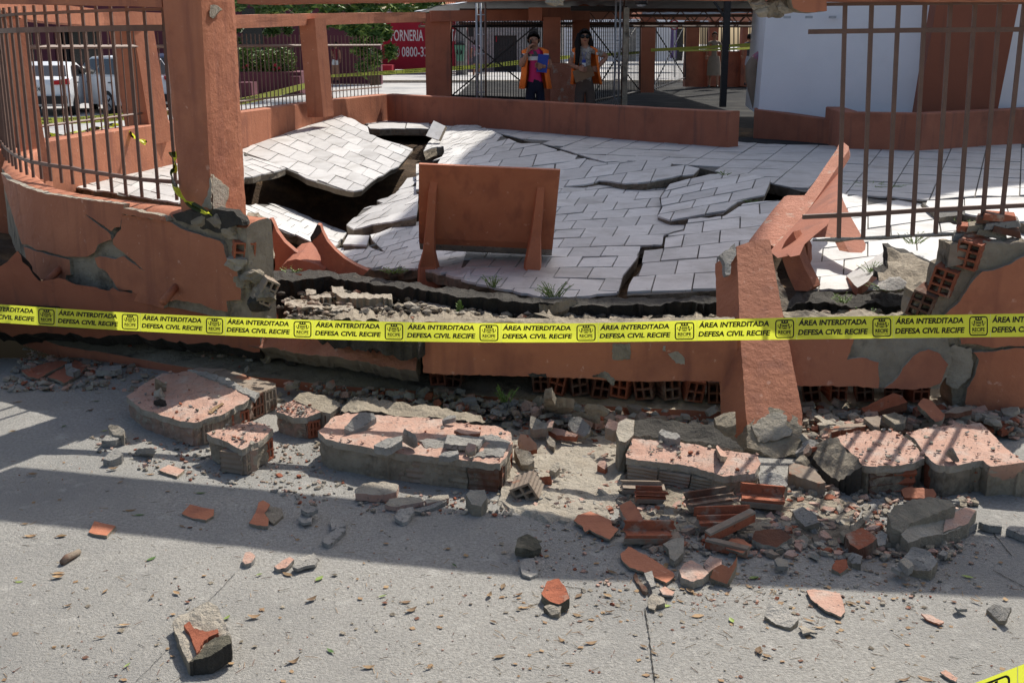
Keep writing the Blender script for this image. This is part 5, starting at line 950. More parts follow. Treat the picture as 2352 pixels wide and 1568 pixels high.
for k, (pts, lab, mt) in enumerate((([(1050, 130), (1090, 110), (1105, 125), (1060, 150)], 'small grey piece under the terracotta sheet', 'grey'), ([(1110, 120), (1140, 105), (1220, 115), (1225, 140), (1160, 135)], 'flat grey strip under the terracotta sheet', 'grey'), ([(1245, 150), (1260, 135), (1330, 140), (1400, 150), (1400, 205), (1300, 170)], 'grey cement slab at the right frame edge', 'grey'))):
    piece('cement_piece', lab, 'rubble', c16, pts, .025, .025, mt, mt, 310 + k, GP)
# loose bricks ---------------------------------------------------------------------------
def loose(label, x, y, z, size, nx, nzz, R, mat, grp='loose hollow bricks'):
    mb = MB(); hollow_brick(mb, G(x, y, z), R, size, nx, nzz, M[mat], depth=min(.08, size[1] * .6)); return mb.build('hollow_brick', None, label, 'brick', grp)
loose('small three-hole clay brick standing in front of the long chunk', 1210, 1118, .045, (.088, .09, .075), 2, 2, rot(-.25, .25, -.5), 'brick_grey')
random.seed(8)
def channel(label, a, b, z, hh, w_, open_up=True, mat='brick', mat2='brick_grey'):
    hh *= .75
    """a broken half brick: a clay trough with a grooved lower shell"""
    A, B = G(*a, z), G(*b, z); d = (B - A); n = V((-d.y, d.x, 0)).normalized(); t_ = .009; mb = MB()
    up = V((0, 0, 1))
    def bx_(o0, o1, z0, z1, m_):
        j0, j1, j2, j3 = [d * random.uniform(-.09, .05) for _ in range(4)]; sg = d * random.uniform(.86, 1.08)
        q = [A + n * o0 + up * z0 + j0, A + n * o1 + up * z0 + j1, A + n * o1 + up * z1 + j2, A + n * o0 + up * z1 + j3]; mb.prism(q, sg, M[m_])
    bx_(0, w_, 0, t_, mat); bx_(w_ - t_, w_, t_, hh, mat); bx_(0, t_, t_, hh * .25, mat)
    rr_ = random.Random(int(a[0]))
    for k in range(4): bx_(-.003, 0, -hh * .45 + k * hh * .11, -hh * .45 + k * hh * .11 + hh * .08, mat2)
    bx_(0, w_, -hh * .5, 0, mat2)
    if rr_.random() < .5: bx_(w_ * .45, w_ * .45 + t_, t_, hh * rr_.uniform(.3, .6), mat)
    return mb.build('brick_channel', None, label, 'brick', 'broken brick troughs')
channel('open red brick trough in the shadow, front one of the pair', (1441, 1236), (1558, 1236), .035, .055, .06)
channel('open red brick trough in the shadow, behind the front one', (1612, 1208), (1730, 1204), .045, .06, .07)
channel('open red brick trough in the shade below the fallen pillar', (1705, 1150), (1812, 1160), .05, .06, .07)
channel('low red brick trough left of the fallen pillar foot', (1462, 1145), (1530, 1147), .035, .045, .05)
channel('dirty brick trough between the two red troughs', (1590, 1165), (1690, 1150), .045, .05, .06, mat='brick_dk')
channel('grooved brick half in the shadow under the pink topped chunk', (1430, 1128), (1520, 1130), .03, .03, .06, mat='brick_grey')
def stick(label, a, b, za, zb, w_, h_, mat, mat2):
    A, B = G(*a, za), G(*b, zb); mb = MB(); d = (B - A); n = V((-d.y, d.x, 0)).normalized() * w_
    mb.prism([A - n, A + n, A + n + V((0, 0, h_)), A - n + V((0, 0, h_))], d, M[mat]); mb.prism([A - n * 1.1 + V((0, 0, h_)), A + n * 1.1 + V((0, 0, h_)), A + n + V((0, 0, h_ + .008)), A - n + V((0, 0, h_ + .008))], d, M[mat2])
    return mb.build('brick_sliver', None, label, 'brick', 'long brick slivers')
stick('long brick sliver lying across the rear trough', (1624, 1245), (1728, 1194), .02, .07, .016, .03, 'brick', 'brick_grey')
stick('long red brick sliver under the crossing one', (1622, 1255), (1718, 1278), .01, .005, .014, .025, 'brick', 'brick_grey')
def chip(mb, c, r_, mat, rr):
    n = rr.randint(4, 6); a0 = rr.uniform(0, 6.28); T = rot(rr.uniform(0, 6.28), rr.gauss(0, .28), rr.gauss(0, .28)); t_ = r_ * rr.uniform(.18, .5); el = rr.uniform(.5, 1)
    pts = [(math.cos(a0 + 6.2832 * k / n) * r_ * rr.uniform(.6, 1.15), math.sin(a0 + 6.2832 * k / n) * r_ * el * rr.uniform(.6, 1.15)) for k in range(n)]
    top = [V(c) + T @ V((x * .93, y * .93, t_)) for x, y in pts]; bot = [V(c) + T @ V((x, y, -t_ * .4)) for x, y in pts]
    mb.add(top + bot, [tuple(range(n))] + [(k, n + k, n + (k + 1) % n, (k + 1) % n) for k in range(n)], mat)
# small rubble that nobody could count -----------------------------------------------------
def in_px(poly, r):
    xs = [p[0] for p in poly]; ys = [p[1] for p in poly]
    while True:
        q = (r.uniform(min(xs), max(xs)), r.uniform(min(ys), max(ys)))
        if inside(q, poly): return q
r = random.Random(77); mb = MB(); mats = ['grey', 'mortar', 'mortar_lt', 'brick', 'paint_dust', 'paint_side', 'mortar_lt', 'mortar_lt', 'paint_dust', 'brick_grey']
ZN = [([(640, 905), (1000, 925), (1400, 965), (1690, 985), (1690, 1010), (1440, 1010), (1200, 990), (800, 930)], 900, .006, .038, .06),
      ([(1180, 980), (1440, 990), (1440, 1140), (1400, 1180), (1180, 1160), (1150, 1120)], 1900, .003, .016, .012),
      ([(1380, 1120), (1840, 1110), (1900, 1120), (2250, 1150), (2200, 1280), (1960, 1290), (1500, 1270), (1400, 1200)], 2200, .004, .024, .015),
      ([(1840, 965), (2352, 970), (2352, 1010), (1960, 1010), (1880, 1060), (1840, 1090)], 900, .006, .04, .07),
      ([(200, 1000), (480, 1020), (640, 1100), (560, 1130), (230, 1060)], 260, .003, .012, .006),
      ([(60, 800), (500, 880), (650, 910), (640, 930), (300, 900), (0, 900)], 800, .004, .026, .015),
      ([(0, 700), (400, 790), (600, 850), (600, 880), (200, 800), (0, 780)], 200, .006, .03, .09),
      ([(600, 1030), (760, 1010), (800, 1130), (700, 1170), (620, 1130)], 260, .003, .013, .008),
      ([(780, 1120), (1200, 1130), (1200, 1190), (850, 1180)], 260, .003, .014, .008),
      ([(0, 900), (2352, 900), (2352, 1568), (0, 1568)], 1500, .0012, .0045, .003),
      ([(1200, 1200), (2300, 1250), (2100, 1400), (1250, 1400)], 700, .002, .009, .004)]
for poly, n, r0, r1, zz in ZN:
    for k in range(n):
        q = in_px(poly, r); p = G(*q, 0); rad = r0 + (r1 - r0) * r.random() ** 2.2
        p.z = rad * .35 + (zz * r.random() if zz > .015 else 0)
        if r.random() < .68: chip(mb, p, rad * 1.25, M[r.choice(mats)], r)
        else: lump(mb, p, rad, M[r.choice(mats)], k, (r.uniform(.8, 1.5), r.uniform(.7, 1.2), r.uniform(.35, .8)), 1 if rad > .004 else 0, .6, rot(r.uniform(0, 6.3)))
for top, mp in TOPS:
    for k in range(150):
        q = in_px(top, r); p = mp(*q); rad = .0018 + .011 * r.random() ** 4; chip(mb, p + V((0, 0, rad * .3 + .003)), rad, M[r.choice(['grey', 'mortar_lt', 'mortar_lt', 'paint_dust', 'brick'])], r)
mb.build('rubble', None, kind='stuff')
# settled dust heaps between the chunks
mb = MB()
for poly, z0, m_, sd in (([(1160, 985), (1300, 970), (1440, 985), (1445, 1120), (1400, 1190), (1250, 1200), (1130, 1160), (1170, 1080)], .012, 'mortar_lt', 1), ([(1840, 1000), (1900, 980), (1900, 1080), (1850, 1100)], .03, 'mortar_lt', 2), ([(1440, 1120), (1700, 1100), (1960, 1150), (1960, 1250), (1700, 1240), (1430, 1210)], .012, 'mortar', 3)):
    P = jag(poly, 5, 14, sd); vs, fs, loop = cdt(P, 9, sd); bs = set(loop); W = []
    for k, v in enumerate(vs):
        p = G(v.x, v.y, .004); p.z = -.004 if k in bs else .004 + z0 * (.6 + .9 * nz(p, 9) + .5 * nz(p, 30)); W.append(p)
    mb.add(W, fs, M[m_])
mb.build('dust', None, kind='stuff')
# ------------------------------------------------------------------ back of the plaza
PB = [(-3.75, 8.7), (-3.9, 9.3), (-3.55, 11.6), (-3.22, 13.6), (-2.82, 15.6), (-2.4, 17.3), (-1.98, 18.6)]
def back_wall(path, zb, zt, th, name, label, mat='paint_in'):
    p = resample([V(q) for q in path], .15); n = [q for q in normals2(p)]
    mb = MB(); prof = [(0, zb), (0, zb + .1), (0, (zb + zt) / 2), (0, zt - .01), (.01, zt), (th / 2, zt + .004), (th - .01, zt), (th, zt - .01), (th, zb)]; m = len(prof); vs = []
    for i, q in enumerate(p):
        for o, z in prof:
            P = V((q.x + n[i].x * o, q.y + n[i].y * o, z)); vs.append(P + V((n[i].x, n[i].y, .5)) * .006 * nz(P, 5))
    fs = [(i * m + k, (i + 1) * m + k, (i + 1) * m + k + 1, i * m + k + 1) for i in range(len(p) - 1) for k in range(m - 1)] + [tuple(range(m)), tuple(range((len(p) - 1) * m, len(p) * m))]
    mb.add(vs, fs, M[mat]); return mb.build(name, None, label, 'wall', fix=True)
back_wall(PB, .2, .87, .2, 'low_wall', 'low terracotta wall under the rear left fence, lit by the sun', 'paint')
lowpx = [(905, 283), (1000, 288), (1100, 295), (1200, 303), (1300, 311.5), (1400, 320), (1500, 328.5), (1600, 336), (1672, 341)]
LP_ = [W2(G(x, y, .45)) for x, y in lowpx]; LP_[0] = (-1.98, 18.5)
back_wall([(q[0], q[1]) for q in LP_][::1], .2, .875, .22, 'low_wall', 'long low terracotta wall in shade in front of the two standing women', 'paint_in')
# rear fence: pillars, beam, bars --------------------------------------------------------
rf = empty('rear_fence', (-3.0, 14, .87), 'rear iron fence with terracotta pillars and beam along the left side', 'fence')
def sq(mb, a, b, half, ang, mat): mb.bar(a, b, half * 1.414, mat, 4, ang=ang, smooth=False)
for (xb, yb, xt, yt, Y, h_, ang) in ((737, 268, 717, 58, 15.6, .125, .35), (345, 330, 300, 70, 11.7, .15, .4), (62, 420, -6, 50, 9.1, .13, .3)):
    mb = MB(); sq(mb, D(xb, yb, Y), D(xt, yt - 14, Y), h_, ang, M['paint']); mb.build('pillar', rf)
bm = [D(-30, 34, 8.9), D(60, 44, 9.4), D(130, 52, 10), D(240, 62, 11), D(377, 66, 12), D(545, 66, 13.6), D(715, 59, 15.6), D(860, 54, 17.4), D(978, 51, 18.8)]
beam(bm, .15, .2, 'beam', rf, 'paint', .3)
fb_path = resample([V(q) for q in PB], .13); nb = normals2(fb_path)
def lerp_rail(pxs, X):  # image height of a rail by picture x
    for a, b in zip(pxs[:-1], pxs[1:]):
        if X <= b[0]: return a[1] + (b[1] - a[1]) * (X - a[0]) / (b[0] - a[0])
    return pxs[-1][1]
def proj(p):
    d = V(p) - CAM; z = d.dot(FW); return (1176 + FPX * d.x / z, 784 - FPX * d.dot(UP) / z)
for i, q in enumerate(fb_path[2:-1]):
    x, y = q.x + nb[i].x * .1, q.y + nb[i].y * .1
    mb = MB(); mb.bar(V((x, y, .86)), V((x, y, 1.76)), .008, M['steel'], 4); mb.build('bar', rf)
for z, hh in ((.98, .02), (1.62, .03)):
    mb = MB()
    for a, b, n1, n2 in zip(fb_path[:-1], fb_path[1:], nb[:-1], nb[1:]):
        A = V((a.x + n1.x * .1, a.y + n1.y * .1, z)); B = V((b.x + n2.x * .1, b.y + n2.y * .1, z)); mb.bar(A, B, hh * .6, M['steel'], 4)
    mb.build('rail', rf)
# centre fence and gates ------------------------------------------------------------------
def pier(label, x0, x1, yt, yb, Y, th=.3, mat='paint_in', grp=None):
    a, b = D(x0, yb, Y), D(x1, yb, Y); t = D((x0 + x1) / 2, yt, Y).z; mb = MB()
    mb.box(((a.x + b.x) / 2, Y + th / 2, (a.z + t) / 2), (b.x - a.x, th, t - a.z), M[mat]); return mb.build('pillar', None, label, 'pillar', grp)
GPI = 'terracotta pillars along the rear fence'
pier('dark terracotta pillar at the corner of the rear fence, left of the gate', 979, 1036, 30, 225, 19.2, .35, grp=GPI)
pier('terracotta pillar between the two women in orange vests', 1247, 1286, 40, 236, 18.5, .3, grp=GPI)
pier('terracotta pillar behind the woman with sunglasses', 1314, 1352, 40, 240, 20, .3, grp=GPI)
pier('dark pillar between the two right gates', 1470, 1502, 40, 213, 27, .4, grp=GPI)
cb = empty('rear_beam', D(1200, 40, 19.5), 'shaded terracotta beam over the rear gates below the metal canopy', 'beam')
beam([D(990, 50, 19.1), D(1245, 47, 19.4)], .17, .25, 'beam_span', cb, 'paint_in', 1); beam([D(1245, 48, 18.6), D(1355, 46, 19.9)], .2, .25, 'beam_span', cb, 'paint_in', 1); beam([D(1354, 46, 21), D(1475, 44, 27), D(1600, 47, 33), D(1760, 50, 38)], .28, .3, 'beam_span', cb, 'paint_in', 2)
def fence_px(name, label, cat, A, B, nbars, r, cross=True, mat='black_steel', rails=((.03, .03), (.93, .03)), group=None):
    """A, B = (x, y_top, y_bottom, Y) of the two ends"""
    a0, a1 = D(A[0], A[2], A[3]), D(A[0], A[1], A[3]); b0, b1 = D(B[0], B[2], B[3]), D(B[0], B[1], B[3])
    g = empty(name, (a0 + b0) / 2, label, cat, group)
    for k in range(nbars + 1):
        t = k / nbars; mb = MB(); mb.bar(a0.lerp(b0, t), a1.lerp(b1, t), r * (2 if k in (0, nbars) else 1), M[mat], 4); mb.build('bar', g)
    for t, w_ in rails:
        mb = MB(); mb.bar(a0.lerp(a1, t), b0.lerp(b1, t), w_ * .7, M[mat], 4); mb.build('rail', g)
    if cross:
        for p, q in ((a0.lerp(a1, .03), b1), (b0.lerp(b1, .03), a1.lerp(a0, .06))):
            mb = MB(); mb.bar(p, q, r * 1.7, M[mat], 4); mb.build('brace', g)
    return g
GG = 'black iron gates with crossed braces'
fence_px('iron_gate', 'black barred gate with crossed braces behind the woman on the phone', 'gate', (1037, 48, 226, 19.6), (1247, 46, 233, 19.6), 34, .010, group=GG)
fence_px('iron_gate', 'barred gate leaf with a cross brace right of the woman with sunglasses', 'gate', (1353, 46, 240, 20.4), (1470, 46, 214, 26.5), 30, .010, group=GG)
fence_px('iron_gate', 'open barred gate leaf with a cross brace at the dark yard', 'gate', (1499, 48, 210, 28), (1574, 54, 182, 38), 22, .011, group=GG)
fence_px('iron_fence', 'short barred fence between the two orange vest women', 'fence', (1284, 46, 162, 19.3), (1316, 46, 160, 20.2), 6, .010, cross=False)
pier('lit terracotta wall stub between the two women', 1265, 1322, 146, 238, 18.3, .2, 'paint_rough')
# yard behind, canopies, masts ---------------------------------------------------------------
def yz(X, Y): return .19 + .25 * (1 - sstep(15, 19, Y)) * sstep(1.9, 2.9, X) + .004 * nz((X, Y, 0), 2)
sheet('yard_ground', -1.6, 14, 17.0, 45, 40, 60, yz, M['asphalt'], None)
sheet('yard_ground', 2.85, 14, 13.6, 17.0, 30, 12, lambda X, Y: yz(X, Y) - (.006 if Y < 14 else 0), M['asphalt'], None)
can = empty('metal_canopy', (1.5, 20, 2.3), 'corrugated grey metal canopy roof over the yard', 'canopy')
def corrug(name, poly, zf, parent, mat='zinc', pitch=.3, amp=.02):
    mb = MB(); x0, x1 = min(p[0] for p in poly), max(p[0] for p in poly); y0, y1 = min(p[1] for p in poly), max(p[1] for p in poly); vs = []; fs = []
    nx = int((x1 - x0) / .075); ny = 8
    def xr(y, side):
        xs = []
        n = len(poly)
        for i in range(n):
            (ax, ay), (bx, by) = poly[i], poly[(i + 1) % n]
            if ay != by and min(ay, by) <= y <= max(ay, by): xs.append(ax + (bx - ax) * (y - ay) / (by - ay))
        return min(xs) if side == 0 else max(xs)
    for j in range(ny + 1):
        y = y0 + (y1 - y0) * j / ny; y_ = min(max(y, y0 + 1e-4), y1 - 1e-4); a, b = xr(y_, 0), xr(y_, 1)
        for i in range(nx + 1):
            x = a + (b - a) * i / nx; vs.append((x, y, zf(x, y) + amp * math.sin(2 * math.pi * x / pitch)))
    n = len(vs); vs += [(p[0], p[1], p[2] + .012) for p in vs]
    fs = [(j * (nx + 1) + i, (j + 1) * (nx + 1) + i, (j + 1) * (nx + 1) + i + 1, j * (nx + 1) + i + 1) for j in range(ny) for i in range(nx)]
    fs += [tuple(q + n for q in f[::-1]) for f in fs]
    mb.add(vs, fs, M[mat], True); return mb.build(name, parent)
corrug('roof_sheet', [(-2.1, 25.5), (-.25, 17.2), (4.2, 17.2), (6.2, 25.5)], lambda x, y: 2.3, can)
for y0, z in ((25.4, 2.22), (20.5, 2.2)):
    tr = MB(); x0, x1 = (-2, 6) if y0 > 25 else (-.9, 5.2)
    tr.bar((x0, y0, z), (x1, y0, z), .03, M['steel'], 4); tr.bar((x0, y0, z - .22), (x1, y0, z - .22), .025, M['steel'], 4)
    k = x0
    while k < x1 - .2: tr.bar((k, y0, z - .22), (k + .2, y0, z), .012, M['steel'], 4); tr.bar((k + .2, y0, z), (k + .4, y0, z - .22), .012, M['steel'], 4); k += .4
    tr.build('truss', can)
can2 = empty('metal_canopy', D(1600, 30, 30), 'second grey canopy strip at the right, lower edge facing the yard', 'canopy')
c2p = [D(1441, 30, 27), D(1745, 24, 27), D(1745, 10, 34), D(1441, 24, 34)]
mb = MB(); a, b = D(1441, 39, 27), D(1760, 29, 27); mb.prism([a, b, b + V((0, 13, .5)), a + V((0, 13, .5))], (0, 0, .18), M['zinc']); mb.build('roof_sheet', can2)
mb = MB(); a, b = D(1311, 20, 18.5), D(1440, 20, 18.5); mb.box((a + b) / 2, (b.x - a.x, .12, .07), M['black_steel']); mb.build('steel_beam', can)
def mast(label, px, yt, yb, Y, wpx, mat='zinc'):
    g = empty('lattice_mast', D(px, yb, Y), label, 'mast', 'thin lattice masts under the canopy'); a, b = D(px - wpx / 2, yb, Y), D(px + wpx / 2, yb, Y); zt = D(px, yt, Y).z
    for p, m_ in ((a, 'zinc'), ((a + b) / 2 + V((0, -.08, 0)), 'zinc'), (b, 'steel')):
        mb = MB(); mb.bar(p, V((p.x, p.y, zt)), .016, M[m_], 6); mb.build('tube', g)
    z = a.z + .1; mb = MB()
    while z < zt: mb.bar(V((a.x, a.y, z)), V((b.x, b.y, z)), .007, M['zinc'], 4); mb.bar(V((a.x, a.y, z)), V(((a.x + b.x) / 2, a.y - .08, z)), .007, M['zinc'], 4); z += .28
    mb.build('rung', g)
mast('galvanised lattice mast left of the woman on the phone', 1106, 8, 228, 17.6, 20); mast('galvanised lattice mast right of the woman with sunglasses', 1419, 0, 242, 17.6, 18)
mb = MB(); a = D(1434, 243, 17.4); mb.box((a.x, 17.4, (a.z + D(1434, 18, 17.4).z) / 2), (.075, .075, D(1434, 18, 17.4).z - a.z), M['mortar']); mb.build('concrete_post', None, 'square brown post beside the right lattice mast', 'post')
sp_ = empty('steel_post', D(1666, 246, 17), 'dark steel canopy post standing in front of the kiosk', 'post')
mb = MB(); a, t = D(1663, 246, 17), D(1668, -6, 17); mb.box((a + t) / 2, (.09, .09, t.z - a.z), M['black_steel']); mb.build('column', sp_)
mb = MB(); mb.bar(D(1664, 40, 17), D(1640, 4, 17), .025, M['black_steel'], 4); mb.build('brace', sp_)
mb = MB(); mb.bar(D(1450, -4, 17), D(1710, -2, 17), .03, M['black_steel'], 4); mb.build('arm', sp_)
lamp = empty('canopy_lamp', D(1473, 6, 17), 'small dark round lamp hanging under the canopy', 'lamp')
mb = MB(); p = D(1473, 8, 17); mb.bar(p + V((0, 0, .1)), p - V((0, 0, .02)), .07, M['black_steel'], 10, .09); mb.build('shade', lamp); mb = MB(); mb.bar(p - V((0, 0, .02)), p - V((0, 0, .05)), .08, M['zinc'], 10, .04); mb.build('glass', lamp)
# dark rear wall of the yard
rwl = empty('yard_wall', D(1660, 200, 39.5), 'dark terracotta wall with barred openings behind the yard', 'wall')
mb = MB()
def pb(mb, x0, x1, y0, y1, Y, th, mat): a, b = D(x0, y1, Y), D(x1, y0, Y); mb.box(((a.x + b.x) / 2, Y + th / 2, (a.z + b.z) / 2), (abs(b.x - a.x), th, abs(b.z - a.z)), M[mat])
pb(mb, 1573, 1608, 48, 200, 38.5, .5, 'paint_in'); mb.build('pillar', rwl)
for x0, x1 in ((1626, 1652), (1700, 1720), (1745, 1790)):
    mb = MB(); pb(mb, x0, x1, 48, 198, 40, .5, 'paint_in'); mb.build('pillar', rwl)
mb = MB(); pb(mb, 1600, 1800, 118, 200, 40.3, .3, 'paint_in'); mb.build('parapet', rwl)
for x0, x1 in ((1608, 1626), (1652, 1700), (1720, 1745)):
    for k in range(5):
        x = x0 + (x1 - x0) * (k + .5) / 5; mb = MB(); mb.bar(D(x, 119, 40.2), D(x, 50, 40.2), .025, M['black_steel'], 4); mb.build('bar', rwl)
# kiosk at the right --------------------------------------------------------------------------
kb = [W2(G(x, y, .45)) for x, y in ((1930, 344), (2113, 349), (2352, 331), (2500, 318))]; kb = [(kb[0][0] + .12, kb[0][1] + 1.2)] + kb
kp = resample([V(q) for q in kb], .2)
mb = MB(); n_ = [-q for q in normals2(kp)]; m = 6; prof = [(0, .2), (0, .6), (0, .868), (.012, .88), (.2, .88), (.22, .2)]; vs = []
for q, nn in zip(kp, n_):
    for o, z in prof: P = V((q.x - nn.x * o, q.y - nn.y * o, z)); vs.append(P + V((0, -1, 0)) * .005 * nz(P, 5))
mb.add(vs, [(i * m + k, (i + 1) * m + k, (i + 1) * m + k + 1, i * m + k + 1) for i in range(len(kp) - 1) for k in range(m - 1)], M['paint_in'])
kbw = mb.build('low_wall', None, 'low terracotta wall round the foot of the white kiosk', 'wall', fix=True)
mb = MB(); a_, b_, c_, d_ = D(1733, 274, 15.4), D(1940, 308, 14.2), D(1940, 281, 14.2), D(1733, 252, 15.4); mb.prism([a_ - V((0, 0, .4)), b_ - V((0, 0, .4)), c_, d_], (.1, .5, 0), M['paint_in']); mb.build('kiosk_plinth', None, 'low dark terracotta plinth along the left foot of the white kiosk', 'plinth')
kio = empty('kiosk', D(2000, 270, 15), 'white kiosk tower with a slanted brown panel behind the hanging fence', 'kiosk')
wq = [D(1742, 256, 15.6), D(2120, 275, 14.6)]; t0, t1 = D(1762, 14, 15.7), D(2160, -40, 14.7)
def upto(b, t, z): return b + (t - b) * ((z - b.z) / (t.z - b.z))
ZR = 9.6
mb = MB(); b0, b1 = upto(wq[0], t0, .72), upto(wq[1], t1, .5); mid0, mid1 = upto(wq[0], t0, 3.2), upto(wq[1], t1, 3.2)
mb.prism([b0, b1, mid1, mid0], (.3, 2.4, 0), M['white']); mb.build('white_wall', kio)
bw = [D(2105, 272, 14.45), D(2290, 262, 14.3), D(2372, -250, 14.3), D(2200, -250, 14.5)]
bw[2] = upto(D(2292, 255, 14.3), D(2340, 11, 14.3), 3.2); bw[3] = upto(D(2107, 268, 14.45), D(2152, 10, 14.45), 3.2)
mb = MB(); mb.prism(bw, (.1, 2.2, 0), M['brown_panel']); mb.build('brown_panel', kio)
gw = [D(2290, 262, 14.6), D(2480, 250, 14.9), upto(D(2480, 250, 14.9), D(2490, 0, 14.9), 3.2), upto(D(2290, 262, 14.6), D(2340, 0, 14.6), 3.2)]
mb = MB(); mb.prism(gw, (.2, 2, 0), M['white']); mb.build('white_wall', kio)
for x in (1808, 1858, 1912):
    mb = MB(); p = D(x, 40, 15.2); mb.box(p, (.09, .03, .03), M['zinc']); mb.build('wall_hook', kio)
mb = MB(); mb.bar((4.9, 15.9, 3.1), (4.9, 15.9, ZR), .55, M['white'], 16); mb.build('column', kio)  # added above the view to carry the shade-casting slab
# added out-of-view slab, its outline projected sunward from the wanted plaza shade
shp = [(1160, 303), (1450, 316), (1520, 300), (1580, 262)]
low = [(2460, 395), (2352, 430), (2200, 447), (2110, 470), (2030, 467), (1960, 452), (1895, 446), (1850, 480), (1800, 540), (1720, 650), (1660, 676), (1500, 684), (1330, 676), (1200, 660), (1050, 640), (900, 612), (790, 585), (813, 533), (880, 503), (957, 461), (1030, 412), (1100, 345)]
SP = [G(x, y, .45) for x, y in shp] + [V((7.5, 22, .45)), V((8.5, 14, .45))] + [G(x, y, .42) for x, y in low]
k_ = (ZR - .45) / TOSUN.z
mb = MB(); mb.prism([V((p.x + TOSUN.x * k_, p.y + TOSUN.y * k_, ZR)) for p in SP], (0, 0, .25), M['white']); mb.build('shade_slab', kio)
# ------------------------------------------------------------------ across the street
def gy(y, z=.14): return G(1176, y, z).y
def bx(mb, x0, x1, yt, yb, mat, th=.3, Y=None, z=.14):
    """a front-facing box whose foot touches the ground at picture height yb"""
    Y = Y or gy(yb, z); a, b = D(x0, yb, Y), D(x1, yt, Y); mb.box(((a.x + b.x) / 2, Y + th / 2, (a.z + b.z) / 2), (abs(b.x - a.x), th, abs(b.z - a.z)), M[mat]); return Y
# maroon building behind the cars
mbd = empty('maroon_building', (-14, 46, .14), 'long maroon building with dark windows behind the parked cars', 'building')
Yb = 48
mb = MB(); pb(mb, -700, 560, -160, 68, Yb, 6, 'maroon'); mb.build('upper_wall', mbd)
mb = MB(); pb(mb, -700, 560, 148, 190, Yb, 6, 'maroon'); mb.build('lower_wall', mbd)
mb = MB(); pb(mb, -700, 560, 60, 152, Yb + .6, 5, 'dark'); mb.build('window', mbd)
for x0, x1 in ((-160, -120), (-20, 14), (86, 120), (238, 262), (352, 380), (470, 500)):
    mb = MB(); pb(mb, x0, x1, 60, 188, Yb - .25, .6, 'maroon'); mb.build('column', mbd)
for x0 in (30, 150, 290, 400):
    mb = MB(); pb(mb, x0, x0 + 3, 66, 150, Yb + .45, .1, 'black_steel'); mb.build('window_frame', mbd)
mbe = empty('maroon_wall', D(640, 200, 46), 'dark maroon building wall behind the flower bed', 'building')
mb = MB(); pb(mb, 540, 760, -160, 192, 47, 3, 'maroon'); mb.build('wall', mbe)
mb = MB(); pb(mb, 745, 868, -100, 194, 44, .5, 'maroon'); mb.build('side_wall', mbe)
mb = MB(); pb(mb, 560, 600, 20, 116, 46.9, .2, 'dark'); mb.build('window', mbe)
# flower bed
plz = empty('flower_bed', D(620, 214, gy(214)), 'raised maroon planter filled with a light green hedge', 'planter')
mb = MB(); Yp = bx(mb, 540, 690, 166, 217, 'maroon', 2.2); mb.build('planter_wall', plz)
mb = MB(); bx(mb, 668, 688, 176, 214, 'maroon', .8, Yp - .5); mb.build('planter_end', plz)
st2 = MB(); bx(st2, 545, 577, 190, 224, 'maroon', .8); st2.build('low_pier', None, 'short maroon pier at the left end of the planter', 'pier')
def leafcloud(mb, c, rad, n, size, mats, r, elong=1.6, droop=0.0):
    for k in range(n):
        while True:
            d = V((r.uniform(-1, 1), r.uniform(-1, 1), r.uniform(-1, 1)))
            if d.length < 1: break
        p = V(c) + V((d.x * rad[0], d.y * rad[1], d.z * rad[2])); s = size * r.uniform(.6, 1.3)
        a = r.uniform(0, 6.28); u = V((math.cos(a), math.sin(a), r.uniform(-.7, .5) - droop)).normalized(); w_ = u.cross(V((r.uniform(-1, 1), r.uniform(-1, 1), r.uniform(-.3, 1)))).normalized()
        mb.add([p - u * s * elong, p + w_ * s * .5, p + u * s * elong, p - w_ * s * .5], [(0, 1, 2, 3)], mats[r.randrange(len(mats))])
r = random.Random(12)
for x in (556, 588, 622, 655):
    hp = empty('hedge_plant', D(x, 166, Yp + .8), None, None, parent=plz); mb = MB(); c = D(x, 143, Yp + .8)
    for k in range(7):
        a = D(x + r.uniform(-12, 12), 166, Yp + .8); mb.bar(a, a + V((r.uniform(-.15, .15), 0, .8)), .015, M['leaf'], 4)
    leafcloud(mb, c, (.36, .5, .48), 900, .045, [M['leaf'], M['leaf_lt'], M['leaf_lt']], r, 1.8); mb.build('foliage', hp)
mb = MB()
for x, y in ((560, 155), (568, 150), (632, 150), (640, 157), (628, 160)): lump(mb, D(x, y, Yp + .2), .06, M['red'], int(x), (1, 1, 1), 1, .4)
mb.build('flower', plz)
# trees
def tree(label, base, top, crown, n, size, mats, seed, trunk=.16):
    t = empty('tree', base, label, 'tree', 'street trees behind the rear fence'); r = random.Random(seed); mb = MB(); b, tp = V(base), V(top)
    mb.tube([b, b.lerp(tp, .4) + V((.05, 0, 0)), b.lerp(tp, .75) + V((-.06, 0, 0)), tp], [trunk, trunk * .8, trunk * .65, trunk * .45], M['bark'], 8); mb.build('trunk', t)
    mb = MB(); lm = MB()
    for c, rad, w_ in crown:
        c = V(c); lm.tube([tp.lerp(b, .15), tp.lerp(c, .5) + V((0, 0, .1)), c], [trunk * .35, trunk * .2, .015], M['bark'], 5)
        for k in range(max(3, int(w_ * 9))):
            d = V((r.gauss(0, .5), r.gauss(0, .5), r.gauss(0, .45))); q = c + V((d.x * rad[0], d.y * rad[1], d.z * rad[2])); leafcloud(mb, q, (rad[0] * .28, rad[1] * .28, rad[2] * .3), int(n * w_ / max(3, int(w_ * 9))), size, mats, r, 2.0, .25)
    lm.build('limb', t); mb.build('crown', t); return t
lm_ = [M['leaf'], M['leaf'], M['leaf_lt']]
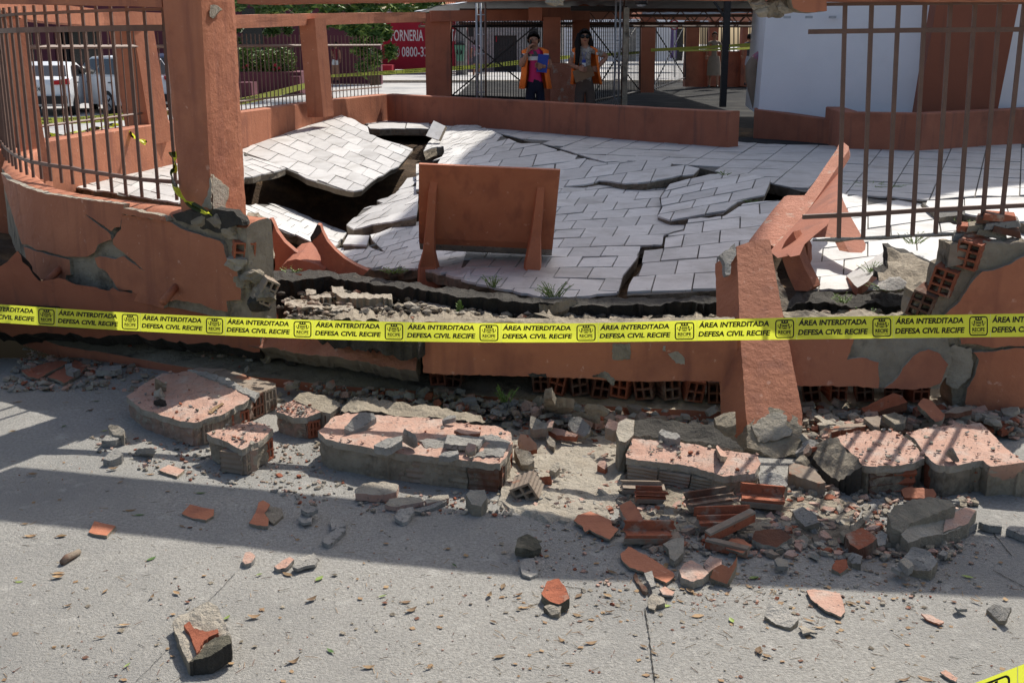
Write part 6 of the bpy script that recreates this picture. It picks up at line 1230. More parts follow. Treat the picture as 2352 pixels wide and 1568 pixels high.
tree('leafy tree with pale sunlit fronds above the rear left beam', D(862, 196, 34), D(830, 10, 34), [(D(600, 5, 33), (1.4, 1.2, .7), 1), (D(700, -20, 33), (1.5, 1.2, .9), 1), (D(800, 5, 32), (1.3, 1.2, .7), 1.2), (D(920, 10, 33), (1.2, 1, .5), 1), (D(1000, -15, 34), (1.2, 1, .5), .8), (D(840, 70, 31), (.5, .5, .9), .8), (D(850, 110, 31), (.5, .5, .7), .8), (D(720, -80, 34), (2.5, 2, 1), 1.2)], 1100, .075, lm_, 3)
tree('dark tree crown hanging over the flower bed', D(706, 192, 40), D(690, 20, 40), [(D(575, 0, 38), (1.0, 1, .7), 1), (D(640, 70, 39), (.5, .5, .5), .35), (D(560, 60, 39), (.5, .5, .5), .3)], 800, .08, [M['leaf'], M['leaf']], 5, .12)
# red wall with painted lettering
rd = empty('red_wall', D(965, 160, 58), 'red shop wall with big white painted letters and a phone number', 'building')
Yr = 57
mb = MB(); pb(mb, 878, 1072, 40, 160, Yr, 1.5, 'red'); mb.build('wall', rd)
mb = MB(); pb(mb, 815, 884, 40, 156, Yr + 2.2, .5, 'dark'); mb.build('dark_shopfront', rd)
mb = MB(); pb(mb, 818, 900, 150, 168, Yr - 2.5, 1.5, 'red'); mb.build('step', rd)
def text_mesh(body, size, bold=0.0, shear=0.0, align='LEFT', space=1.0):
    cu = bpy.data.curves.new('lettering', 'FONT'); cu.body = body; cu.size = size; cu.offset = bold; cu.shear = shear; cu.align_x = align; cu.space_character = space; cu.resolution_u = 3
    o = bpy.data.objects.new('lettering', cu); COL.objects.link(o); dg = bpy.context.evaluated_depsgraph_get(); me = bpy.data.meshes.new_from_object(o.evaluated_get(dg))
    vs = [v.co.copy() for v in me.vertices]; fs = [list(p.vertices) for p in me.polygons]
    bpy.data.objects.remove(o); bpy.data.curves.remove(cu); bpy.data.meshes.remove(me); return vs, fs
def flat_text(name, body, x0, x1, yt, yb, Y, mat, parent, bold=.0):
    vs, fs = text_mesh(body, 1, bold); lo = min(v.x for v in vs), min(v.y for v in vs); hi = max(v.x for v in vs), max(v.y for v in vs)
    a, b = D(x0, yb, Y), D(x1, yt, Y); mb = MB()
    P = [V((a.x + (b.x - a.x) * (v.x - lo[0]) / (hi[0] - lo[0]), Y, a.z + (b.z - a.z) * (v.y - lo[1]) / (hi[1] - lo[1]))) for v in vs]
    mb.add(P, fs, M[mat]); return mb.build(name, parent)
flat_text('lettering', 'FORNERIA', 898, 972, 69, 95, Yr - .01, 'white_plain', rd, .012)
flat_text('lettering', 'TAL', 1036, 1058, 68, 95, Yr - .01, 'white_plain', rd, .012)
flat_text('lettering', '0800-33', 923, 982, 108, 131, Yr - .01, 'white_plain', rd, .012)
mb = MB()
p = D(913, 119, Yr - .01)
for k in range(20):
    a0, a1 = 6.283 * k / 20, 6.283 * (k + 1) / 20
    mb.add([p + V((math.cos(a0) * .1, 0, math.sin(a0) * .24)), p + V((math.cos(a1) * .1, 0, math.sin(a1) * .24)), p + V((math.cos(a1) * .08, 0, math.sin(a1) * .2)), p + V((math.cos(a0) * .08, 0, math.sin(a0) * .2))], [(0, 1, 2, 3)], M['white_plain'])
mb.box(p + V((0, 0, .08)), (.05, .004, .09), M['white_plain']); mb.box(p - V((0, 0, .08)), (.05, .004, .09), M['white_plain']); mb.build('phone_sign', rd)
# tiled roof house
hs = empty('house', D(985, 40, 62), 'house with an orange clay tile roof behind the red wall', 'house')
mb = MB(); pb(mb, 890, 1090, 14, 60, 61, 6, 'white'); mb.build('wall', hs)
M['clay'] = pm('roof_clay', (.42, .17, .09), (.34, .13, .07), 6, .85, .2, 40)
mb = MB(); a, b = D(905, 14, 60.5), D(1056, 12, 60.5); cnt = 34
for k in range(cnt):
    t0_, t1_ = k / cnt, (k + 1) / cnt; p, q = a.lerp(b, t0_), a.lerp(b, t1_); up_ = V((0, 3.2, 1.3)); n_2 = V((0, -.02, .05)); mid = (p + q) / 2 + V((0, -.03, .07))
    mb.add([p, mid, q, p + up_, mid + up_, q + up_], [(0, 1, 4, 3), (1, 2, 5, 4)], M['clay'])
mb.build('roof', hs)
wc = MB(); 
for k in range(15):
    c = D(893 + k * 8, 26, 58.6); pts = [c + V((.16 * math.cos(t * .7), .04 * t / 9 * 3, .2 * math.sin(t * .7))) for t in range(10)]; wc.tube(pts, .012, M['zinc'], 4)
wc.build('wire_coil', None, 'coils of white security wire on top of the wall by the tiled house', 'wire')
# grey textured wall with dark door, pole, bin
gwl = empty('grey_wall', D(1160, 165, 62), 'grey textured street wall with a dark metal door', 'building')
M['rough_grey'] = pm('textured_render', (.34, .33, .32), (.2, .2, .195), 5, .9, .8, 6, bdist=.08)
mb = MB(); pb(mb, 1070, 1134, 44, 166, 62, .5, 'rough_grey'); pb(mb, 1187, 1300, 44, 166, 62, .5, 'rough_grey'); pb(mb, 1134, 1187, 44, 82, 62, .5, 'rough_grey'); mb.build('wall', gwl)
mb = MB(); pb(mb, 1134, 1187, 82, 167, 62.2, .2, 'black_steel'); mb.build('door', gwl)
mb = MB(); pb(mb, 1139, 1142, 84, 97, 62.15, .03, 'red'); mb.build('door_notice', gwl)
mb = MB(); pb(mb, 1218, 1236, 66, 92, 61.8, .2, 'black_steel'); mb.build('meter_box', gwl)
pol = empty('utility_pole', D(1063, 177, gy(176)), 'grey concrete utility pole with a dark box beside the green bin', 'pole')
mb = MB(); Yo = gy(176); a, t = D(1061, 177, Yo), D(1058, -40, Yo); mb.bar(a, t, .30, M['rough_grey'], 10, .24); mb.build('shaft', pol)
mb = MB(); pb(mb, 1076, 1088, 60, 85, Yo - .1, .3, 'black_steel'); mb.build('meter', pol)
M['bin'] = pm('bin_green', (.13, .30, .2), (.11, .26, .17), 4, .5, 0)
tb = empty('litter_bin', D(1054, 142, Yo - .6), 'pale green litter bin with a black lid hung on the utility pole', 'bin')
mb = MB(); a = [D(1048, 141, Yo - .6), D(1064, 141, Yo - .6), D(1067, 104, Yo - .6), D(1044, 104, Yo - .6)]; mb.prism(a, (0, .35, 0), M['bin']); mb.build('body', tb)
mb = MB(); a = [D(1043, 104, Yo - .65), D(1068, 104, Yo - .65), D(1064, 99, Yo - .65), D(1050, 98, Yo - .65)]; mb.prism(a, (0, .45, 0), M['black_steel']); mb.build('lid', tb)
mb = MB(); a = D(1055, 121, Yo - .605)
for s_ in (-1, 1): mb.prism([a + V((s_ * .04, 0, -.12)), a + V((s_ * .16, 0, -.02)), a + V((s_ * .06, 0, .16))], (0, -.004, 0), M['black'])
mb.build('emblem', tb)
# white building, signs, far right
wb = empty('white_building', D(1420, 130, 60), 'white block wall with grey doors across the street behind the gates', 'building')
mb = MB(); pb(mb, 1296, 1560, 30, 142, 60, 1, 'white'); mb.build('wall', wb)
for k in range(9):
    y = 56 + k * 9; mb = MB(); pb(mb, 1300, 1500, y, y + .8, 59.97, .04, 'grey'); mb.build('wall_joint', wb)
for x0, x1 in ((1440, 1462), (1500, 1508), (1553, 1570)):
    mb = MB(); pb(mb, x0, x1, 66, 140, 59.9, .2, 'dark' if x0 == 1553 else 'grey'); mb.build('door', wb)
M['purple'] = pm('purple_paint', (.13, .08, .25), (.11, .07, .2), 3, .7, 0)
mb = MB(); pb(mb, 1541, 1556, 60, 134, 50, .3, 'purple'); mb.build('purple_pillar', None, 'purple painted pillar seen between gate bars', 'pillar')
fbd = empty('far_building', D(1650, 20, 90), 'pale blue-grey building at the top right beyond the canopies', 'building')
mb = MB(); pb(mb, 1490, 1790, -120, 60, 90, 4, 'white'); mb.build('wall', fbd)
for k in range(5):
    mb = MB(); pb(mb, 1590 + k * 34, 1612 + k * 34, 2, 18, 89.9, .3, 'dark'); mb.build('window', fbd)
M['green_sheet'] = pm('green_sheet', (.12, .2, .16), (.1, .17, .13), 4, .5, 0)
gr_ = MB(); pb(gr_, 1385, 1500, 12, 30, 75, 4, 'green_sheet'); gr_.build('green_roof', None, 'green sheet roof behind the canopies at the top', 'roof')
def signp(label, x, y, rpx, Y, yb):
    g = empty('road_sign', D(x, yb, Y), label, 'road sign', 'no parking signs'); rr = rpx / FPX * Y; p = D(x, y, Y)
    def disc(r0, r1, mat, nm, off):
        mb = MB(); vs = []
        for k in range(28):
            a = 6.2832 * k / 28; vs += [p + V((math.cos(a) * r1, off, math.sin(a) * r1)), p + V((math.cos(a) * r0, off, math.sin(a) * r0))]
        fs = [(2 * k, 2 * ((k + 1) % 28), 2 * ((k + 1) % 28) + 1, 2 * k + 1) for k in range(28)]
        mb.add(vs, fs, M[mat]); mb.build(nm, g)
    disc(0, rr, 'white_plain', 'plate', 0); disc(rr * .78, rr, 'red', 'rim', -.012)
    mb = MB(); d1 = V((-.62, 0, .62)) * rr; n1 = V((.62, 0, .62)) * rr * .14; o = V((0, -.016, 0)); mb.prism([p + d1 - n1 + o, p + d1 + n1 + o, p - d1 + n1 + o, p - d1 - n1 + o], (0, -.004, 0), M['red']); mb.build('slash', g)
    mb = MB(); mb.bar(D(x, yb, Y + .06), p + V((0, .06, rr)), .03, M['zinc'], 8); mb.build('pole', g)
signp('round white no parking sign with red rim, half above the canopy at the top', 1588, 14, 24, 46, 185); signp('small round no parking sign seen through the open gate leaf', 1549, 58, 11, 48, 178)
# kerb and pavement across the street
kb2 = MB(); kb2.box((6, 46.5, .16), (60, .25, .16), M['mortar_lt']); kb2.build('far_kerb', None, kind='structure')
pv = MB(); pv.box((6, 55, .145), (60, 17, .14), M['street']); pv.build('far_pavement', None, kind='structure')
# ------------------------------------------------------------------ parked cars
M['carwhite'] = pm('car_white', (.72, .73, .74), (.7, .71, .72), 1, .18, 0, spec=.6)
M['carblue'] = pm('car_blue', (.03, .045, .10), (.03, .045, .09), 1, .2, 0, spec=.6)
M['tail'] = pm('tail_light', (.45, .01, .012), (.4, .01, .01), 4, .2, 0)
M['rubber'] = pm('rubber', (.02, .02, .02), (.03, .03, .03), 6, .8, 0)
M['plate'] = pm('number_plate', (.6, .6, .6), None, 4, .4, 0)
def car(label, loc, yaw, L, W_, prof_low, cabin, mat, plate_txt=None, wheel_r=.31, hatch=True):
    """built along local +y = front, rear bumper at y=0; prof_low/cabin are side outlines (y, z)"""
    g = empty('parked_car', loc, label, 'car', 'cars parked beyond the rear fence'); R = Matrix.Rotation(yaw, 3, 'Z'); loc = V(loc)
    T = lambda p: loc + R @ V(p)
    mb = MB()
    def loft(outline, ws, mat_, top=None):
        n = len(outline); vs = []; fs = []
        secs = [(-1, 1), (-.86, 1.0), (0, 1.0), (.86, 1.0), (1, 1)]
        xs = [-1, -.9, -.5, 0, .5, .9, 1]
        for k, x in enumerate(xs):
            for j, (y, z) in enumerate(outline):
                w_ = ws[j]; e = abs(x); dy = .07 * (e ** 6) * (1 if y < L / 2 else -1); dz = -.03 * e ** 6 if z > .6 else 0
                vs.append(T((x * w_, y + dy, z + dz)))
        m = len(xs)
        fs = [(k * n + j, (k + 1) * n + j, (k + 1) * n + (j + 1) % n, k * n + (j + 1) % n) for k in range(m - 1) for j in range(n)] + [tuple(range(n)), tuple(range((m - 1) * n, m * n))[::-1]]
        mb.add(vs, fs, M[mat_], False)
    hw = W_ / 2
    loft(prof_low, [hw * (.96 if z < .35 else 1.0 if z < .8 else .97) for y, z in prof_low], mat)
    loft(cabin, [hw * (.93 if z < 1.0 else .74) for y, z in cabin], mat)
    mb.build('body', g, fix=True)
    # windows: rear glass, sides
    zb = min(z for y, z in cabin); zt = max(z for y, z in cabin); cy = sorted(cabin, key=lambda p: p[0])
    r0 = cabin[0]; r1 = cabin[1]; f1 = cabin[-2]; f0 = cabin[-1]
    mb = MB(); e = .012
    q = [V((s * hw * w_, y - e, z + e)) for s, w_, (y, z) in ((-1, .80, (r0[0] + (r1[0] - r0[0]) * .08, r0[1] + (r1[1] - r0[1]) * .08)), (1, .80, (r0[0] + (r1[0] - r0[0]) * .08, r0[1] + (r1[1] - r0[1]) * .08)), (1, .66, (r0[0] + (r1[0] - r0[0]) * .86, r0[1] + (r1[1] - r0[1]) * .86)), (-1, .66, (r0[0] + (r1[0] - r0[0]) * .86, r0[1] + (r1[1] - r0[1]) * .86)))]
    mb.add([T(p) for p in q], [(0, 1, 2, 3)], M['dark']); mb.build('rear_window', g)
    for s in (-1, 1):
        ya, yb_ = r0[0] + .25, f0[0] - .2; ta, tb_ = r1[0] + .15, f1[0] - .1; zl, zh = zb + .06, zt - .1; mid = (ta + tb_) / 2
        for (u0, u1) in ((0, .47), (.52, 1)):
            y0, y1 = ya + (yb_ - ya) * u0, ya + (yb_ - ya) * u1; t0_, t1_ = ta + (tb_ - ta) * u0, ta + (tb_ - ta) * u1
            mb = MB(); mb.add([T((s * hw * (.935), y0, zl)), T((s * hw * .935, y1, zl)), T((s * hw * .775, t1_, zh)), T((s * hw * .775, t0_, zh))], [(0, 1, 2, 3)], M['dark']); mb.build('side_window', g)
            mb = MB(); mb.box(T((s * (hw + .01), y0 + (.2 if u0 == 0 else .15), .83)), (.03, .16, .03), M['black_steel'], yaw); mb.build('door_handle', g)
        mb = MB(); mb.box(T((s * (hw + .09), f0[0] - .3, zb + .1)), (.16, .10, .12), M['black_steel'] if mat == 'carwhite' else M[mat], yaw); mb.build('mirror', g)
        for y in (.75, L - .85):
            wh = MB(); c = T((s * (hw - .08), y, wheel_r)); ax = R @ V((s * .16, 0, 0)); wh.bar(c - ax * .6, c + ax * .52, wheel_r, M['rubber'], 20, ang=0); w1 = wh.build('wheel', g)
            rm = MB(); rm.bar(c + ax * .53, c + ax * .56, wheel_r * .66, M['zinc'], 16, ang=0); rm.build('rim', w1)
            hb = MB()
            for k in range(5):
                a = k * 1.2566; d = R @ V((0, math.cos(a), math.sin(a))); hb.bar(c + ax * .57 + d * wheel_r * .18, c + ax * .57 + d * wheel_r * .6, .03, M['rubber'], 4)
            hb.build('spoke_gap', w1)
        tl = MB(); zt_ = .86 if L > 4.2 else .95
        tl.prism([T((s * hw * .52, -.035, zt_ - .06)), T((s * hw * .98, .03, zt_ - .05)), T((s * hw * .97, .05, zt_ + .1)), T((s * hw * .52, -.03, zt_ + .03))], R @ V((0, .12, 0)), M['tail']); tl.build('tail_light', g)
    mb = MB(); mb.box(T((0, -.02, .42)), (W_ * .9, .16, .2), M['rubber'], yaw); mb.build('bumper', g)
    mb = MB(); mb.box(T((0, -.07, .70)), (.4, .02, .13), M['plate'], yaw); pt = mb.build('number_plate', g)
    if plate_txt:
        vs, fs = text_mesh(plate_txt, .13, .004); cx = (min(v.x for v in vs) + max(v.x for v in vs)) / 2; mb = MB(); mb.add([T((-(0) + (v.x - cx) * .85, -.082, .655 + v.y)) for v in vs], fs, M['black']); mb.build('lettering', pt)
    mb = MB(); mb.bar(T((0, -.03, .86)), T((0, -.05, .86)), .055, M['zinc'], 12); mb.build('badge', g)
    return g
sed_low = [(0, .3), (-.02, .55), (.0, .80), (.06, .93), (.55, 1.0), (3.1, .98), (4.0, .86), (4.35, .7), (4.4, .4), (4.3, .25), (.1, .25)]
sed_cab = [(.55, .95), (1.25, 1.30), (1.7, 1.36), (2.3, 1.35), (3.15, .95)]
hat_low = [(0, .3), (-.03, .55), (.0, .8), (.06, .98), (.3, 1.02), (2.9, .98), (3.6, .88), (3.9, .7), (3.95, .4), (3.85, .25), (.1, .25)]
hat_cab = [(.10, .98), (.42, 1.46), (.9, 1.53), (2.0, 1.5), (2.95, .98)]
p1 = D(84, 262, 30.0); p1.z = -.18
car('white sedan seen from behind through the curved fence', p1, .16, 4.4, 1.75, sed_low, sed_cab, 'carwhite', 'SNI0E4')
p2 = D(350, 250, 31.0); p2.z = -.18
car('white hatchback parked beside the sedan, showing its side and tailgate', p2, .80, 3.95, 1.70, hat_low, hat_cab, 'carwhite', '3226')
p3 = D(392, 220, 36); p3.z = -.18
car('dark blue car mostly hidden behind the front pillar', p3, .6, 4.2, 1.7, hat_low, hat_cab, 'carblue')
# ------------------------------------------------------------------ people
M['skin'] = pm('skin_brown', (.36, .18, .11), (.31, .15, .09), 8, .6, 0)
M['hair'] = pm('hair_black', (.012, .010, .009), (.02, .016, .014), 20, .8, 0, spec=.1)
M['orange'] = pm('vest_orange', (.90, .20, .03), (.80, .17, .025), 12, .8, .2, 40)
M['pink'] = pm('shirt_pink', (.55, .03, .14), (.5, .025, .12), 10, .85, 0)
M['charcoal'] = pm('shirt_grey', (.09, .09, .10), (.07, .07, .08), 10, .85, 0)
M['navy'] = pm('trousers_navy', (.012, .014, .03), (.01, .011, .025), 10, .85, 0)
M['brown_cloth'] = pm('trousers_brown', (.10, .075, .06), (.08, .06, .05), 10, .9, 0)
M['floral'] = pm('patterned_shirt', (.42, .38, .33), (.2, .17, .14), 30, .85, 0, c3=(.12, .1, .09), s3=22, t3=(.55, .6))
M['floral2'] = pm('red_blue_shirt', (.45, .1, .09), (.12, .16, .28), 12, .85, 0, c3=(.5, .42, .38), s3=14, t3=(.56, .6))
M['maroon_top'] = pm('maroon_top', (.18, .02, .03), (.15, .018, .028), 10, .85, 0)
M['beige'] = pm('beige_cloth', (.26, .20, .15), (.22, .17, .125), 8, .85, 0)
M['denim'] = pm('pale_denim', (.45, .5, .58), (.4, .45, .52), 8, .85, 0)
M['lime'] = pm('lime_cloth', (.4, .5, .06), (.35, .45, .05), 8, .85, 0)
M['blue'] = pm('folder_blue', (.02, .05, .28), (.02, .045, .25), 8, .5, 0)
M['kraft'] = pm('clipboard_brown', (.20, .12, .065), (.17, .10, .055), 8, .7, 0)
def person(label, J, bones, mats, hair=None, group=None, scale=1.0, face=(0, -1)):
    """J: joint -> (x, y, Y, radius) ; bones: (a, b, material, [material after t, t])"""
    names = list(J); P = {k: D(*J[k][:3]) for k in names}
    me = bpy.data.meshes.new('body'); me.from_pydata([P[k] for k in names], [(names.index(b[0]), names.index(b[1])) for b in bones], []); me.update()
    o = bpy.data.objects.new('body', me); COL.objects.link(o)
    sk_ = o.modifiers.new('skin', 'SKIN'); sk_.use_smooth_shade = True; sk_.branch_smoothing = .6
    for i, k in enumerate(names):
        r = J[k][3]; r = r if isinstance(r, tuple) else (r, r); v = me.skin_vertices[0].data[i]; v.radius = (r[0] * scale, r[1] * scale); v.use_root = (k == 'pelvis')
    sb = o.modifiers.new('sub', 'SUBSURF'); sb.levels = 2; sb.render_levels = 2
    dg = bpy.context.evaluated_depsgraph_get(); em = bpy.data.meshes.new_from_object(o.evaluated_get(dg)); bpy.data.objects.remove(o)
    ml = []; mids = []
    def idx(m):
        if m not in ml: ml.append(m)
        return ml.index(m)
    segs = [(P[b[0]], P[b[1]], b[2:]) for b in bones]
    for p in em.polygons:
        c = p.center; best = None
        for a, b, m in segs:
            ab = b - a; t = min(1, max(0, (c - a).dot(ab) / max(ab.length_squared, 1e-9))); d = (c - a - ab * t).length
            if best is None or d < best[0]: best = (d, t, m)
        m = best[2]; mids.append(idx(m[1] if len(m) > 1 and best[1] > m[2] else m[0])); p.use_smooth = True
    em.materials.clear()
    for m in ml: em.materials.append(M[m])
    em.polygons.foreach_set('material_index', mids); em.update()
    base = V(((P['pelvis'].x), P['pelvis'].y, min(p.z for p in P.values())))
    g = empty('person', base, label, 'person', group)
    for v in em.vertices: v.co -= base
    body = obj('body', em, g, base)
    return g, P
def head_parts(g, c, r, mat='hair', long=None, face=V((0, -1, 0)), glasses=False):
    """hair cap, eyes, nose, mouth, ears on a head of radius r"""
    side = V((-face.y, face.x, 0)); mb = MB(); bm = bmesh.new(); bmesh.ops.create_icosphere(bm, subdivisions=3, radius=1); keep = []
    vs = []
    for v in bm.verts:
        p = v.co; vs.append(c + V((p.x, p.y, p.z * 1.22)) * r * 1.09 - face * r * .10 + V((0, 0, r * .12)))
    fs = [[v.index for v in f.verts] for f in bm.faces if f.calc_center_median().dot(face) < .35 + .5 * max(0, f.calc_center_median().z - .25) * 2 and (f.calc_center_median().z > -.55)]
    mb.add(vs, fs, M[mat], True); bm.free()
    if long:
        for pts, r0, r1 in long: mb.tube(pts, [r0 + (r1 - r0) * k / (len(pts) - 1) for k in range(len(pts))], M[mat], 7)
    mb.build('hair', g)
    mb = MB(); n0 = c + face * r * .93; mb.add([n0 + V((0, 0, r * .15)), n0 + side * r * .14 - V((0, 0, r * .22)), n0 - side * r * .14 - V((0, 0, r * .22)), n0 + face * r * .28 - V((0, 0, r * .2))], [(0, 3, 1), (0, 2, 3), (1, 3, 2)], M['skin'], True); mb.build('nose', g)
    for s in (-1, 1):
        if not glasses:
            mb = MB(); mb.box(c + face * r * .90 + side * r * .36 * s + V((0, 0, r * .12)), (r * .3, r * .1, r * .12), M['black']); mb.build('eye', g)
        mb = MB(); lump(mb, c + side * s * r * 1.0, r * .22, M['skin'], 1, (.6, .8, 1.3), 2, .1); mb.build('ear', g)
    mb = MB(); mb.box(c + face * r * .92 - V((0, 0, r * .55)), (r * .5, r * .08, r * .1), M['maroon_top']); mb.build('mouth', g)
    if glasses:
        mb = MB()
        for s in (-1, 1): mb.bar(c + face * r * .95 + side * s * r * .4 + V((0, 0, r * .1)), c + face * r * 1.05 + side * s * r * .42 + V((0, 0, r * .1)), r * .36, M['black'], 12)
        mb.box(c + face * r * 1.0 + V((0, 0, r * .14)), (r * .5, r * .05, r * .08), M['black']); mb.build('sunglasses', g)
def hand(g, wrist, tip, curl, nm='hand'):
    """palm with four curled fingers and a thumb"""
    d = (tip - wrist).normalized(); s = d.cross(V(curl)).normalized(); n = V(curl).normalized(); L = .085; mb = MB()
    mb.prism([wrist - s * .028 - n * .012, wrist + s * .028 - n * .012, wrist + s * .038 + d * L - n * .012, wrist - s * .038 + d * L - n * .012], n * .024, M['skin'])
    for k, ln in enumerate((.070, .08, .075, .058)):
        a = wrist + d * L + s * (-.029 + k * .0195); mb.tube([a, a + d * ln * .4 + n * ln * .1, a + d * ln * .65 + n * ln * .45, a + d * ln * .6 + n * ln * .8], [.0095, .009, .0085, .007], M['skin'], 6)
    a = wrist + d * L * .25 - s * .034; mb.tube([a, a - s * .02 + d * .03 + n * .015, a - s * .012 + d * .055 + n * .035], [.011, .010, .008], M['skin'], 6)
    mb.build(nm, g)
def vest(g, levels, mat='orange', gap=38, strip='white_plain', Y=None):
    """open-fronted vest from rings (x, y, Y, half width, half depth)"""
    mb = MB(); vs = []; n = 22
    for L, (x, y, Yv, hw, hd) in enumerate(levels):
        c = D(x, y, Yv); gp = gap * (1 + .25 * L / len(levels))
        for k in range(n + 1):
            a = math.radians(-90 + gp + (360 - 2 * gp) * k / n); q = c + V((math.cos(a) * hw, math.sin(a) * hd, 0)); vs.append(q + V((math.cos(a), math.sin(a), 0)) * .012 * nz(q, 9))
    m = n + 1
    fs = [(L * m + k, L * m + k + 1, (L + 1) * m + k + 1, (L + 1) * m + k) for L in range(len(levels) - 1) for k in range(n)]
    mb.add(vs, fs, M[mat], True); v = mb.build('vest', g)
    md = v.modifiers.new('thick', 'SOLIDIFY'); md.thickness = .012
    mb = MB()
    for k in (0, 1, 2, n - 3, n - 2, n - 1):
        L = 1; a, b = V(vs[L * m + k]), V(vs[L * m + k + 1]); o = (V(vs[L * m + k]) - D(*levels[L][:3])).normalized() * .014; c_, d_ = V(vs[(L + 1) * m + k + 1]), V(vs[(L + 1) * m + k])
        mb.add([a.lerp(d_, .25) + o, b.lerp(c_, .25) + o, b.lerp(c_, .5) + o, a.lerp(d_, .5) + o], [(0, 1, 2, 3)], M[strip])
    mb.build('reflective_strip', v)
GO = 'people'
Y1 = 17.05
W1 = dict(pelvis=(1228, 197, Y1, (.15, .12)), waist=(1229, 172, Y1, (.145, .11)), chest=(1230, 138, Y1, (.15, .11)), neckb=(1228, 115, Y1, (.085, .07)), neck=(1227, 107, Y1 - .02, .05), head=(1225.5, 96, Y1 - .04, (.078, .088)), crown=(1225.5, 84, Y1 - .02, (.07, .08)),
          shL=(1207, 120, Y1, .058), elL=(1197, 153, Y1 - .12, .045), wrL=(1211, 122, Y1 - .16, .03), shR=(1251, 120, Y1, .058), elR=(1264, 154, Y1 - .02, .045), wrR=(1246, 153, Y1 - .2, .03),
          hipL=(1217, 206, Y1, .085), knL=(1216, 268, Y1, .06), anL=(1215, 324, Y1, .04), ftL=(1214, 332, Y1 - .13, .035), hipR=(1241, 206, Y1, .085), knR=(1242, 268, Y1 + .02, .06), anR=(1242, 324, Y1, .04), ftR=(1243, 332, Y1 - .13, .035))
def std_bones(top, low, sleeve, skin='skin', shoe='black', legskin=None, tleg=.0):
    B = [('pelvis', 'waist', low, top, .45), ('waist', 'chest', top), ('chest', 'neckb', top), ('neckb', 'neck', top, skin, .5), ('neck', 'head', skin), ('head', 'crown', skin)]
    for s in 'LR':
        B += [('neckb', 'sh' + s, top), ('sh' + s, 'el' + s, sleeve, skin, .55), ('el' + s, 'wr' + s, skin)]
        if legskin: B += [('pelvis', 'hip' + s, low), ('hip' + s, 'kn' + s, low, legskin, tleg), ('kn' + s, 'an' + s, legskin)]
        else: B += [('pelvis', 'hip' + s, low), ('hip' + s, 'kn' + s, low), ('kn' + s, 'an' + s, low)]
        B += [('an' + s, 'ft' + s, shoe)]
    return B
b1 = std_bones('pink', 'navy', 'charcoal'); b1[2] = ('chest', 'neckb', 'pink', 'charcoal', .25)
w1, P1 = person('person on the phone in an orange vest and pink shirt, holding a blue folder', W1, b1, None, group=GO)
head_parts(w1, P1['head'].lerp(P1['crown'], .35), .085, long=[([P1['crown'] + V((0, .08, 0)), P1['head'] + V((0, .11, -.02))], .05, .045)], face=V((.12, -1, 0)).normalized())
vest(w1, [(1228, 111, Y1, .10, .075), (1229, 118, Y1, .185, .12), (1230, 140, Y1, .19, .135), (1230, 172, Y1, .20, .14), (1230, 204, Y1, .235, .16)], gap=34)
mb = MB(); p = D(1231, 133, Y1)
for k in range(7):
    a0, a1 = math.radians(-145 + 110 * k / 7), math.radians(-145 + 110 * (k + 1) / 7); f = lambda a, z: p + V((math.cos(a) * .152, math.sin(a) * .125, z))
    mb.add([f(a0, -.035), f(a1, -.035), f(a1, .02), f(a0, .02)], [(0, 1, 2, 3)], M['white_plain'])
mb.build('white_band', w1)
hand(w1, P1['wrL'], D(1216.5, 106, Y1 - .17), (.9, .2, 0)); hand(w1, P1['wrR'], D(1238, 151, Y1 - .24), (0, -1, .1))
mb = MB(); mb.box(D(1218.5, 104, Y1 - .10), (.014, .075, .15), M['black'], .2, .25); mb.build('mobile_phone', None, 'dark mobile phone held to the ear of the person in the pink shirt', 'phone')
mb = MB(); mb.box(D(1246, 146, Y1 - .17), (.15, .02, .25), M['blue'], .1, 0, .12); mb.build('blue_folder', None, 'blue folder held against the chest of the person in the pink shirt', 'folder')
Y2 = 17.1
W2_ = dict(pelvis=(1343, 195, Y2, (.155, .12)), waist=(1343, 170, Y2, (.14, .11)), chest=(1344, 135, Y2, (.155, .11)), neckb=(1343, 112, Y2, (.08, .07)), neck=(1343, 103, Y2 - .02, .048), head=(1343, 91, Y2 - .04, (.076, .088)), crown=(1343, 76, Y2 - .02, (.07, .08)),
           shL=(1321, 117, Y2, .058), elL=(1310, 149, Y2 - .05, .045), wrL=(1329, 157, Y2 - .22, .03), shR=(1367, 117, Y2, .058), elR=(1394, 131, Y2 + .08, .045), wrR=(1374, 154, Y2 - .02, .032),
           hipL=(1330, 206, Y2, .09), knL=(1331, 268, Y2, .062), anL=(1332, 326, Y2, .04), ftL=(1331, 333, Y2 - .13, .035), hipR=(1356, 206, Y2, .09), knR=(1356, 268, Y2, .062), anR=(1356, 326, Y2, .04), ftR=(1357, 333, Y2 - .13, .035))
w2, P2 = person('person with long black hair and sunglasses, orange vest over a patterned shirt, clipboard in hand', W2_, std_bones('floral', 'brown_cloth', 'floral'), None, group=GO)
h2 = P2['head'].lerp(P2['crown'], .35)
head_parts(w2, h2, .085, glasses=True, long=[([h2 + V((-.06, .02, .04)), h2 + V((-.105, -.01, -.08)), D(1328, 118, Y2 - .14), D(1326, 140, Y2 - .16), D(1322, 156, Y2 - .15)], .05, .022), ([h2 + V((.06, .03, .04)), h2 + V((.095, .02, -.1)), h2 + V((.09, .06, -.22))], .045, .03), ([h2 + V((0, .08, .05)), h2 + V((0, .1, -.15)), h2 + V((0, .11, -.3))], .07, .05)])
vest(w2, [(1343, 108, Y2, .10, .075), (1343, 115, Y2, .18, .12), (1344, 138, Y2, .185, .135), (1345, 170, Y2, .20, .14), (1347, 194, Y2, .225, .15)], gap=50)
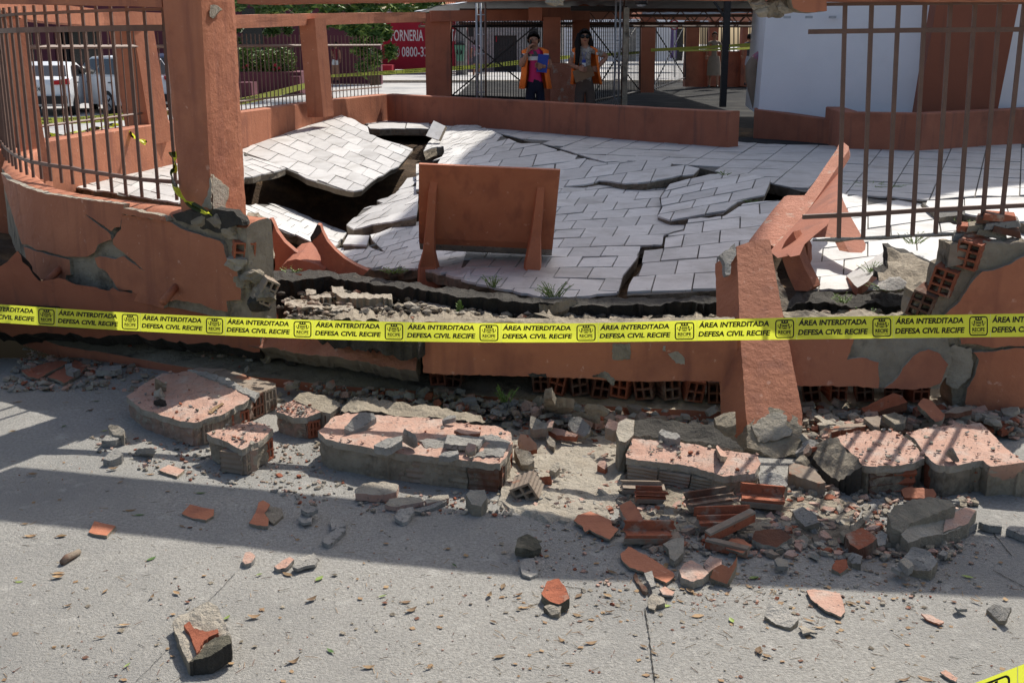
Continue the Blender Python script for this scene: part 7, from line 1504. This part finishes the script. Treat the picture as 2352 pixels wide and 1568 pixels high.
hand(w2, P2['wrL'], D(1338, 159, Y2 - .26), (0, -1, .1)); hand(w2, P2['wrR'], D(1366, 158, Y2 - .06), (-.3, -1, 0))
mb = MB(); q = [D(1315, 164, Y2 - .24), D(1357, 149, Y2 - .24), D(1366, 174, Y2 - .24), D(1322, 191, Y2 - .24)]; mb.prism(q, (0, .02, 0), M['kraft']); mb.build('clipboard', None, 'brown clipboard held low by the person with sunglasses', 'clipboard')
mb = MB(); mb.box(D(1341, 141, Y2 - .14), (.055, .006, .045), M['blue']); mb.box(D(1341, 149, Y2 - .14), (.055, .006, .05), M['white_plain']); mb.bar(D(1337, 120, Y2 - .13), D(1341, 138, Y2 - .14), .004, M['blue'], 4); mb.bar(D(1347, 120, Y2 - .13), D(1341, 138, Y2 - .14), .004, M['blue'], 4); mb.build('badge', w2)
def figure(label, hx, hy, fx, fy, Y, top, low, sleeve, legskin=None, tleg=0, hair='hair', facing=V((0, -1, 0)), pose=(0, 0), arms=None, stride=4, wide=1.0):
    """a smaller figure: head top and feet in picture units"""
    H = fy - hy; m = H / 1.66
    def j(dx, f, dy=0): return (hx + (fx - hx) * f + dx * m, hy + H * f, Y + dy)
    J = dict(pelvis=(*j(0, .48), (.14 * wide, .11)), waist=(*j(0, .40), (.125 * wide, .10)), chest=(*j(0, .27), (.14 * wide, .11)), neckb=(*j(0, .185), (.08, .07)), neck=(*j(0, .155), .045), head=(*j(0, .10), (.075, .085)), crown=(*j(0, .04), (.07, .078)))
    aa = arms or [(-.20, .30, -.22, .42), (.20, .30, .22, .42)]
    for s, sg, a in (('L', -1, aa[0]), ('R', 1, aa[1])):
        J['sh' + s] = (*j(sg * .155, .20), .055); J['el' + s] = (*j(a[0], a[1]), .04); J['wr' + s] = (*j(a[2], a[3]), .028)
        st_ = (stride / m if m else 0) * sg * .5
        J['hip' + s] = (*j(sg * .085, .53), .08); J['kn' + s] = (*j(sg * .075 + st_ * .5, .73, -.1 * sg * (abs(stride) > 3)), .055); J['an' + s] = (*j(sg * .075 + st_, .955, -.12 * sg * (abs(stride) > 3)), .036); J['ft' + s] = (*j(sg * .08 + st_, .985, -.12 * sg * (abs(stride) > 3) - .1), .032)
    g, P = person(label, J, std_bones(top, low, sleeve, legskin=legskin, tleg=tleg), None, group=GO)
    head_parts(g, P['head'].lerp(P['crown'], .4), .083, hair, face=facing)
    for s in 'LR': hand(g, P['wr' + s], P['wr' + s] + (P['wr' + s] - P['el' + s]).normalized() * .1, facing)
    return g, P
figure('person in a maroon top and white shorts leaning by the maroon wall', 770, 97, 770, 190, 43.4, 'maroon_top', 'white_plain', 'skin', 'skin', .18, facing=V((-1, -.2, 0)).normalized(), stride=2, arms=[(-.14, .31, -.02, .38), (.19, .31, .2, .43)])
figure('person in a red and blue patterned shirt walking past the green bin', 1093, 90, 1094, 178, gy(178), 'floral2', 'charcoal', 'floral2', 'skin', .55, facing=V((0, 1, 0)), stride=3)
gd, Pd = figure('person in a beige dress standing in the dark yard behind the steel post', 1642, 72, 1638, 203, 38, 'beige', 'beige', 'beige', 'skin', .75, stride=7, wide=1.15)
mb = MB(); rings = [(.0, .17, .13), (.25, .21, .16), (.5, .22, .17), (.72, .225, .17)]; vs = []
for t, rx, ry in rings:
    c = Pd['pelvis'] + V((0, 0, .08)) + (Pd['anL'].lerp(Pd['anR'], .5) - Pd['pelvis']) * t
    vs += [c + V((math.cos(a_ * .5236) * rx, math.sin(a_ * .5236) * ry, 0)) for a_ in range(12)]
mb.add(vs, [(k * 12 + j, k * 12 + (j + 1) % 12, k * 12 + 12 + (j + 1) % 12, k * 12 + 12 + j) for k in range(3) for j in range(12)], M['beige'], True); mb.build('skirt', gd)
figure('person in a dark top and pale shorts at the far side of the dark yard', 1722, 77, 1721, 197, 39, 'charcoal', 'denim', 'charcoal', 'skin', .35, facing=V((0, 1, 0)), stride=9, wide=1.1)
# person bending behind the kiosk
Y3 = 16.6
J3 = dict(pelvis=(1726, 137, Y3, (.17, .16)), waist=(1746, 128, Y3 - .1, (.15, .13)), chest=(1776, 126, Y3 - .2, (.15, .13)), neckb=(1796, 130, Y3 - .25, (.08, .07)), neck=(1802, 134, Y3 - .27, .05), head=(1810, 140, Y3 - .3, (.08, .09)), crown=(1819, 146, Y3 - .3, (.07, .08)),
          shL=(1786, 132, Y3 - .4, .055), elL=(1782, 165, Y3 - .4, .045), wrL=(1790, 190, Y3 - .4, .03), shR=(1786, 126, Y3 + .05, .055), elR=(1786, 160, Y3 + .05, .045), wrR=(1794, 186, Y3, .03),
          hipL=(1725, 150, Y3 - .1, .115), knL=(1730, 205, Y3 - .1, .085), anL=(1739, 258, Y3 - .1, .05), ftL=(1750, 264, Y3 - .15, .04), hipR=(1731, 150, Y3 + .12, .11), knR=(1741, 205, Y3 + .12, .08), anR=(1752, 256, Y3 + .12, .05), ftR=(1760, 262, Y3 + .08, .04))
w3, P3 = person('person in beige trousers bending forward, half hidden behind the white kiosk', J3, std_bones('floral2', 'beige', 'floral2'), None, group=GO)
head_parts(w3, P3['head'].lerp(P3['crown'], .4), .085, face=V((1, -.1, 0)).normalized())
for s in 'LR': hand(w3, P3['wr' + s], P3['wr' + s] + V((.03, 0, -.1)), (1, 0, 0))
# ------------------------------------------------------------------ barrier tape
def interp(tab, x):
    """Catmull-Rom through (x, ...) rows"""
    n = len(tab)
    for i in range(n - 1):
        if x <= tab[i + 1][0] or i == n - 2:
            a, b = tab[i], tab[i + 1]; t = (x - a[0]) / (b[0] - a[0]); p, q = tab[max(i - 1, 0)], tab[min(i + 2, n - 1)]; out = []
            for k in range(1, len(a)):
                m1 = (b[k] - p[k]) / (b[0] - p[0]) * (b[0] - a[0]); m2 = (q[k] - a[k]) / (q[0] - a[0]) * (b[0] - a[0]); t2, t3 = t * t, t ** 3
                out.append((2 * t3 - 3 * t2 + 1) * a[k] + (t3 - 2 * t2 + t) * m1 + (-2 * t3 + 3 * t2) * b[k] + (t3 - t2) * m2)
            return out
TP = [(-220, 684, 725, 5.05), (0, 699, 741, 4.95), (300, 718, 759.5, 4.88), (632, 732, 775, 4.76), (899, 739, 783, 4.66), (1123, 742, 786, 4.58), (1375, 741.5, 785.5, 4.46), (1780, 730, 780, 4.24), (2056, 725, 776.5, 4.15), (2352, 720, 773, 4.05), (2600, 716, 770, 3.98)]
def tape_pt(x, v, off=0.0):
    """x along the tape in picture units, v 0 bottom .. 1 top"""
    yt, yb, Y = interp(TP, x); wob = .012 * math.sin(x * .013 + v * 1.4) + .006 * math.sin(x * .041)
    a, b = D(x, yb, Y + wob * .6), D(x, yt, Y + wob); return a.lerp(b, v) - V((0, off, 0))
tp = empty('barrier_tape', tape_pt(1176, 0), 'long yellow barrier tape lettered in black across the whole collapsed wall', 'barrier tape')
mb = MB(); xs = [-220 + 2820 * k / 260 for k in range(261)]; vs = [tape_pt(x, j / 4) for x in xs for j in range(5)]
mb.add(vs, [(i * 5 + j, (i + 1) * 5 + j, (i + 1) * 5 + j + 1, i * 5 + j + 1) for i in range(260) for j in range(4)], M['tape'], True); mb.build('band', tp)
ex = [-277, -85, 107, 299, 493, 695, 905, 1123, 1346, 1572, 1802, 2025, 2247, 2466, 2680]
L1 = text_mesh('ÁREA INTERDITADA', 1, .04); L2 = text_mesh('DEFESA CIVIL RECIFE', 1, .04); LR = text_mesh('RECIFE', 1, .035); LPF = text_mesh('PREFEITURA', 1, .0)
def fit(mesh, u0, u1, v0, v1, ref=None, shear=0.0):
    vs, fs = mesh; lx, hx = min(v.x for v in vs), max(v.x for v in vs); ly = 0; hy = ref or max(v.y for v in vs)
    return [(u0 + (u1 - u0) * (v.x - lx) / (hx - lx) + shear * (v.y - ly), v0 + (v1 - v0) * (v.y - ly) / (hy - ly)) for v in vs], fs
CAPH = .729
def frame2d(u0, u1, v0, v1, ru, rv, tu, tv, n=5):
    """rounded-square outline as quads"""
    out = []; inn = []
    for cx, cy, a0 in ((u1 - ru, v1 - rv, 0), (u0 + ru, v1 - rv, 90), (u0 + ru, v0 + rv, 180), (u1 - ru, v0 + rv, 270)):
        for k in range(n + 1):
            a = math.radians(a0 + 90 * k / n); out.append((cx + math.cos(a) * ru, cy + math.sin(a) * rv)); inn.append((cx + math.cos(a) * (ru - tu), cy + math.sin(a) * (rv - tv)))
    m = len(out); return out + inn, [(k, (k + 1) % m, m + (k + 1) % m, m + k) for k in range(m)]
def poly2d(pts): return pts, [tuple(range(len(pts)))]
def ell(cu, cv, ru, rv, n=9): return poly2d([(cu + ru * math.cos(6.2832 * k / n), cv + rv * math.sin(6.2832 * k / n)) for k in range(n)])
LETTERS = [fit(L1, .141, .845, .645, .885, CAPH, .012), fit(L2, .137, .85, .215, .455, CAPH, .012)]
def emb():
    S = [frame2d(-.098, .098, .07, .92, .03, .16, .0125, .055)]
    S.append(fit(LR, -.066, .066, .27, .43, CAPH)); S.append(fit(LPF, -.066, .066, .165, .225, CAPH))
    # crown of three towers, shield, two lions
    S.append(poly2d([(-.034, .745), (.034, .745), (.038, .80), (-.038, .80)]))
    for c in (-.026, 0, .026): S.append(poly2d([(c - .007, .80), (c + .007, .80), (c + .009, .86), (c - .009, .86)]))
    S.append(frame2d(-.024, .024, .49, .72, .008, .04, .005, .025)); S.append(poly2d([(-.022, .60), (.022, .60), (.022, .66), (-.022, .66)])); S.append(poly2d([(-.016, .52), (.016, .52), (.012, .56), (-.012, .56)]))
    for s in (-1, 1):
        S.append(ell(s * .042, .70, .009, .04)); S.append(poly2d([(s * .036, .66), (s * .046, .66), (s * .056, .56), (s * .052, .49), (s * .044, .49), (s * .045, .55)]))
        S.append(poly2d([(s * .033, .64), (s * .026, .66), (s * .026, .68), (s * .036, .67)])); S.append(poly2d([(s * .036, .58), (s * .028, .60), (s * .028, .62), (s * .038, .61)]))
        S.append(poly2d([(s * .042, .55), (s * .034, .50), (s * .030, .50), (s * .038, .57)])); S.append(poly2d([(s * .055, .56), (s * .066, .62), (s * .064, .70), (s * .070, .70), (s * .072, .61), (s * .058, .54)]))
    return S
EMB = emb()
def put(shapes, x0, x1, fn, mb, mat):
    for vs, fs in shapes: mb.add([fn(x0 + (x1 - x0) * u, v) for u, v in vs], fs, M[mat])
for a, b in zip(ex[:-1], ex[1:]):
    mb = MB(); put(LETTERS, a, b, lambda x, v: tape_pt(x, v, .0022), mb, 'black'); mb.build('lettering', tp)
    mb = MB(); put(EMB, a, b, lambda x, v: tape_pt(x, v, .0022), mb, 'black'); mb.build('emblem', tp)
    mb = MB(); put([poly2d([(.124, .0), (.1265, .0), (.1265, 1), (.124, 1)])], a, b, lambda x, v: tape_pt(x, v, .0018), mb, 'white_plain'); mb.build('seam', tp)
# second tape at the lower right corner of the picture
t2 = empty('barrier_tape', D(2330, 1568, 2.35), 'piece of yellow barrier tape with a rounded black emblem at the lower right corner', 'barrier tape')
def t2p(u, v, off=0): a = D(2150 + 300 * u, 1602 - 116 * u + 96 * (1 - v), 2.35 - .06 * u); return a - V((0, off, 0))
mb = MB(); vs = [t2p(i / 12, j / 3) for i in range(13) for j in range(4)]; mb.add(vs, [(i * 4 + j, (i + 1) * 4 + j, (i + 1) * 4 + j + 1, i * 4 + j + 1) for i in range(12) for j in range(3)], M['tape'], True); mb.build('band', t2)
mb = MB(); put(EMB, .42, 1.9, lambda x, v: t2p(x, v, .002), mb, 'black'); mb.build('emblem', t2)
mb = MB(); put([poly2d([(.62, 0), (.625, 0), (.625, 1), (.62, 1)])], 0, 1, lambda x, v: t2p(x, v, .0015), mb, 'white_plain'); mb.build('seam', t2)
# twisted ends tied to the pillar and the fence
M['tape_dk'] = pm('tape_print', (.03, .045, .012), (.05, .06, .015), 9, .4, 0)
def ribbon(name, label, pts, wid, turns, seed, mats=('tape', 'tape_dk'), n=60):
    mb = MB(); P = [D(*p) for p in pts]; Q = []
    for k in range(n + 1):
        t = k / n * (len(P) - 1); i = min(int(t), len(P) - 2); f = t - i
        p0, p1, p2, p3 = P[max(i - 1, 0)], P[i], P[i + 1], P[min(i + 2, len(P) - 1)]
        Q.append(.5 * ((2 * p1) + (p2 - p0) * f + (2 * p0 - 5 * p1 + 4 * p2 - p3) * f * f + (3 * p1 - p0 - 3 * p2 + p3) * f ** 3))
    vs = []
    for k, q in enumerate(Q):
        d = (Q[min(k + 1, n)] - Q[max(k - 1, 0)]).normalized(); a = turns * math.pi * k / n + .8 * nz(q, 7); s = d.cross(V((0, -1, 0))).normalized(); n_3 = d.cross(s); e = s * math.cos(a) + n_3 * math.sin(a); w_ = wid * (.55 + .45 * abs(nz(q + V((seed, 0, 0)), 9)) * 2)
        vs += [q - e * w_, q - e * w_ * .3 + n_3 * .008, q + e * w_ * .3 - n_3 * .008, q + e * w_]
    for j in range(3):
        for mt in (0, 1):
            fs = [(k * 4 + j, (k + 1) * 4 + j, (k + 1) * 4 + j + 1, k * 4 + j + 1) for k in range(n) if ((nz(Q[k] + V((0, 0, j * .03)), 13) > .10) == bool(mt))]
            mb.add(vs, fs, M[mats[mt]])
    return mb.build(name, None, label, 'barrier tape')
ribbon('twisted_tape', 'twisted yellow and black tape tied to the cracked pillar and hanging over the broken wall', [(*c5(1470, 15), 5.62), (*c5(1485, 150), 5.62), (*c5(1460, 215), 5.6), (*c5(1500, 340), 5.52), (*c5(1590, 440), 5.42), (*c5(1730, 520), 5.38), (*c5(1850, 590), 5.4), (*c5(1950, 690), 5.4), (*c5(2060, 795), 5.4)], .024, 5, 1)
ribbon('twisted_tape', 'short twisted yellow tape end tied to the rear left fence pillar', [(*c1(400, 1150), 10.5), (*c1(600, 1138), 10.6), (*c1(790, 1110), 10.8), (*c1(900, 1075), 11), (*c1(1000, 1062), 11.2), (*c1(1070, 1110), 11.1), (*c1(1150, 1165), 11), (*c1(1240, 1215), 11)], .035, 4, 2)
# tapes strung behind, seen from their back
M['tape_far'] = pm('yellow_tape_back', (.42, .46, .09), (.36, .40, .075), 6, .5, 0, trans=.35)
def far_tape(label, tab, units=0, mirror=True, mat='tape_far'):
    f = lambda x, v, off=0: (lambda r_: D(x, r_[1], r_[2]).lerp(D(x, r_[0], r_[2]), v) - V((0, off, 0)))(interp(tab, x))
    g = empty('barrier_tape', f(tab[0][0], 0), label, 'barrier tape'); n = 40; x0, x1 = tab[0][0], tab[-1][0]; mb = MB()
    vs = [f(x0 + (x1 - x0) * i / n, j / 2) for i in range(n + 1) for j in range(3)]; mb.add(vs, [(i * 3 + j, (i + 1) * 3 + j, (i + 1) * 3 + j + 1, i * 3 + j + 1) for i in range(n) for j in range(2)], M[mat], True); mb.build('band', g)
    for k in range(units):
        a, b = x0 + (x1 - x0) * k / units, x0 + (x1 - x0) * (k + 1) / units; mb = MB(); S = LETTERS + [EMB[0]]
        put([([(((1 - u) if mirror else u), v) for u, v in vs_], fs) for vs_, fs in S], a, b, lambda x, v: f(x, v, .01), mb, 'black'); mb.build('lettering', g)
far_tape('broad dull yellow tape with mirrored lettering strung low behind the rear left fence', [(40, 270, 290, 12.5), (150, 270, 286, 12.5), (260, 262, 279, 12.6), (400, 248, 263, 13.0), (560, 224, 240, 15), (700, 191, 205, 19)], 7)
far_tape('yellow tape strung across the street in front of the red wall', [(760, 172, 178, 24), (860, 165, 173, 25), (985, 156, 166, 26), (1110, 148, 157, 27), (1190, 139, 149, 28), (1300, 128, 136, 28), (1470, 118, 124, 28)], 9)
far_tape('yellow tape crossing the dark yard in front of the distant standing people', [(1495, 112, 119, 24), (1600, 107, 114, 23), (1700, 101, 108, 22), (1760, 96, 110, 21)], 0)
far_tape('second lower yellow tape at the right of the dark yard', [(1560, 116, 119, 30), (1640, 113, 117, 28), (1760, 106, 112, 24)], 0)
# ------------------------------------------------------------------ leaves, twigs, weeds
r = random.Random(21)
def leaf(pos, L, ang, mat, label, lift=.3):
    mb = MB(); vs = []; n = 6; u = V((math.cos(ang), math.sin(ang), 0)); s = V((-u.y, u.x, 0)); w_ = L * r.uniform(.13, .26); cu = r.uniform(.02, lift); fo = r.uniform(-.1, .7)
    for k in range(n + 1):
        t = k / n; c = V(pos) + u * (t - .5) * L + V((0, 0, .004 + cu * L * (2 * t - 1) ** 2)); h_ = w_ * math.sin(math.pi * min(1, max(.03, t)) ** .85); vs += [c + s * h_ + V((0, 0, h_ * fo)), c, c - s * h_ + V((0, 0, h_ * fo))]
    mb.add(vs, [(3 * k + j, 3 * k + 3 + j, 3 * k + 4 + j, 3 * k + 1 + j) for k in range(n) for j in range(2)], M[mat], True)
    mb.bar(V(pos) - u * L * .5 + V((0, 0, .004)), V(pos) - u * L * .68 + V((0, 0, .006)), .0012, M['leaf_dry'], 4)
    return mb.build('fallen_leaf', None, label[0], 'leaf', label[1])
DRY = ('curled dry brown leaf lying on the bare pavement', 'dry leaves on the pavement'); GRN = ('green leaf lying flat on the bare pavement', 'green leaves on the pavement'); YEL = ('pale yellow-green leaf on the bare pavement', 'yellow-green leaves on the pavement')
lv = [(c13, 165, 722, 0, 'y'), (c13, 1285, 525, .9, 'g'), (c13, 2200, 660, .7, 'y'), (c13, 1080, 1430, 1.3, 'y'), (c13, 1185, 155, .1, 'g'), (c13, 895, 800, 1.2, 'd'), (c13, 580, 920, .6, 'd'), (c13, 865, 1190, .5, 'd'), (c13, 500, 685, .6, 'd'), (c13, 500, 650, .1, 'd'), (c13, 2160, 1020, .3, 'd'), (c13, 1925, 1025, 1.2, 'y'), (c13, 1290, 850, 1.6, 'd'), (c13, 1495, 815, 2.4, 'd'), (c13, 1060, 1085, .1, 'd'), (c13, 1110, 115, .3, 'd'), (c13, 215, 232, .1, 'd'), (c13, 525, 340, .2, 'd'), (c13, 265, 335, .3, 'd'), (c13, 1540, 250, 2.4, 'd'),
      (c14, 590, 690, 1.1, 'y'), (c14, 1125, 840, .6, 'y'), (c14, 1370, 960, .6, 'd'), (c14, 315, 655, 2.5, 'd'), (c14, 525, 870, .8, 'd'), (c14, 680, 1305, 2.2, 'g'), (c14, 370, 1395, .8, 'd'), (c14, 1010, 1445, .1, 'd'), (c14, 1325, 890, .1, 'd'), (c14, 2060, 1060, 2.6, 'd'), (c14, 2120, 1355, .6, 'd'), (c14, 1730, 580, 2.2, 'g'), (c14, 2030, 840, 1.4, 'd'), (c14, 2145, 760, 1.5, 'd'), (c14, 2280, 830, .3, 'd'), (c14, 1520, 1450, .5, 'd'),
      (c15, 670, 840, .9, 'd'), (c15, 910, 840, 2.3, 'd'), (c15, 930, 980, .2, 'd'), (c15, 650, 1000, 2.6, 'd'), (c15, 1215, 1270, 2.3, 'd'), (c15, 1305, 1325, 2.2, 'd'), (c15, 590, 1415, .1, 'd'), (c15, 775, 1240, .2, 'd'), (c15, 525, 1215, 2.4, 'd'), (c15, 1960, 1050, 1.7, 'y'), (c15, 2150, 690, .3, 'y'), (c15, 1610, 800, 2.2, 'd'), (c15, 1680, 1010, .1, 'd'), (c15, 1530, 885, 2.4, 'd'), (c15, 2110, 760, 2.0, 'd'), (c15, 945, 640, 2.3, 'd'), (c15, 1400, 925, .1, 'y'), (c15, 2190, 1300, 1.2, 'd'), (c15, 2260, 1350, 2.5, 'd'), (c15, 210, 940, .2, 'd'), (c15, 160, 830, .4, 'd'),
      (c16, 490, 515, 2.6, 'd'), (c16, 345, 632, .2, 'd'), (c16, 760, 425, 2.7, 'd'), (c16, 1055, 385, 2.5, 'y'), (c16, 1095, 505, 2.3, 'd'), (c16, 750, 885, .2, 'd'), (c16, 850, 880, 2.4, 'd'), (c16, 50, 750, 1.4, 'd'), (c16, 30, 395, .5, 'y'), (c16, 290, 600, 2.6, 'd'),
      (c9, 840, 690, .4, 'd'), (c9, 160, 765, .4, 'd'), (c9, 770, 835, .8, 'd'), (c9, 565, 768, .1, 'd'), (c9, 820, 758, .1, 'g'), (c9, 545, 970, 1.2, 'g'), (c9, 110, 1015, .2, 'd'), (c9, 965, 1335, .6, 'd'), (c9, 1025, 1445, 1.1, 'd'), (c9, 280, 1380, .3, 'd'), (c9, 890, 1010, .6, 'y'), (c9, 1705, 1535, .1, 'g'), (c9, 1280, 1375, .1, 'd'), (c9, 940, 910, .5, 'd'), (c9, 1510, 1110, .4, 'd')]
LM = [('the lone wall block', 466, 1460), ('the right end of the beam shadow', 1600, 1300), ('the crumbled red brick', 1275, 1370), ('the pavement crack', 1490, 1480), ('the triangular pink flake', 1890, 1380), ('the yellow tape corner', 2260, 1540), ('the blackened stick', 162, 1275), ('the pale oval cement piece', 700, 1284), ('the bright terracotta fragment', 600, 1180), ('the large left wall chunk', 440, 930), ('the bottom middle edge', 1050, 1540), ('the square terracotta flake', 395, 1078), ('the white stone on the right', 1850, 1445), ('the middle pink flakes', 800, 1350)]
ORD = ['nearest', 'second nearest', 'third nearest', 'fourth nearest', 'fifth nearest', 'sixth nearest', 'seventh nearest', 'eighth nearest', 'ninth nearest', 'tenth nearest', 'eleventh nearest', 'twelfth nearest', 'thirteenth nearest', 'fourteenth nearest']
LQ = []
for c, x, y, a, k in lv:
    px = c(x, y); m_ = min(LM, key=lambda q: math.hypot(q[1] - px[0], (q[2] - px[1]) * 1.4)); LQ.append((m_[0], k, math.hypot(m_[1] - px[0], m_[2] - px[1]), px, a))
for nm, k, d, px, a in LQ:
    rank = sorted(q[2] for q in LQ if q[0] == nm and q[1] == k).index(d); one = sum(1 for q in LQ if q[0] == nm and q[1] == k) == 1
    lab = {'d': 'dry brown leaf', 'g': 'dark green leaf', 'y': 'pale green leaf'}[k] + (' on the pavement by ' if one else ', ' + ORD[rank] + ' to ') + nm
    leaf(G(*px, 0.0), r.uniform(.024, .044), a + r.uniform(-.15, .15), {'d': 'leaf_dry', 'g': 'leaf', 'y': 'leaf_lt'}[k], (lab, {'d': DRY, 'g': GRN, 'y': YEL}[k][1]), .28 if k == 'd' else .1)
# a blackened stick
mb = MB(); a, b = G(*c13(525, 550), .012), G(*c13(670, 455), .012); mb.tube([a, a.lerp(b, .3) + V((0, .004, .004)), a.lerp(b, .7), b], [.010, .014, .013, .010], M['brick_dk'], 7); mb.build('stick', None, 'short dark broken stick on the sunny pavement at the left', 'stick')
# straw, tiny leaf scraps
mb = MB()
for k in range(1100):
    x, y = r.uniform(0, 2352), 1568 - 520 * r.random() ** 1.1
    if k % 3 == 0: x, y = r.gauss(1600, 330), r.gauss(1370, 70)
    p = G(x, y, .003); a = r.uniform(0, 6.28); L = r.uniform(.006, .035); u = V((math.cos(a), math.sin(a), r.uniform(-.05, .15))) * L; m_ = M[r.choice(['leaf_dry', 'leaf_dry', 'mortar', 'leaf_dry', 'brick_dk', 'mortar'])]
    if r.random() < .6: mb.bar(p, p + u, .0009, m_, 3)
    else: s = V((-u.y, u.x, .004)) * .3; mb.add([p, p + u * .3 + s, p + u * .7, p + u * .3 - s], [(0, 1, 2, 3)], m_)
mb.build('straw_litter', None, kind='stuff')
# hairline joints of the pavement slabs, cut as thin grooves of dirt
mb = MB()
def crackline(pts, w_, seed):
    rr = random.Random(seed); P = []
    for a, b in zip(pts[:-1], pts[1:]):
        for k in range(14): t = k / 14; P.append((a[0] + (b[0] - a[0]) * t + rr.uniform(-1.2, 1.2), a[1] + (b[1] - a[1]) * t))
    P.append(pts[-1]); Q = [G(x, y, 0) for x, y in P]
    for q in Q: q.z = .006 * nz((q.x, q.y, 0), .9) + .0016 * nz((q.x, q.y, 2), 6) + .0035
    vs = []
    for k, q in enumerate(Q):
        d = Q[min(k + 1, len(Q) - 1)] - Q[max(k - 1, 0)]; n = V((-d.y, d.x, 0)).normalized() * w_ * rr.uniform(.4, 1.2); vs += [q - n, q + n]
    mb.add(vs, [(2 * k, 2 * k + 2, 2 * k + 3, 2 * k + 1) for k in range(len(Q) - 1)], M['mortar_dk'])
crackline([c15(1225, 950), c15(1260, 1150), c15(1290, 1400), c15(1310, 1568)], .002, 1); crackline([c16(1180, 170), c16(1270, 280)], .002, 2); crackline([c16(1180, 350), c16(1330, 430)], .002, 3)
crackline([c13(2000, 640), c13(1760, 890)], .0008, 4); crackline([c13(1450, 1260), c13(1150, 1568)], .0008, 5)
mb.build('pavement_cracks', None, kind='stuff')
# weeds ---------------------------------------------------------------------------------------
M['weed'] = pm('weed_green', (.16, .24, .05), (.10, .17, .035), 4, .6, 0, rnd=.15)
def weed(label, p, rad, hgt, n, seed, droop=0.0):
    rr = random.Random(seed); mb = MB(); lf = MB(); t = empty('weed', p, label, 'weed')
    for k in range(n):
        a = rr.uniform(0, 6.28); q = V(p) + V((math.cos(a), math.sin(a) * .6, 0)) * rad * rr.random() * .5; L = hgt * rr.uniform(.35, .8); o = V((math.cos(a) * rad * .7, math.sin(a) * rad * .5, L - droop)); m_ = q + o * .5 + V((0, 0, L * .15)); e = q + o
        mb.bar(q, m_, .0022, M['weed'], 3); mb.bar(m_, e, .0016, M['weed'], 3)
        for j in range(10):
            tt = rr.uniform(.15, 1); c = q.lerp(e, tt); b = rr.uniform(0, 6.28); u = V((math.cos(b), math.sin(b) * .7, rr.uniform(-.2, .8))) * rr.uniform(.008, .018); s = u.cross(V((0, 0, 1))).normalized() * .0028
            lf.add([c, c + u * .5 + s, c + u, c + u * .5 - s], [(0, 1, 2, 3)], M['weed'])
    mb.build('stem', t); lf.build('foliage', t)
def wd(label, x, y, z, rad, hgt, n, seed, droop=0): weed(label, G(x, y, z), rad, hgt, n, seed, droop)
wd('bushy green weed at the foot of the right leg of the upright bench', 1272, 682, .42, .09, .10, 26, 1)
wd('green weed tuft on the slab rim left of the upright bench', 905, 628, .42, .07, .05, 18, 2)
wd('feathery weed on the slab rim under the middle of the upright bench', 1132, 660, .42, .06, .09, 14, 3)
wd('trailing weed hanging down the dark slab edge', 1058, 690, .42, .04, .05, 12, 4, .17)
wd('small weed growing from the plinth above the long chunk', 1160, 922, .1, .05, .10, 14, 5)
wd('weed tuft beside the overturned bench', 672, 628, .42, .07, .05, 12, 6)
wd('weed growing between the pale slab piece and the concrete lump', 2000, 625, .45, .08, .08, 16, 7)
wd('weeds in front of the grey cement piece', 2040, 668, .42, .10, .05, 18, 8)
wd('weeds among the broken bricks under the hanging fence', 2100, 560, .45, .10, .10, 20, 9)
wd('weed at the broken slab edge right of the hanging fence bars', 2230, 525, .45, .10, .08, 16, 10)
wd('moss tuft in the crack of the sagging floor, near the tilted bench', 1722, 466, .47, .07, .03, 14, 11)
wd('dry moss tuft on the raised corner of the sagging floor', 1664, 402, .52, .07, .04, 12, 12)
wd('grass tuft at the edge of the bright tilted slab', 705, 288, .55, .12, .05, 10, 13)
wd('dry seedling growing by the leg of the tilted bench', 1830, 640, .42, .05, .10, 8, 14)
wd('grass patch on the paving behind the hanging fence', 2000, 428, .45, .3, .03, 26, 15)
wd('weed growing from the break below the fallen pillar top', 1940, 695, .42, .07, .06, 12, 16)
wd('weed in the dark break between foundation and stepped wall', 1990, 735, .38, .05, .08, 10, 17)
